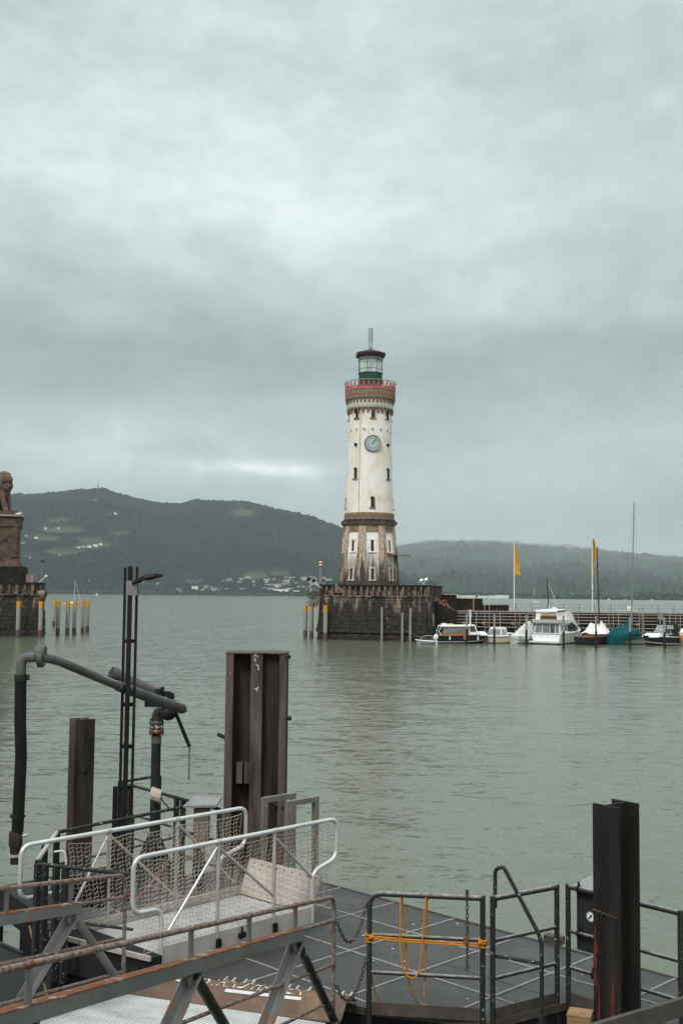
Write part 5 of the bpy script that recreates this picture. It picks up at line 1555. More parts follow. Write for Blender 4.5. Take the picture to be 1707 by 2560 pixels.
def grid_mat(name, ca, cb, step, fill, ang=0, rough=.6, bump=.6, wear=None):
    """woven or punched metal surface: a regular fine grid in the plate's own plane"""
    mt, gg, b = new_mat(name)
    co = gg.n('ShaderNodeTexCoord').outputs['Object']
    v = gg.mapping(co, rot=(0, 0, ang), scale=(1 / step, 1 / step, 1 / step))
    sp = gg.n('ShaderNodeSeparateXYZ'); gg.link(v, sp.inputs[0])
    fx = gg.m('ABSOLUTE', gg.m('SUBTRACT', gg.m('FRACT', sp.outputs[0]), .5))
    fy = gg.m('ABSOLUTE', gg.m('SUBTRACT', gg.m('FRACT', sp.outputs[1]), .5))
    d = gg.m('MAXIMUM', fx, fy)
    hole = gg.ramp(d, [(fill - .06, (1, 1, 1)), (fill + .06, (0, 0, 0))])
    n = gg.ramp(gg.noise(co, 2.3, 5, .65), [(.35, (.8, .8, .8)), (.68, (1.15, 1.15, 1.15))])
    col = gg.mix(hole, ca, cb)
    if wear:
        w = gg.ramp(gg.noise(co, 1.4, 6, .7), [(.56, (0, 0, 0)), (.7, (1, 1, 1))])
        col = gg.mix(gg.m('MULTIPLY', w, .55), col, wear)
    sp2 = gg.ramp(gg.noise(co, 26, 3, .6), [(.70, (0, 0, 0)), (.74, (1, 1, 1))])
    col = gg.mix(gg.m('MULTIPLY', sp2, .35), col, (.30, .29, .28, 1))
    col = gg.mix(1, col, n, 'MULTIPLY')
    gg.val(col, b.inputs['Base Color']); gg.val(gg.ramp(gg.noise(co, 1.1, 4, .6), [(.40, (rough * .55,) * 3), (.52, (rough,) * 3)]), b.inputs['Roughness'])
    bn = gg.n('ShaderNodeBump'); bn.invert = True; bn.inputs['Strength'].default_value = bump; bn.inputs['Distance'].default_value = .01
    gg.link(hole, bn.inputs['Height']); gg.link(bn.outputs[0], b.inputs['Normal'])
    return mt
ZD = 1.6
Q = Vector((1, 1, 0)).normalized()      # across the pontoon, away from the quay
P_ = Vector((1, -1, 0)).normalized()    # along the pontoon, to the right
def pq(p, q_, z=ZD): return Vector(((p + q_) / math.sqrt(2), (q_ - p) / math.sqrt(2), z))
DECKM = grid_mat('deck_mesh', (.078, .080, .077, 1), (.008, .009, .009, 1), .028, .34, R(45), .6, 1.0, wear=(.135, .112, .098, 1))
RUSTRED = M('red_rust_run', (.17, .034, .022, 1), (.09, .022, .017, 1), 12, rough=.8)
TOEM = M('dull_toe_board', (.055, .046, .040, 1), (.085, .075, .068, 1), 6, patch=(.13, .075, .05, 1), pscale=7, pcut=.6, rough=.7, bump=.2)
DECKLINE = M('deck_frame_bar', (.34, .32, .31, 1), (.16, .155, .15, 1), 25, rough=.5, bump=.3)
# ---- pontoon
# outline in (p,q): far edge q=11.42; near side stepped around the guide pile
PF = 11.42
out = [(-13.3, PF), (-4.2, PF), (-4.2, 9.96), (-6.62, 9.96), (-6.84, 8.98), (-7.92, 8.34), (-10.4, 7.55), (-13.3, 7.55)]
PON = thing('pontoon', 'dark floating landing pontoon with mesh deck panels in a pale framed grid', 'pontoon', pq(-8.5, 9.8, 0))
mb = MB(); pts = [pq(a, b_) for a, b_ in out]
mb.prism([(p.x, p.y) for p in pts], -.6, ZD - .06)
part('hull', mb, DULLHULL, PON)
# deck panels cut to a 1.03 m grid inside the outline
def clip(poly, inside, inter):
    res = []
    for a, b_ in zip(poly, poly[1:] + poly[:1]):
        ia, ib = inside(a), inside(b_)
        if ia: res.append(a)
        if ia != ib: res.append(inter(a, b_))
    return res
def half(poly, nx, ny, c):
    return clip(poly, lambda a: a[0] * nx + a[1] * ny <= c + 1e-9, lambda a, b_: (lambda t: (a[0] + (b_[0] - a[0]) * t, a[1] + (b_[1] - a[1]) * t))((c - a[0] * nx - a[1] * ny) / ((b_[0] - a[0]) * nx + (b_[1] - a[1]) * ny)))
regions = [[(-13.3, PF), (-4.2, PF), (-4.2, 9.96), (-13.3, 9.96)],
           [(-13.3, 9.96), (-6.62, 9.96), (-6.84, 8.98), (-13.3, 8.98)], [(-13.3, 8.98), (-6.84, 8.98), (-7.92, 8.34), (-13.3, 8.34)],
           [(-13.3, 8.34), (-7.92, 8.34), (-10.4, 7.55), (-13.3, 7.55)]]
GP, GQ = 1.025, 1.055
random.seed(9)
for i in range(-5, 5):
    for j in range(-4, 3):
        p0, q0 = -9.30 + i * GP, 9.52 + j * GQ
        for reg in regions:
            poly = reg[::-1] if False else reg
            g_ = .014
            for nx, ny, c in ((-1, 0, -(p0 + g_)), (1, 0, p0 + GP - g_), (0, -1, -(q0 + g_)), (0, 1, q0 + GQ - g_)):
                poly = half(poly, nx, ny, c)
                if len(poly) < 3: break
            if len(poly) >= 3:
                ar = abs(sum(a[0] * b_[1] - b_[0] * a[1] for a, b_ in zip(poly, poly[1:] + poly[:1]))) / 2
                if ar < .004: continue
                pw = [pq(a, b_) for a, b_ in poly]
                mb = MB(); mb.prism([(p.x, p.y) for p in pw], ZD - .05, ZD - .004 + random.uniform(-.003, .002))
                part('deck_panel', mb, DECKM, PON)
def inside_span(fixed, val, lo, hi):      # spans of a grid line inside the outline
    xs_ = []
    for a, b_ in zip(out, out[1:] + out[:1]):
        A, B = (a, b_) if fixed == 0 else ((a[1], a[0]), (b_[1], b_[0]))
        if (A[0] - val) * (B[0] - val) < 0:
            t = (val - A[0]) / (B[0] - A[0]); xs_.append(A[1] + (B[1] - A[1]) * t)
    xs_.sort()
    return list(zip(xs_[::2], xs_[1::2]))
for i in range(-4, 6):
    v = -9.30 + i * GP
    for a, b_ in inside_span(0, v, 0, 0):
        mb = MB(); mb.beam(pq(v, a, ZD - .02), pq(v, b_, ZD - .02), .022, .05); part('frame_bar', mb, DECKLINE, PON)
for j in range(-1, 2):
    v = 9.52 + j * GQ
    for a, b_ in inside_span(1, v, 0, 0):
        mb = MB(); mb.beam(pq(a, v, ZD - .023), pq(b_, v, ZD - .023), .022, .05); part('frame_bar', mb, DECKLINE, PON)
for a, b_ in zip(out, out[1:] + out[:1]):
    mb = MB(); d = (pq(*b_) - pq(*a)).normalized()
    mb.beam(pq(*a, ZD - .03) + d * .001, pq(*b_, ZD - .03) - d * .001, .03, .075)
    part('edge_angle', mb, TOEM, PON)
# small plate lying at the deck edge, and a mooring bracket
mb = MB(); c_ = atZ(1384, 2358, ZD); mb.box((c_.x, c_.y, ZD + .045), (.22, .12, .09), R(-38)); solo('mooring_bracket', mb, TOEM, 'short rusty bracket on the far deck edge behind the mid railing', 'bracket', (c_.x, c_.y, ZD))
rr_ = random.Random(31); mb = MB()
for k in range(16):        # gull droppings and scuffs
    a, b_ = rr_.uniform(-10.2, -6.9), rr_.uniform(9.0, 11.3); c_ = pq(a, b_, ZD + .003); s_ = rr_.uniform(.005, .022)
    mb.add([c_ + Vector((s_ * rr_.uniform(.5, 1.4) * math.cos(t_), s_ * rr_.uniform(.5, 1.4) * math.sin(t_), 0)) for t_ in [i * math.pi / 4 for i in range(8)]], [tuple(range(8))])
part('bird_droppings', mb, WHITEPAINT, PON, kind='stuff')
# ---- railing sections of the pontoon
def on_deck(px, py_top, ztop):        # foot under a post whose top is seen at a pixel
    p = atZ(px, py_top, ztop); return Vector((p.x, p.y, ZD))
ZR = 2.76
def rail_section(label, a, b_, heights, toe=True, r=.027, round_left=False, mt=None, posts=(True, True), name='railing_section'):
    mt = mt or DARKRAIL
    t = thing(name, label, 'railing', a)
    zt_ = ZR
    if round_left:
        mb = MB(); mb.tube(fillet([a - Vector((0, 0, .25)), Vector((a.x, a.y, zt_)), Vector((b_.x, b_.y, zt_))], .13), r, 9); part('top_rail', mb, WORNLITRAIL, t)
        mb = MB(); mb.tube([b_ - Vector((0, 0, .25)), Vector((b_.x, b_.y, zt_ + .024))], r, 9); part('post', mb, mt, t)
    else:
        mb = MB(); d = (b_ - a).normalized()
        mb.tube([Vector((a.x, a.y, zt_)), Vector((b_.x, b_.y, zt_))], r, 9); part('top_rail', mb, WORNLITRAIL, t)
        for p in (a, b_):
            mb = MB(); mb.tube([p - Vector((0, 0, .25)), Vector((p.x, p.y, zt_ + r * .9))], r, 9); part('post', mb, mt, t)
    for h in heights:
        mb = MB(); mb.tube([Vector((a.x, a.y, ZD + h)), Vector((b_.x, b_.y, ZD + h))], r * .72, 8); part('mid_rail', mb, WORNLITRAIL, t)
    if toe:
        mb = MB(); mb.beam(Vector((a.x, a.y, ZD + .055)), Vector((b_.x, b_.y, ZD + .055)), .008, .12); part('toe_board', mb, TOEM, t)
    return t
GA, GB = on_deck(924, 2233, ZR), on_deck(1206, 2246, ZR)
rail_section('low gate section of pontoon railing hung with orange rope', GA, GB, (.76, .40), round_left=True, name='gate_railing')
RA_, RB_ = on_deck(1231, 2247, ZR), on_deck(1391, 2217, ZR)
rail_section('pontoon railing section between the roped gate and the control box', RA_, RB_, (.76, .40))
RC_, RD_ = on_deck(1419, 2216, ZR), on_deck(1699, 2283, ZR)
rail_section('right-hand pontoon railing passing behind the dark steel pile', RC_, RD_, (.72, .36))
# stair handrail standing on the deck behind
t = thing('stair_handrail', 'bent dark handrail with raised hook end behind the middle pontoon railing', 'handrail', RA_ + Q * .12)
A_ = Vector((RA_.x + .03, RA_.y + .05, 0)); B_ = on_deck(1353, 2296, 2.62)
B_ = Vector((B_.x, B_.y, 0))
mb = MB(); mb.tube(fillet([(A_.x, A_.y, ZR - .1), (A_.x, A_.y, 3.03), (A_.x + (B_.x - A_.x) * .18, A_.y + (B_.y - A_.y) * .18, 3.07), (B_.x, B_.y, 2.42), (B_.x, B_.y, ZD)], .09), .02, 8); part('rail', mb, DARKRAIL, t)
mb = MB(); mb.tube([(A_.x, A_.y, ZD + .60), (B_.x, B_.y, ZD + .60)], .018, 7); part('mid_rail', mb, DARKRAIL, t)
mb = MB(); mb.lathe((B_.x, B_.y, ZD), [(.035, 0), (.035, .12)], 8); part('foot_sleeve', mb, DARKRAIL, t)
# orange rope on the gate
def gate_pt(f_, z, off=0):
    d = (GB - GA); n_ = Vector((d.y, -d.x, 0)).normalized()
    p = GA + d * f_ + n_ * off
    return Vector((p.x, p.y, z))
def gpx(px): return (px - 922) / (1207 - 922)
t = thing('orange_rope', 'orange rope looped over the gate top rail and lashed along its middle rail', 'rope', gate_pt(.3, ZD))
def gz(py): return ZR - (py - 2238) / 268.0 * 1.16
lo = [gate_pt(gpx(1001), ZR + .02, -.035), gate_pt(gpx(1001), ZR + .035, 0), gate_pt(gpx(1001), gz(2270), .034), gate_pt(gpx(1002), gz(2350), .04), gate_pt(gpx(1006), gz(2395), .045), gate_pt(gpx(1019), gz(2415), .045), gate_pt(gpx(1034), gz(2420), .045),
      gate_pt(gpx(1048), gz(2408), .045), gate_pt(gpx(1054), gz(2375), .045), gate_pt(gpx(1060), gz(2300), .04), gate_pt(gpx(1064), gz(2250), .034), gate_pt(gpx(1066), ZR + .035, 0), gate_pt(gpx(1068), ZR, -.036), gate_pt(gpx(1066), gz(2330), -.04), gate_pt(gpx(1063), gz(2420), -.04), gate_pt(gpx(1060), gz(2463), -.04)]
mb = MB(); mb.tube(fillet(lo, .05, 3), .0085, 6); part('loop', mb, YROPE, t)
lo2 = [gate_pt(gpx(1001), ZR + .035, -.0), gate_pt(gpx(1004), gz(2250), -.04), gate_pt(gpx(1013), gz(2350), -.05), gate_pt(gpx(1020), gz(2430), -.07), gate_pt(gpx(1032), gz(2470), -.12), gate_pt(gpx(1046), gz(2495), -.2), gate_pt(gpx(1062), ZD + .01, -.3)]
mb = MB(); mb.tube(fillet(lo2, .05, 3), .0085, 6); part('loose_strand', mb, YROPE, t)
lo3 = [gate_pt(.005, gz(2395), -.03), gate_pt(gpx(929), gz(2440), -.06), gate_pt(gpx(938), gz(2475), -.12), gate_pt(gpx(955), ZD + .01, -.2)]
mb = MB(); mb.tube(fillet(lo3, .05, 3), .0085, 6); part('loose_strand', mb, YROPE, t)
for k, o_ in enumerate((.030, .036)):
    mb = MB(); mb.tube([gate_pt(0.0, ZD + .755 - k * .02, o_), gate_pt(.3, ZD + .742 - k * .022, .03), gate_pt(.65, ZD + .735 - k * .02, .03), gate_pt(1.0, ZD + .735 - k * .02, o_)], .0085, 6); part('lashing', mb, YROPE, t)
for f_, c in ((0, GA), (1, GB)):
    for k in range(4):
        mb = MB(); z = ZD + .71 + k * .021 + random.uniform(-.004, .004)
        mb.tube([Vector((c.x + .036 * math.cos(a), c.y + .036 * math.sin(a), z + .012 * math.sin(a + k * 2))) for a in [i * math.pi / 5 for i in range(10)]], .010, 6, closed=True); part('knot_turn', mb, YROPE, t)
    mb = MB(); mb.blob(gate_pt(f_ - .02 * (1 if f_ else -1), ZD + .75, .045), .022, 0, 2, .3); part('knot', mb, YROPE, t)
# chains
def chain(name, pts, label, link=.052, r=.0055):
    t = thing(name, label, 'chain', pts[0])
    pts = [Vector(p) for p in pts]
    acc = [0]
    for a, b_ in zip(pts, pts[1:]): acc.append(acc[-1] + (b_ - a).length)
    n = int(acc[-1] / (link * .78))
    def at(s_):
        for (a, b_), l0, l1 in zip(zip(pts, pts[1:]), acc, acc[1:]):
            if s_ <= l1: return a + (b_ - a) * ((s_ - l0) / max(l1 - l0, 1e-6)), (b_ - a).normalized()
        return pts[-1], (pts[-1] - pts[-2]).normalized()
    mb = MB()
    for k in range(n):
        c, d = at((k + .5) * acc[-1] / n)
        u = d.orthogonal().normalized(); u = Matrix.Rotation(R(90) * (k % 2) + .4, 3, d) @ u
        ring = []
        for i in range(10):
            a = 2 * math.pi * i / 10
            ring.append(c + d * (math.cos(a) * link * .5) + u * (math.sin(a) * link * .27))
        mb.tube(ring, r, 5, closed=True)
    part('links', mb, CHAIN, t, kind='stuff')
    return t
# ---- gangway A: rusty truss bridge from the quay
E_R, E_L = Vector((-.03, 10.8, 0)), Vector((-2.135, 11.54, 0))
DA = Vector((-.33, -.944, 0)).normalized()
SLOPE, ZE = .172, 2.865
def ga(side, s_, dz):           # s metres from the pontoon end towards the quay
    e = E_R if side == 'R' else E_L
    return Vector((e.x + DA.x * s_, e.y + DA.y * s_, ZE + SLOPE * s_ + dz))
GW = thing('access_bridge', 'rusty grey steel truss gangway rising from the pontoon to the quay', 'gangway', (-1, 9, 1))
SMAX = 9.5
NODES, BOT = [.95, 2.93, 4.91, 6.9, 8.9], [-.06, 1.93, 3.92, 5.9, 7.9]
for sd in 'RL':
    mb = MB()
    mb.tube(fillet([ga(sd, 0, -1.15), ga(sd, 0, 0), ga(sd, 1.0, 0)], .13, 6)[:-1] + [ga(sd, 1.0, 0)] + [ga(sd, SMAX, 0)], .020, 9)
    part('handrail', mb, RUSTRAIL, GW)
    # upper chord: channel with rusty top flange
    mb = MB(); mb.sect(ga(sd, .86, -.25), ga(sd, SMAX, -.25), [(-.04, -.05), (-.04, .04), (.04, .04), (.04, -.05), (.031, -.05), (.031, .031), (-.031, .031), (-.031, -.05)])
    ch = part('upper_chord', mb, GREYRUST, GW)
    mb = MB(); mb.beam(ga(sd, .86, -.2055), ga(sd, SMAX, -.2055), .084, .008); part('chord_cap', mb, RUSTTOP, ch)
    mb = MB(); mb.tube([ga(sd, 0, -.22), ga(sd, .86, -.22)], .017, 7); part('end_rail', mb, RUSTRAIL, GW)
    for dz in (-.62, -.95):
        mb = MB(); mb.tube([ga(sd, 0, dz), ga(sd, SMAX, dz)], .015, 7); part('knee_rail', mb, RUSTRAIL, GW)
    for s_ in (1.0, 1.98, 2.98, 4.9, 5.9, 6.9, 7.9):
        mb = MB(); mb.tube([ga(sd, s_, -.20), ga(sd, s_, -.02)], .020, 8); part('stub_post', mb, GREYRUST, GW)
        mb = MB(); mb.tube([ga(sd, s_ - .022, 0), ga(sd, s_ + .022, 0)], .0235, 9); part('weld_collar', mb, RUSTTOP, GW)
    mb = MB(); mb.sect(ga(sd, .0, -1.2), ga(sd, SMAX, -1.2), [(-.05, -.07), (.05, -.07), (.05, -.06), (-.04, -.06), (-.04, .06), (-.05, .06)]); part('lower_chord', mb, RUSTTOP if sd == 'L' else GREYRUST, GW)
    for i, n_ in enumerate(NODES):
        a, b1_, b2_ = ga(sd, n_, -.31), ga(sd, BOT[i], -1.16), ga(sd, BOT[i] + 1.99, -1.16)
        mb = MB(); mb.tube([a, b1_], .040, 9); part('diagonal_tube', mb, GREYRUST if sd == 'L' else DARKRAIL, GW)
        mb = MB(); mb.sect(a, b2_, [(-.045, -.045), (.045, -.045), (.045, -.036), (-.036, -.036), (-.036, .045), (-.045, .045)], up=(.9, -.3, .4)); part('diagonal_angle', mb, GREYRUST, GW)
        mb = MB(); mb.plate([ga(sd, n_ - .13, -.29), ga(sd, n_ + .13, -.29), ga(sd, n_ + .06, -.42), ga(sd, n_ - .06, -.42)], .008); gs_ = part('gusset', mb, GREYRUST, GW)
        for k_ in (-.07, 0, .07):
            mb = MB(); mb.blob(ga(sd, n_ + k_, -.325), .013, 0, 1); part('bolt_head', mb, RUSTTOP, gs_)
PERF = grid_mat('perforated_plate', (.62, .63, .62, 1), (.06, .06, .06, 1), .042, .25, R(19.3), .45, .8, wear=(.40, .30, .24, 1))
for k in range(8):
    s0 = .02 + k * 1.15
    mb = MB()
    inn = .06
    vR, vL = (E_L - E_R).normalized() * inn, (E_R - E_L).normalized() * inn
    q4_ = [ga('R', s0, -1.16) + vR, ga('R', s0 + 1.135, -1.16) + vR, ga('L', s0 + 1.135, -1.16) + vL, ga('L', s0, -1.16) + vL]
    mb.plate(q4_, .02); part('floor_plate', mb, PERF, GW)
    mb = MB(); mb.beam(ga('R', s0, -1.24) + vR, ga('L', s0, -1.24) + vL, .06, .10); part('cross_beam', mb, GREYRUST, GW)
# landing flap with painted words
fl = thing('landing_flap', 'rusty curved steel flap with worn white lettering bridging gangway and pontoon', 'ramp flap', (-.9, 11.6, 1.6))
fa, fb = Vector((-1.93, 12.30, 0)), Vector((.20, 11.62, 0))
na, nb_ = Vector((-2.18, 11.42, 0)), Vector((.03, 10.84, 0))
rg = []
zfl = lambda v: ZD + .03 + .12 * math.sin(math.pi * min(1, v * 1.15)) + (.07 * v)
for i in range(9):
    v = i / 8
    a, b_ = fa.lerp(na, v), fb.lerp(nb_, v)
    rg.append([Vector((a.x, a.y, zfl(v))), Vector((b_.x, b_.y, zfl(v))), Vector((b_.x, b_.y, zfl(v) - .012)), Vector((a.x, a.y, zfl(v) - .012))])
mb = MB(); mb.loft(rg, smooth=False); pl_ = part('plate', mb, RUSTPLATE, fl)
def flap_pt(u, v, dz=.004):
    a, b_ = fa.lerp(na, v), fb.lerp(nb_, v); p = a.lerp(b_, u)
    return Vector((p.x, p.y, zfl(v) + dz))
tv, tf = text_mesh('BITTE ABSTAND HALTEN', 1, 0)
mxx = max(abs(v.x) for v in tv)
mb = MB(); mb.add([flap_pt(.07 + .72 * (v.x + mxx) / (2 * mxx), .56 - .34 * v.y / .73) for v in tv], tf); part('lettering', mb, WHITEPAINT, fl)
for u0, u1 in ((.07, .14), (.45, .80)):
    mb = MB(); mb.add([flap_pt(u0, .60), flap_pt(u1, .60), flap_pt(u1, .66), flap_pt(u0, .66)], [(0, 1, 2, 3)]); part('underline', mb, WHITEPAINT, fl)
for u in (.36, .46, .68, .78, .94):
    p = flap_pt(u, -.04, 0); mb = MB()
    d = (fb - fa).normalized(); n_ = (fa - na).normalized()
    for k in (-.045, .045): mb.beam(p + d * k, p + d * k + n_ * .15 + Vector((0, 0, .01)), .02, .05)
    mb.tube([p - d * .09 + n_ * .05, p + d * .09 + n_ * .05], .016, 6)
    part('hinge', mb, DULLALU, fl)
# chains between gangway end and gate
E0 = ga('R', 0, 0)
def sagc(a, b_, sag, n=12):
    return line(a, b_, sag, 0, n)
chain('safety_chain', sagc(Vector((E0.x + .03, E0.y, 2.63)), Vector((GA.x - .03, GA.y, 2.66)), .27), 'upper sagging chain between the rusty gangway end and the gate post')
chain('safety_chain', sagc(Vector((E0.x + .03, E0.y, 2.05)), Vector((GA.x - .03, GA.y, 2.13)), .25), 'lower sagging chain between the rusty gangway end and the gate post')
ct = chain('hanging_chain', [gate_pt(gpx(1168), ZR + .02, .035), gate_pt(gpx(1169), ZR - .3, .04), gate_pt(gpx(1169), ZR - .68, .04)], 'dark chain hanging down from the gate top rail beside the right gate post')
mb = MB(); p = gate_pt(gpx(1168), ZR, 0); mb.tube([p + Vector((0, .034 * math.cos(a), .034 * math.sin(a))) for a in [k * .63 for k in range(10)]], .009, 5, closed=True); mb.box(p + Vector((0, 0, .05)), (.03, .03, .05)); part('shackle', mb, CHAIN, ct)
mb = MB(); p = gate_pt(gpx(1166), ZR - .39, .045); mb.box(p, (.04, .03, .06)); part('padlock', mb, RUSTTOP, ct)

# ---- control box on the right railing
cbp = RC_ + (RD_ - RC_).normalized() * .25
d_ = (RD_ - RC_).normalized(); n_ = Vector((-d_.y, d_.x, 0)); n_ = n_ if n_.y > 0 else -n_
CB = thing('control_box', 'dark control box with pale lid and round white sticker behind the right railing', 'control box', cbp)
c0 = RC_ + d_ * .28 + n_ * .19
def obox(c, w, dp, z0, z1, mt, name, parent, **k):
    mb = MB(); a = c - d_ * w / 2 - n_ * dp / 2; b_ = c + d_ * w / 2 - n_ * dp / 2; e = c + d_ * w / 2 + n_ * dp / 2; f_ = c - d_ * w / 2 + n_ * dp / 2
    mb.hexa([(p.x, p.y, z0) for p in (a, b_, e, f_)], [(p.x, p.y, z1) for p in (a, b_, e, f_)]); return part(name, mb, mt, parent, **k)
obox(c0, .42, .28, 2.14, 2.74, BOXM, 'body', CB)
mb = MB(); a = [c0 + d_ * x_ * .235 + n_ * y_ * .17 for x_, y_ in ((-1, -1), (1, -1), (1, 1), (-1, 1))]
mb.hexa([(p.x, p.y, 2.742) for p in a], [(p.x, p.y, 2.78 + (.05 if i > 1 else 0)) for i, p in enumerate(a)]); part('lid', mb, LIDM, CB)
fc = c0 - n_ * .142 - d_ * .04
def ring_face(c, r, off, n=20): return [Vector((c.x, c.y, 2.50)) + d_ * (r * math.cos(a)) + Vector((0, 0, r * math.sin(a))) - n_ * off for a in [2 * math.pi * i / n for i in range(n)]]
TEALRING = M('teal_ring', (.02, .16, .14, 1), (.03, .2, .17, 1), 3, rough=.5)
mb = MB(); mb.add(ring_face(fc, .058, .003), [tuple(range(20))]); st_ = part('sticker_ring', mb, TEALRING, CB)
mb = MB(); mb.add(ring_face(fc, .044, .006), [tuple(range(20))]); part('sticker', mb, WHITE, st_)
mb = MB(); p = Vector((fc.x, fc.y, 2.50)) - n_ * .012; mb.beam(p - d_ * .018 - Vector((0, 0, .022)), p + d_ * .02 + Vector((0, 0, .024)), .012, .004, up=-n_); part('sticker_symbol', mb, BLACK, st_)
cbx = c0 - d_ * .05 - n_ * .05
mb = MB(); mb.tube(fillet([(cbx.x, cbx.y, 2.16), (cbx.x - .01, cbx.y - .12, 1.95), (cbx.x + .0, cbx.y - .22, 1.6), (cbx.x + .06, cbx.y - .34, 1.25), (cbx.x + .1, cbx.y - .36, .8)], .2), .026, 8); part('cable', mb, RUBBER, CB)
for s_, z in ((.13, ZR), (.50, ZR), (.13, ZD + .72), (.52, ZD + .72), (.30, ZD + .36)):
    p = RC_ + d_ * s_; mb = MB()
    mb.tube([Vector((p.x, p.y, z)) + n_ * (.036 * math.cos(a)) + Vector((0, 0, .036 * math.sin(a))) for a in [k * .63 for k in range(10)]], .011, 5, closed=True); mb.box((p.x, p.y, z + .05), (.02, .02, .04)); part('clamp', mb, BLACK, CB)
# ---- steel piles
def h_pile(name, label, c, yaw, size, z0, z1, mt, mt2=None, tf=.022):
    t = thing(name, label, 'pile', (c[0], c[1], 0))
    e = Vector((math.cos(yaw), math.sin(yaw), 0)); n_ = Vector((-math.sin(yaw), math.cos(yaw), 0))
    C0 = Vector((c[0], c[1], 0)); hs = size / 2
    def slab_(a0, a1, b0, b1, mt_, nm):
        mb = MB(); q_ = [C0 + e * a0 + n_ * b0, C0 + e * a1 + n_ * b0, C0 + e * a1 + n_ * b1, C0 + e * a0 + n_ * b1]
        zj = z1 + random.uniform(-.012, .012)
        mb.hexa([(p.x, p.y, z0) for p in q_], [(p.x, p.y, zj) for p in q_]); return part(nm, mb, mt_, t)
    slab_(-hs, hs, -hs, -hs + tf, mt, 'flange'); slab_(-hs, hs, hs - tf, hs, mt2 or mt, 'flange')
    slab_(-.011, .011, -hs + tf, hs - tf, mt2 or mt, 'web')
    return t, e, n_, C0
t, e, n_, C0 = h_pile('steel_pile', 'tall dark steel beam pile with red streaks at the right of the pontoon', (2.535, 10.42), R(-52), .295, -1.5, 3.83, PILEDK)
mb = MB()
for k in range(16):
    x_ = -.13 + .27 * k / 15; p = C0 + e * x_ - n_ * .155; z = 2.87 - .02 * k / 15 + .006 * math.sin(k * 2.2)
    mb.blob((p.x, p.y, z), .010, 0, 1, .3)
part('weld_seam', mb, PILEEDGE, t, kind='stuff')
for x_, z0_, z1_, w_ in ((-.085, 1.2, 2.35, .034), (.015, 1.0, 1.85, .05), (.07, 1.5, 2.36, .065), (-.03, .9, 1.55, .04), (-.12, 2.1, 2.75, .045), (.045, .8, 1.5, .03)):
    rr_ = random.Random(int(x_ * 1000) + 99); n_s = 14; L_, R__ = [], []
    for k in range(n_s + 1):
        z = z0_ + (z1_ - z0_) * k / n_s; ww_ = w_ * math.sin(math.pi * (k + .3) / (n_s + .6)) * rr_.uniform(.4, 1.3); sh_ = .008 * rr_.uniform(-1, 1)
        for lst, sg_ in ((L_, -1), (R__, 1)):
            p = C0 + e * (x_ + sh_ + sg_ * ww_ / 2) - n_ * (.1512); lst.append(Vector((p.x, p.y, z)))
    mb = MB(); mb.add(L_ + R__, [(k, k + 1, k + 2 + n_s, k + 1 + n_s) for k in range(n_s)]); part('rust_streak', mb, RUSTRED, t)
h_pile('steel_pile', 'short rusty steel beam pile rising from the water at the left', (-4.10, 18.1), R(32), .315, -1.5, 3.70, PILE, PILEEDGE)
p = atY(208, 1922, 17.93); mb = MB(); mb.tube([p + Vector((0, -.02, 0)), p + Vector((0, .05, 0))], .045, 12); solo('lifting_hole_disc', mb, DARKHOLE, 'dark round lifting eye on the short rusty pile at the left', 'lifting eye', p)  # dark disc painted in place of the shade inside the hole
# big double pile in the middle
BP = thing('double_pile', 'massive rusty double steel pile standing behind the gangway', 'pile', (-1.33, 18.2, 0))
def zx(px, y=18.0): return atY(px, 1900, y).x
def slab2(x0, x1, y0, y1, z0, z1, mt, nm, **k):
    mb = MB(); mb.hexa([(x0, y0, z0), (x1, y0, z0), (x1, y1, z0), (x0, y1, z0)], [(x0, y0, z1), (x1, y0, z1 - .01), (x1, y1, z1 - .005), (x0, y1, z1 + .004)]); return part(nm, mb, mt, BP, **k)
ztop = atY(640, 1635, 18).z
X = [zx(561), zx(580), zx(624), zx(653), zx(696), zx(713)]
slab2(X[0], X[1], 18.0, 18.06, -1.5, ztop, PILEEDGE, 'flange'); slab2(X[0] + .01, X[0] + .05, 18.06, 18.7, -1.5, ztop, PILE, 'flange_web')
slab2(X[1] - .02, X[2] + .01, 18.24, 18.27, -1.5, ztop, PILE, 'web')
slab2(X[2], X[3], 18.0, 18.06, -1.5, ztop, PILEEDGE, 'middle_flange'); slab2(X[2] + .02, X[2] + .06, 18.06, 18.7, -1.5, ztop, PILE, 'flange_web'); slab2(X[3] - .05, X[3] - .01, 18.06, 18.7, -1.5, ztop, PILE, 'flange_web')
slab2(X[3] - .01, X[4] + .02, 18.12, 18.15, -1.5, ztop, PILE, 'web')
slab2(X[4], X[5], 17.96, 18.02, -1.5, ztop - .02, PILEEDGE, 'flange'); slab2(X[5] - .05, X[5] - .01, 18.02, 18.7, -1.5, ztop - .02, PILE, 'flange_web')
slab2(X[0], X[5], 18.7, 18.74, -1.5, ztop, PILE, 'back_plate')
mb = MB(); mb.box(((X[0] + X[5]) / 2, 18.36, ztop + .012), (X[5] - X[0] + .02, .74, .02)); part('cap_plate', mb, PILEEDGE, BP)
zb1, zb0 = atY(605, 1907, 18.05).z, atY(605, 1958, 18.05).z
for a, b_ in ((591, 606), (611, 627)): slab2(zx(a), zx(b_), 18.02, 18.34, zb0, zb1, PILEEDGE, 'welded_block')
for px, py, dx, dy in ((714, 1790, .12, -.12), (561, 1848, -.16, .05), (714, 1637, .10, -.12), (700, 2012, .16, -.1)):
    p = atY(px, py, 18.05); mb = MB(); mb.tube([p - Vector((dx * .6, 0, 0)), p + Vector((dx * .7, dy, -.03 if dx > 0 else .07))], .032, 8); part('rung_stub', mb, PILE, BP)
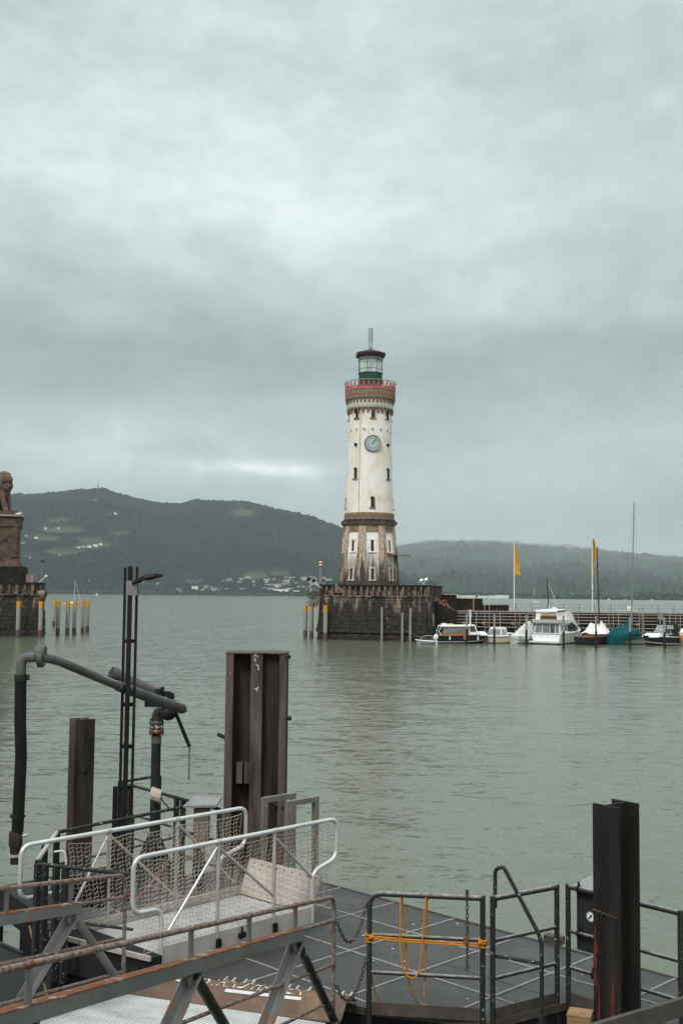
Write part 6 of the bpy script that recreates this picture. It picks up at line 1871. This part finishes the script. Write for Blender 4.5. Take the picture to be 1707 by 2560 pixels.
rr_ = random.Random(21)
for (px, py, w_, h_, n_s) in ((641, 1655, .08, .24, 9), (640, 1722, .08, .06, 5), (572, 1700, .05, .30, 8)):
    mb = MB()
    for k in range(n_s):
        p = atY(px, py, 17.995) + Vector((rr_.uniform(-w_, w_) * .5, 0, rr_.uniform(-h_, h_) * .5)); s_ = rr_.uniform(.005, .018)
        mb.add([(p.x + s_ * math.cos(a) * rr_.uniform(.5, 1.2), 17.996 - .0004 * k, p.z + 1.6 * s_ * math.sin(a) * rr_.uniform(.5, 1.3)) for a in [i * math.pi / 4 for i in range(8)]], [tuple(range(8))])
    part('paint_splash' if px > 600 else 'rust_scab', mb, WHITEPAINT if px > 600 else RUSTTOP, BP, kind='stuff')
# ---- lamp post of three flat bars
LY = 15.5
def lx(px, py): return atY(px, py, LY)
LP = thing('lamp_post', 'slim dark lamp post of three steel bars with a flat street lamp head', 'street lamp', (lx(300, 2200).x, LY, ZD))
for i, (pxt, w, dy, yt) in enumerate(((312.5, .030, .06, 1418), (328, .056, -.02, 1415), (342.5, .030, .05, 1416))):
    xb, ztp = lx(pxt, yt).x, lx(pxt, yt).z
    mb = MB(); mb.hexa([(xb - w / 2, LY + dy - .03, ZD - .4), (xb + w / 2, LY + dy - .03, ZD - .4), (xb + w / 2, LY + dy + .03, ZD - .4), (xb - w / 2, LY + dy + .03, ZD - .4)],
                       [(xb - w / 2, LY + dy - .03, ztp), (xb + w / 2, LY + dy - .03, ztp - .01), (xb + w / 2, LY + dy + .03, ztp), (xb - w / 2, LY + dy + .03, ztp)]); part('bar', mb, LAMPPOST, LP)
x0_, x1_ = lx(315, 1420).x, lx(341, 1420).x
for py in (1603, 1762, 1867, 1970):
    z = lx(320, py).z; mb = MB(); mb.box(((x0_ + x1_) / 2, LY + .05, z), (x1_ - x0_, .05, .05)); part('spacer', mb, LAMPPOST, LP)
z = lx(330, 1470).z; mb = MB(); mb.box(((x0_ + x1_) / 2 + .03, LY - .06, z), (.15, .03, .2)); part('bracket_plate', mb, LIDM, LP)
a, b_ = lx(334, 1457), lx(410, 1438); rg = []
for t_, w, h in ((0, .035, .03), (.25, .055, .045), (.45, .13, .05), (.75, .15, .045), (1, .05, .02)):
    p = a.lerp(b_, t_) + Vector((0, -.08, .03 * math.sin(math.pi * t_))); rg.append([(p.x, p.y - w, p.z - h * .4), (p.x, p.y - w * .8, p.z + h * .6), (p.x, p.y + w * .8, p.z + h * .6), (p.x, p.y + w, p.z - h * .4), (p.x, p.y, p.z - h)])
mb = MB(); mb.loft(rg, smooth=False); hd = part('lamp_head', mb, LAMPPOST, LP)
p = a.lerp(b_, .62); mb = MB(); mb.box((p.x, p.y - .08, p.z - .035), (.2, .16, .02)); part('lens', mb, LIDM, hd)
# ---- suction arm: standpipe, swivel arm, hanging hose
SA = thing('suction_arm', 'grey swivelling pipe arm on a standpipe, long black hose hanging from its end', 'pipe arm', (atY(389, 2150, 17.2).x, 17.2, ZD))
sx = atY(389, 1950, 17.2).x
zf = lambda py, y=17.2: atY(389, py, y).z
mb = MB(); mb.tube([(sx, 17.2, ZD - .3), (sx, 17.2, zf(1832))], .072, 12); part('standpipe', mb, DARKSTEEL, SA)
mb = MB(); mb.lathe((sx, 17.2, ZD - .25), [(.30, 0), (.26, .3), (.14, .62), (.09, .72)], 14); part('pipe_shroud', mb, RUBBER, SA)
mb = MB(); mb.tube([(sx, 17.2, zf(1858)), (sx, 17.2, zf(1840))], .076, 12); part('band', mb, PIPE, SA)
for py, rr_ in ((1828, .115), (1806, .11)):
    mb = MB(); mb.lathe((sx, 17.2, zf(py) - .03), [(rr_ * .9, 0), (rr_, .012), (rr_, .045), (rr_ * .9, .06)], 16); fl_ = part('flange', mb, PIPE if py < 1820 else RUSTTOP, SA)
    for k in range(6):
        mb = MB(); a = k * math.pi / 3; mb.tube([(sx + rr_ * .82 * math.cos(a), 17.2 + rr_ * .82 * math.sin(a), zf(py) - .06), (sx + rr_ * .82 * math.cos(a), 17.2 + rr_ * .82 * math.sin(a), zf(py) + .06)], .014, 6); part('bolt', mb, DARKSTEEL, fl_)
ex, ez = atY(420, 1774, 17.2).x, zf(1776)
mb = MB(); mb.tube(fillet([(sx, 17.2, zf(1812)), (sx, 17.2, ez), (ex + .1, 17.15, ez)], .22, 8), .078, 12); part('elbow', mb, PIPE, SA)
AR, AL = atY(455, 1772, 16.9), atY(98, 1643, 14.0)
mb = MB(); mb.blob((ex + .03, 17.05, ez - .02), .13, 0, 2, 0, (1, 1, .9)); part('swivel_joint', mb, DARKSTEEL, SA)
mb = MB(); mid_ = AR.lerp(AL, .50); mid2 = AR.lerp(AL, .495)
mb.tube([AR + (AR - AL).normalized() * .06, AR, mid2], [.055, .076, .073], 12); part('arm_pipe', mb, PIPE, SA)
bend = AR.lerp(AL, .90) + Vector((0, 0, .045))
mb = MB(); mb.tube(fillet([mid_, bend, AL], .5, 5), .058, 12); part('arm_pipe', mb, PIPE, SA)
p0_, p1_ = AR.lerp(AL, .50), AR.lerp(AL, .60); up_ = Vector((0, -.05, .055))
mb = MB(); mb.beam(p0_ + up_, p1_ + up_, .05, .02); part('label_plate', mb, WHITEPAINT, SA)
for cc, rr_ in ((AL + Vector((.03, 0, -.01)), .115),):
    mb = MB()
    mb.tube([cc + Vector((-.035, 0, 0)), cc + Vector((.035, 0, .0))], rr_, 16); mb.tube([cc + Vector((-.06, 0, .06)), cc + Vector((.05, 0, .06))], rr_ * .8, 16); part('coupling', mb, PIPE, SA)
hx, hy = atY(52, 1720, 14.0).x, 14.0
zt1_ = atY(52, 1700, 14).z
mb = MB(); mb.tube(fillet([AL + Vector((0, 0, 0)), Vector((hx, hy, AL.z)), Vector((hx, hy, zt1_))], .20, 8), .062, 12); part('elbow', mb, PIPE, SA)
hb = atY(50, 2080, 14)
mb = MB(); mb.tube([(hx, hy, zt1_), (hx + .01, hy, zt1_ - .5), (hx + .035, hy, (zt1_ + hb.z) / 2), (hx + .02, hy, hb.z)], .072, 12); part('hose', mb, HOSE, SA)
for py in (1690, 1697, 2040):
    z = atY(50, py, 14).z; mb = MB(); mb.lathe((hx, hy, z), [(.078, -.02), (.078, .02)], 14); mb.box((hx + .085, hy, z), (.05, .02, .03)); part('hose_clamp', mb, DARKSTEEL, SA)
z0_ = atY(50, 2160, 14).z; zz1 = atY(50, 2078, 14).z
mb = MB(); mb.lathe((hx, hy, 0), [(.055, z0_), (.062, z0_ + .12), (.065, zz1 - .2), (.082, zz1 - .17), (.082, zz1 - .03), (.07, zz1)], 14); hc = part('hose_coupling', mb, PILE, SA)
mb = MB(); mb.lathe((hx, hy, 0), [(.084, z0_ + .09), (.084, z0_ + .12)], 14); mb.tube([(hx + .07, hy, z0_ + .1), (hx + .16, hy - .02, z0_ + .22)], .012, 6); mb.tube([(hx + .08, hy, zz1 - .06), (hx + .15, hy, zz1 - .04)], .02, 6); part('locking_lever', mb, GALV, hc)
# counterweight tube and lever
cA, cB = atY(283, 1684, 16.6), atY(408, 1740, 17.0)
mb = MB(); mb.tube([cA, cB], .088, 14); mb.tube([cA - (cB - cA).normalized() * .03, cA + (cB - cA).normalized() * .06], .105, 14); part('counterweight_tube', mb, PIPE, SA)
mb = MB(); c_ = (cA - (cB - cA).normalized() * .034); dd = (cB - cA).normalized(); uu = dd.orthogonal().normalized(); ww = dd.cross(uu)
mb.add([c_ + uu * .088 * math.cos(a) + ww * .088 * math.sin(a) for a in [2 * math.pi * i / 18 for i in range(18)]], [tuple(range(18))]); part('tube_opening', mb, DARKHOLE, SA)
mb = MB()
for px, py, s_ in ((398, 1728, .07), (406, 1722, .05), (418, 1735, .08), (427, 1742, .07), (432, 1736, .05)): mb.box(atY(px, py, 16.85), (s_, .1, s_), random.uniform(0, 1))
mb.tube([atY(404, 1728, 16.85), atY(409, 1716, 16.85)], .012, 5)
part('lock_mechanism', mb, DARKSTEEL, SA)
mb = MB(); a, b_ = atY(362, 1747, 16.95), atY(405, 1768, 16.95); mb.hexa([(a.x, 16.95, b_.z), (b_.x + .05, 16.95, b_.z), (b_.x + .05, 17.05, b_.z), (a.x, 17.05, b_.z)], [(a.x, 16.95, a.z), (b_.x + .05, 16.95, b_.z + .03), (b_.x + .05, 17.05, b_.z + .03), (a.x, 17.05, a.z)]); part('support_bracket', mb, DARKSTEEL, SA)
la, lb = atY(440, 1783, 16.75), atY(474, 1866, 16.75)
mb = MB(); mb.tube([la, lb], .028, 8); lv = part('lever', mb, BLACK, SA)
chain('lever_chain', [lb, lb + Vector((.0, 0, -.2)), lb + Vector((.0, 0, -.48))], 'thin chain dangling from the lever of the pipe arm', .04, .005)

# ---- service platform with railings behind the gangway
SPT = thing('service_platform', 'dark service platform under the lamp post and pipe arm', 'platform', (-3.1, 15.6, 0))
c4 = [Vector((-3.45, 14.2, 0)), Vector((-1.62, 15.85, 0)), Vector((-3.0, 17.75, 0)), Vector((-4.75, 16.05, 0))]
mb = MB(); mb.prism([(p.x, p.y) for p in c4], 1.2, ZD - .02); part('deck', mb, DULLHULL, SPT)
for p in c4:
    mb = MB(); mb.lathe((p.x, p.y, 0), [(.09, -1.5), (.09, 1.2)], 8); part('leg', mb, DARKSTEEL, SPT)
def rail_run(pts, zt_, label, heights, mt, name='platform_railing', posts=None, r=.024):
    pts = [Vector(p) for p in pts]
    t = thing(name, label, 'railing', (pts[0].x, pts[0].y, ZD))
    mb = MB(); mb.tube([Vector((p.x, p.y, zt_)) for p in pts], r, 8); part('top_rail', mb, mt, t)
    for h in heights:
        mb = MB(); mb.tube([Vector((p.x, p.y, ZD + h)) for p in pts], r * .7, 7); part('mid_rail', mb, mt, t)
    for f_ in (posts or [0, 1]):
        k = f_ * (len(pts) - 1); i = min(int(k), len(pts) - 2); p = pts[i].lerp(pts[i + 1], k - i)
        mb = MB(); mb.box((p.x, p.y, (ZD + zt_) / 2 - .05), (.06, .06, zt_ - ZD + .1), R(45)); part('post', mb, mt, t)
    return t
rail_run([(-3.52, 14.3), (-2.02, 16.28)], 2.7, 'dark railing running just behind the silver gangway handrail', (.35, .7), DARKRAIL, posts=[0, .5, 1])
rail_run([(-3.25, 17.72), (-1.64, 15.8)], 2.72, 'dark railing slanting down right from the standpipe to the double pile', (.33, .68), DARKRAIL, posts=[.0, .55, .62, 1])
rail_run([(-3.42, 17.85), (-2.92, 18.5)], 2.74, 'short dark railing between the lamp post and the standpipe', (.35,), DARKRAIL, posts=[0, 1])
mb = MB(); a = atY(289, 1966, 15.7); mb.box((a.x, 15.7, (1.4 + a.z) / 2), (.055, .06, a.z - 1.4)); solo('lamp_stub_post', mb, LAMPPOST, 'thick dark stub post standing close to the left of the lamp post', 'post', (a.x, 15.7, 1.4))
rail_run([(-3.29, 12.56), (-2.16, 12.15)], 2.72, 'short dark railing across the left end of the silver gangway', (.55,), DARKRAIL, name='end_railing', posts=[0, .08, .2, .3])
t = thing('corner_railing', 'dark slanted corner bars at the left end of the silver gangway', 'railing', (-3.4, 13.2, ZD))
for (a, b_) in (((-3.52, 14.3, 2.7), (-3.33, 12.62, 2.72)), ((-3.50, 13.9, 2.2), (-3.33, 12.7, 1.9))):
    mb = MB(); mb.tube([a, b_], .028, 8); part('slanted_bar', mb, DULLALU, t)
for x_, y_, zt_ in ((-3.52, 14.3, 2.7), (-3.46, 13.5, 2.72), (-3.40, 13.0, 2.5), (-3.3, 12.62, 2.75), (-3.05, 12.8, 2.6)):
    mb = MB(); mb.box((x_, y_, (zt_ + .2) / 2), (.07, .07, zt_ - .2), R(20)); part('upright', mb, LAMPPOST, t)
mb = MB(); mb.tube([(-3.40, 12.7, 2.02), (-3.12, 12.5, 1.3)], .014, 5); solo('brown_stick', mb, WOODBLOCK, 'thin brown stick leaning at the dark uprights in the lower left', 'stick', (-3.4, 12.7, 2))
mb = MB(); c_ = atY(500, 2002, 15.9)
UB = thing('junction_box', 'cream junction box under a pale slanted lid behind the netting', 'junction box', (c_.x, 15.9, ZD))
mb.hexa([(c_.x - .05, 15.75, 2.22), (c_.x + .14, 15.75, 2.22), (c_.x + .14, 16.0, 2.22), (c_.x - .05, 16.0, 2.22)], [(c_.x - .05, 15.75, c_.z - .08), (c_.x + .14, 15.75, c_.z - .08), (c_.x + .14, 16.0, c_.z - .05), (c_.x - .05, 16.0, c_.z - .05)]); part('body', mb, M('pinkish_box', (.20, .16, .135, 1), (.13, .10, .085, 1), 5, rough=.8), UB)
mb = MB(); mb.hexa([(c_.x - .2, 15.68, c_.z - .06), (c_.x + .25, 15.68, c_.z - .05), (c_.x + .29, 16.1, c_.z), (c_.x - .1, 16.1, c_.z)], [(c_.x - .2, 15.68, c_.z - .03), (c_.x + .25, 15.68, c_.z - .02), (c_.x + .29, 16.1, c_.z + .03), (c_.x - .1, 16.1, c_.z + .03)]); part('lid', mb, LIDM, UB)
mb = MB(); mb.box((c_.x + .04, 15.88, 1.9), (.08, .08, .66)); part('foot', mb, DARKSTEEL, UB)
p = atY(392, 1985, 17.0); mb = MB()
for k in range(5): mb.tube([p + Vector((-.06 + k * .03, .09 * math.cos(a), .09 * math.sin(a) - k * .01)) for a in [i * .63 for i in range(10)]], .018, 5, closed=True)
solo('rope_coil', mb, NETR, 'pale rope wound where the standpipe meets the slanting railing', 'rope', p)
chain('gate_chain', line(atY(402, 1994, 16.9), atY(433, 2028, 16.6), .02, 0), 'thin chain from the standpipe down to the slanting railing post', .05, .006)

# ---- galvanised hoops at the far deck edge
for (pa, pb, lab) in (((661, 2005), (733, 1994), 'left galvanised square-tube hoop in front of the double pile'), ((721, 2014), (791, 2003), 'right galvanised square-tube hoop between double pile and water')):
    a = atZ(*pa, 2.73); b_ = atZ(pb[0], pa[1], 2.73); b_ = a + Q * ((b_.x - a.x) / Q.x * .95)
    HOOPM = M('dull_galvanised', (.20, .185, .165, 1), (.13, .125, .115, 1), 6, patch=(.30, .24, .19, 1), pscale=8, pcut=.6, rough=.6, metal=.1)
    t = thing('barrier_hoop', lab, 'barrier', (a.x, a.y, ZD), group='galvanised hoops on the deck edge')
    for p in (a, b_):
        mb = MB(); mb.box((p.x, p.y, (ZD + 2.72) / 2), (.075, .075, 2.72 - ZD), R(45)); part('leg', mb, HOOPM, t)
    mb = MB(); d = (b_ - a).normalized(); mb.beam(a - d * .037 + Vector((0, 0, .028)), b_ + d * .037 + Vector((0, 0, .028)), .075, .075); part('crossbar', mb, HOOPM, t)

# ---- gangway B: silver gangway with netting
ZB = 1.83
U = Vector((.69, .724, 0)).normalized(); Vv = Vector((-.724, .69, 0)).normalized()
N0 = Vector((-1.864, 12.24, 0)) + Vv * .04; LB_, WB = 2.28, 1.32
def gb(s_, w, z): p = N0 + U * s_ + Vv * w; return Vector((p.x, p.y, z))
GBT = thing('boarding_gangway', 'silver boarding gangway with tube handrails and cream rope netting', 'gangway', gb(1.1, .6, ZB))
BFLOOR = grid_mat('light_tread_plate', (.46, .46, .45, 1), (.25, .25, .25, 1), .03, .33, R(46), .45, .5, wear=(.50, .44, .39, 1))
for k in range(3):
    s0, s1 = LB_ * k / 3 + .005, LB_ * (k + 1) / 3 - .005
    mb = MB(); mb.plate([gb(s0, .04, ZB - .03), gb(s1, .04, ZB - .03), gb(s1, WB - .04, ZB - .03), gb(s0, WB - .04, ZB - .03)], .025); part('floor_plate', mb, BFLOOR, GBT)
for w in (0.0, WB):
    mb = MB(); mb.beam(gb(0, w, ZB), gb(LB_, w, ZB), .03, .2); part('side_beam', mb, DULLALU, GBT)
    sh_ = 0 if w == 0 else .0
    l0, l1 = (-.36, LB_ + .44) if w == 0 else (-.90, LB_ + .10)
    zt_ = 2.92
    lb_, le_ = (0.02, LB_ + .02) if w == 0 else (-.32, LB_ - .35)
    path = [gb(lb_, w, ZB - .1), gb(lb_, w, 2.34), gb(l0, w, 2.34), gb(l0, w, zt_), gb(l1, w, zt_), gb(l1, w, 2.44), gb(le_, w, 2.34), gb(le_, w, ZB - .1)]
    mb = MB(); mb.tube(fillet(path, .13, 6), .026, 10); part('handrail', mb, ALU, GBT)
    ps = (.80, 1.66) if w == 0 else (.25, 1.25)
    for s_ in ps:
        mb = MB(); mb.tube([gb(s_, w, ZB - .12), gb(s_, w, zt_ - .02)], .022, 8); part('post', mb, DULLALU, GBT)
        mb = MB(); mb.box(gb(s_, w - .03 if w == 0 else w + .03, ZB - .02), (.05, .05, .1), R(46)); part('post_shoe', mb, BLACK, GBT)
        mb = MB(); mb.tube([gb(s_ - .03, w, zt_), gb(s_ + .03, w, zt_)], .0295, 10); part('rail_clamp', mb, DULLALU, GBT)
    dg = (((.05, 2.0), (.78, 2.86)), ((.82, 2.84), (1.64, 2.18)), ((1.69, 2.82), (LB_, 2.28))) if w == 0 else (((-.3, 2.0), (.23, 2.86)), ((.27, 2.86), (1.23, 2.0)), ((1.27, 2.86), (LB_ - .1, 2.0)))
    for (s0, za), (s1, zb_2) in dg:
        mb = MB(); mb.tube([gb(s0, w, za), gb(s1, w, zb_2)], .017, 8); part('brace', mb, ALU if zb_2 > za else DULLALU, GBT)
    # netting: twine meshes slung from a head rope
    s_a, s_b = (-.18, LB_ + .34) if w == 0 else (-.30, LB_ - .02)
    wo_ = .03 if w == 0 else -.03
    mb = MB(); nx, nz = int((s_b - s_a) / .055), 19
    rr2 = random.Random(4 + int(w * 10))
    def npnt(i, j):
        f_ = i / nx; v = j / nz
        sag = .035 * abs(math.sin(f_ * math.pi * 3.0)) * v
        zt2_ = 2.86 - sag; zb3 = ZB + .06 + (.05 * math.sin(f_ * 9) * (1 - v) * .3)
        s_ = s_a + (s_b - s_a) * f_ + .012 * math.sin(j * .9 + i * .35) + .010 * rr2.uniform(-1, 1) * (0 < i < nx)
        return gb(s_, w + wo_ + .012 * math.sin(i * .5 + j * .4), zb3 + (zt2_ - zb3) * v + .006 * rr2.uniform(-1, 1) + (.011 if i % 2 else -.011) * (0 < j < nz))
    gp = [[npnt(i, j) for j in range(nz + 1)] for i in range(nx + 1)]
    for i in range(nx + 1): mb.tube(gp[i], .0019, 3, caps=False)
    for j in range(nz + 1): mb.tube([gp[i][j] for i in range(nx + 1)], .0029 if 0 < j < nz else .006, 3, caps=False)
    part('safety_net', mb, NETR, GBT, kind='stuff')
# raised end flap
FLAPM = grid_mat('cream_tread_plate', (.44, .375, .34, 1), (.34, .29, .265, 1), .035, .30, R(46), .55, .25)
h0, h1 = gb(LB_ + .03, .02, ZB), gb(LB_ + .03, WB + .02, ZB)
k0, k1 = gb(LB_ + .22, .02, ZB + .42), gb(LB_ + .22, WB + .02, ZB + .42)
mb = MB(); mb.plate([h0, k0, k1, h1], .014); fp = part('end_flap', mb, FLAPM, GBT)
for i in range(9):
    p = k0.lerp(k1, (i + .6) / 9.4).lerp(h0.lerp(h1, (i + .6) / 9.4), .10); mb = MB(); mb.blob(p - U * .012, .014, 0, 1); part('bolt_head', mb, BLACK, fp)
mb = MB(); p = gb(1.15, -.03, ZB); mb.box(p, (.10, .06, .05), R(46)); mb.tube([p, p + Vector((0, 0, .09))], .012, 5); part('latch', mb, BLACK, GBT)
mb = MB(); mb.tube(line(gb(-.36, .0, 2.46), gb(1.1, WB, 2.40), .01, 0), .005, 5); solo('red_cord', mb, M('red_cord', (.62, .16, .13, 1), None, 9, rough=.8), 'thin red cord stretched behind the gangway netting', 'cord', gb(-.2, .03, 2.5))
# landing block and fender below the left end
LST = thing('landing_stage', 'dark steel landing box supporting the left end of the silver gangway', 'landing stage', gb(-.3, .6, 0))
mb = MB(); qd = [atZ(372, 2328, 1.86), atZ(225, 2290, 1.86), gb(.05, WB, 0), gb(.05, -.02, 0)]
L0, L1 = gb(-.12, -.05, 0), gb(-.62, WB + .1, 0)
mb.prism([(v.x, v.y) for v in (gb(.0, -.05, 0), gb(-.14, -.05, 0), gb(-.42, WB + .1, 0), gb(.0, WB + .1, 0))], 1.25, 1.86); part('box', mb, DULLHULL, LST)
mb = MB(); mb.beam(gb(-.16, -.06, 1.86), gb(-.44, WB + .1, 1.86), .03, .05); part('edge_angle', mb, DULLALU, LST)
mb = MB(); mb.beam(gb(-.18, .1, 1.62), gb(-.44, WB, 1.62), .04, .24); part('side_plate', mb, GREYRUST if 0 else DARKSTEEL, LST)
# low steel deck at the left, below the gangway
LD = thing('lower_stage', 'low dark steel stage at water level under the left end of the gangways', 'platform', (-3, 11, 0))
e0, e1 = atZ(-160, 2290, 1.25), atZ(60, 2388, 1.25)
mb = MB(); far_ = [e0, e1, atZ(420, 2420, 1.25), atZ(520, 2520, 1.25), atZ(-160, 2700, 1.25)]
mb.prism([(v.x, v.y) for v in far_], -.5, 1.25); part('deck', mb, DULLHULL, LD)
mb = MB(); mb.beam(e0, e1, .05, .06); part('edge_angle', mb, DARKSTEEL, LD)
fc_ = atY(215, 2230, 13.3); mb = MB()
rgp = [Vector((fc_.x + x_, 13.3, fc_.z + z_)) for x_, z_ in ((-.23, -.14), (-.2, -.18), (.2, -.18), (.23, -.14), (.23, .14), (.2, .18), (-.2, .18), (-.23, .14))]
mb.loft([rgp, [p + Vector((.02, .10, 0)) for p in rgp]]); solo('fender_pad', mb, RUBBER, 'black rubber fender pad with rounded corners seen through the rusty railing', 'fender', fc_)
mb = MB(); a = atY(158, 2130, 13.4); mb.tube(fillet([a + Vector((-.1, 0, 0)), a + Vector((.02, 0, .02)), a + Vector((.05, 0, -.15)), a + Vector((-.02, 0, -.3)), a + Vector((-.05, 0, -.62))], .06), .013, 6)
solo('white_line', mb, WHITEPAINT, 'short white rope end hanging at the left end of the silver gangway', 'rope', a)
mb = MB(); c_ = Vector((2.18, 10.35, 1.0)); a = atY(1449, 2540, 10.3); mb.box((a.x, 10.3, a.z - .40), (.2, .2, .85), R(-20)); mb.box((a.x, 10.3, a.z + .028), (.21, .21, .012), R(-20))
solo('timber_post', mb, WOODBLOCK, 'short yellowish timber post top between the railing and the dark pile', 'timber post', (a.x, 10.3, 0))
# quay barrier beam in the lower right corner
qa, qb = atZ(1440, 2572, 3.6), atZ(1760, 2477, 3.6)
QB = thing('quay_barrier', 'weathered dark flat beam of a quay barrier cutting the lower right corner', 'barrier', qa)
BARM = M('weathered_barrier', (.085, .075, .068, 1), (.05, .045, .042, 1), 3, stretch=(1, 1, 1), rough=.8, bump=.3)
d = (qb - qa).normalized()
mb = MB(); mb.beam(qa - d * .6 - Vector((0, 0, .045)), qb + d * .8 - Vector((0, 0, .045)), .03, .09); part('beam', mb, BARM, QB)
for p in (qa - d * .5, qb + d * .7):
    mb = MB(); mb.box((p.x, p.y, 2.7), (.08, .08, 1.7)); part('post', mb, BARM, QB)
mb = MB(); mb.beam(qa - d * .5 - Vector((0, 0, .45)), qb + d * .8 - Vector((0, 0, .45)), .03, .06); part('lower_beam', mb, BARM, QB)
# quay the photographer stands on, out of frame below
mb = MB(); mb.prism([(-30, -12), (30, -12), (30, 1.2), (-30, 1.2)], -1.5, 3.2)
structure('quay', mb, COPING)
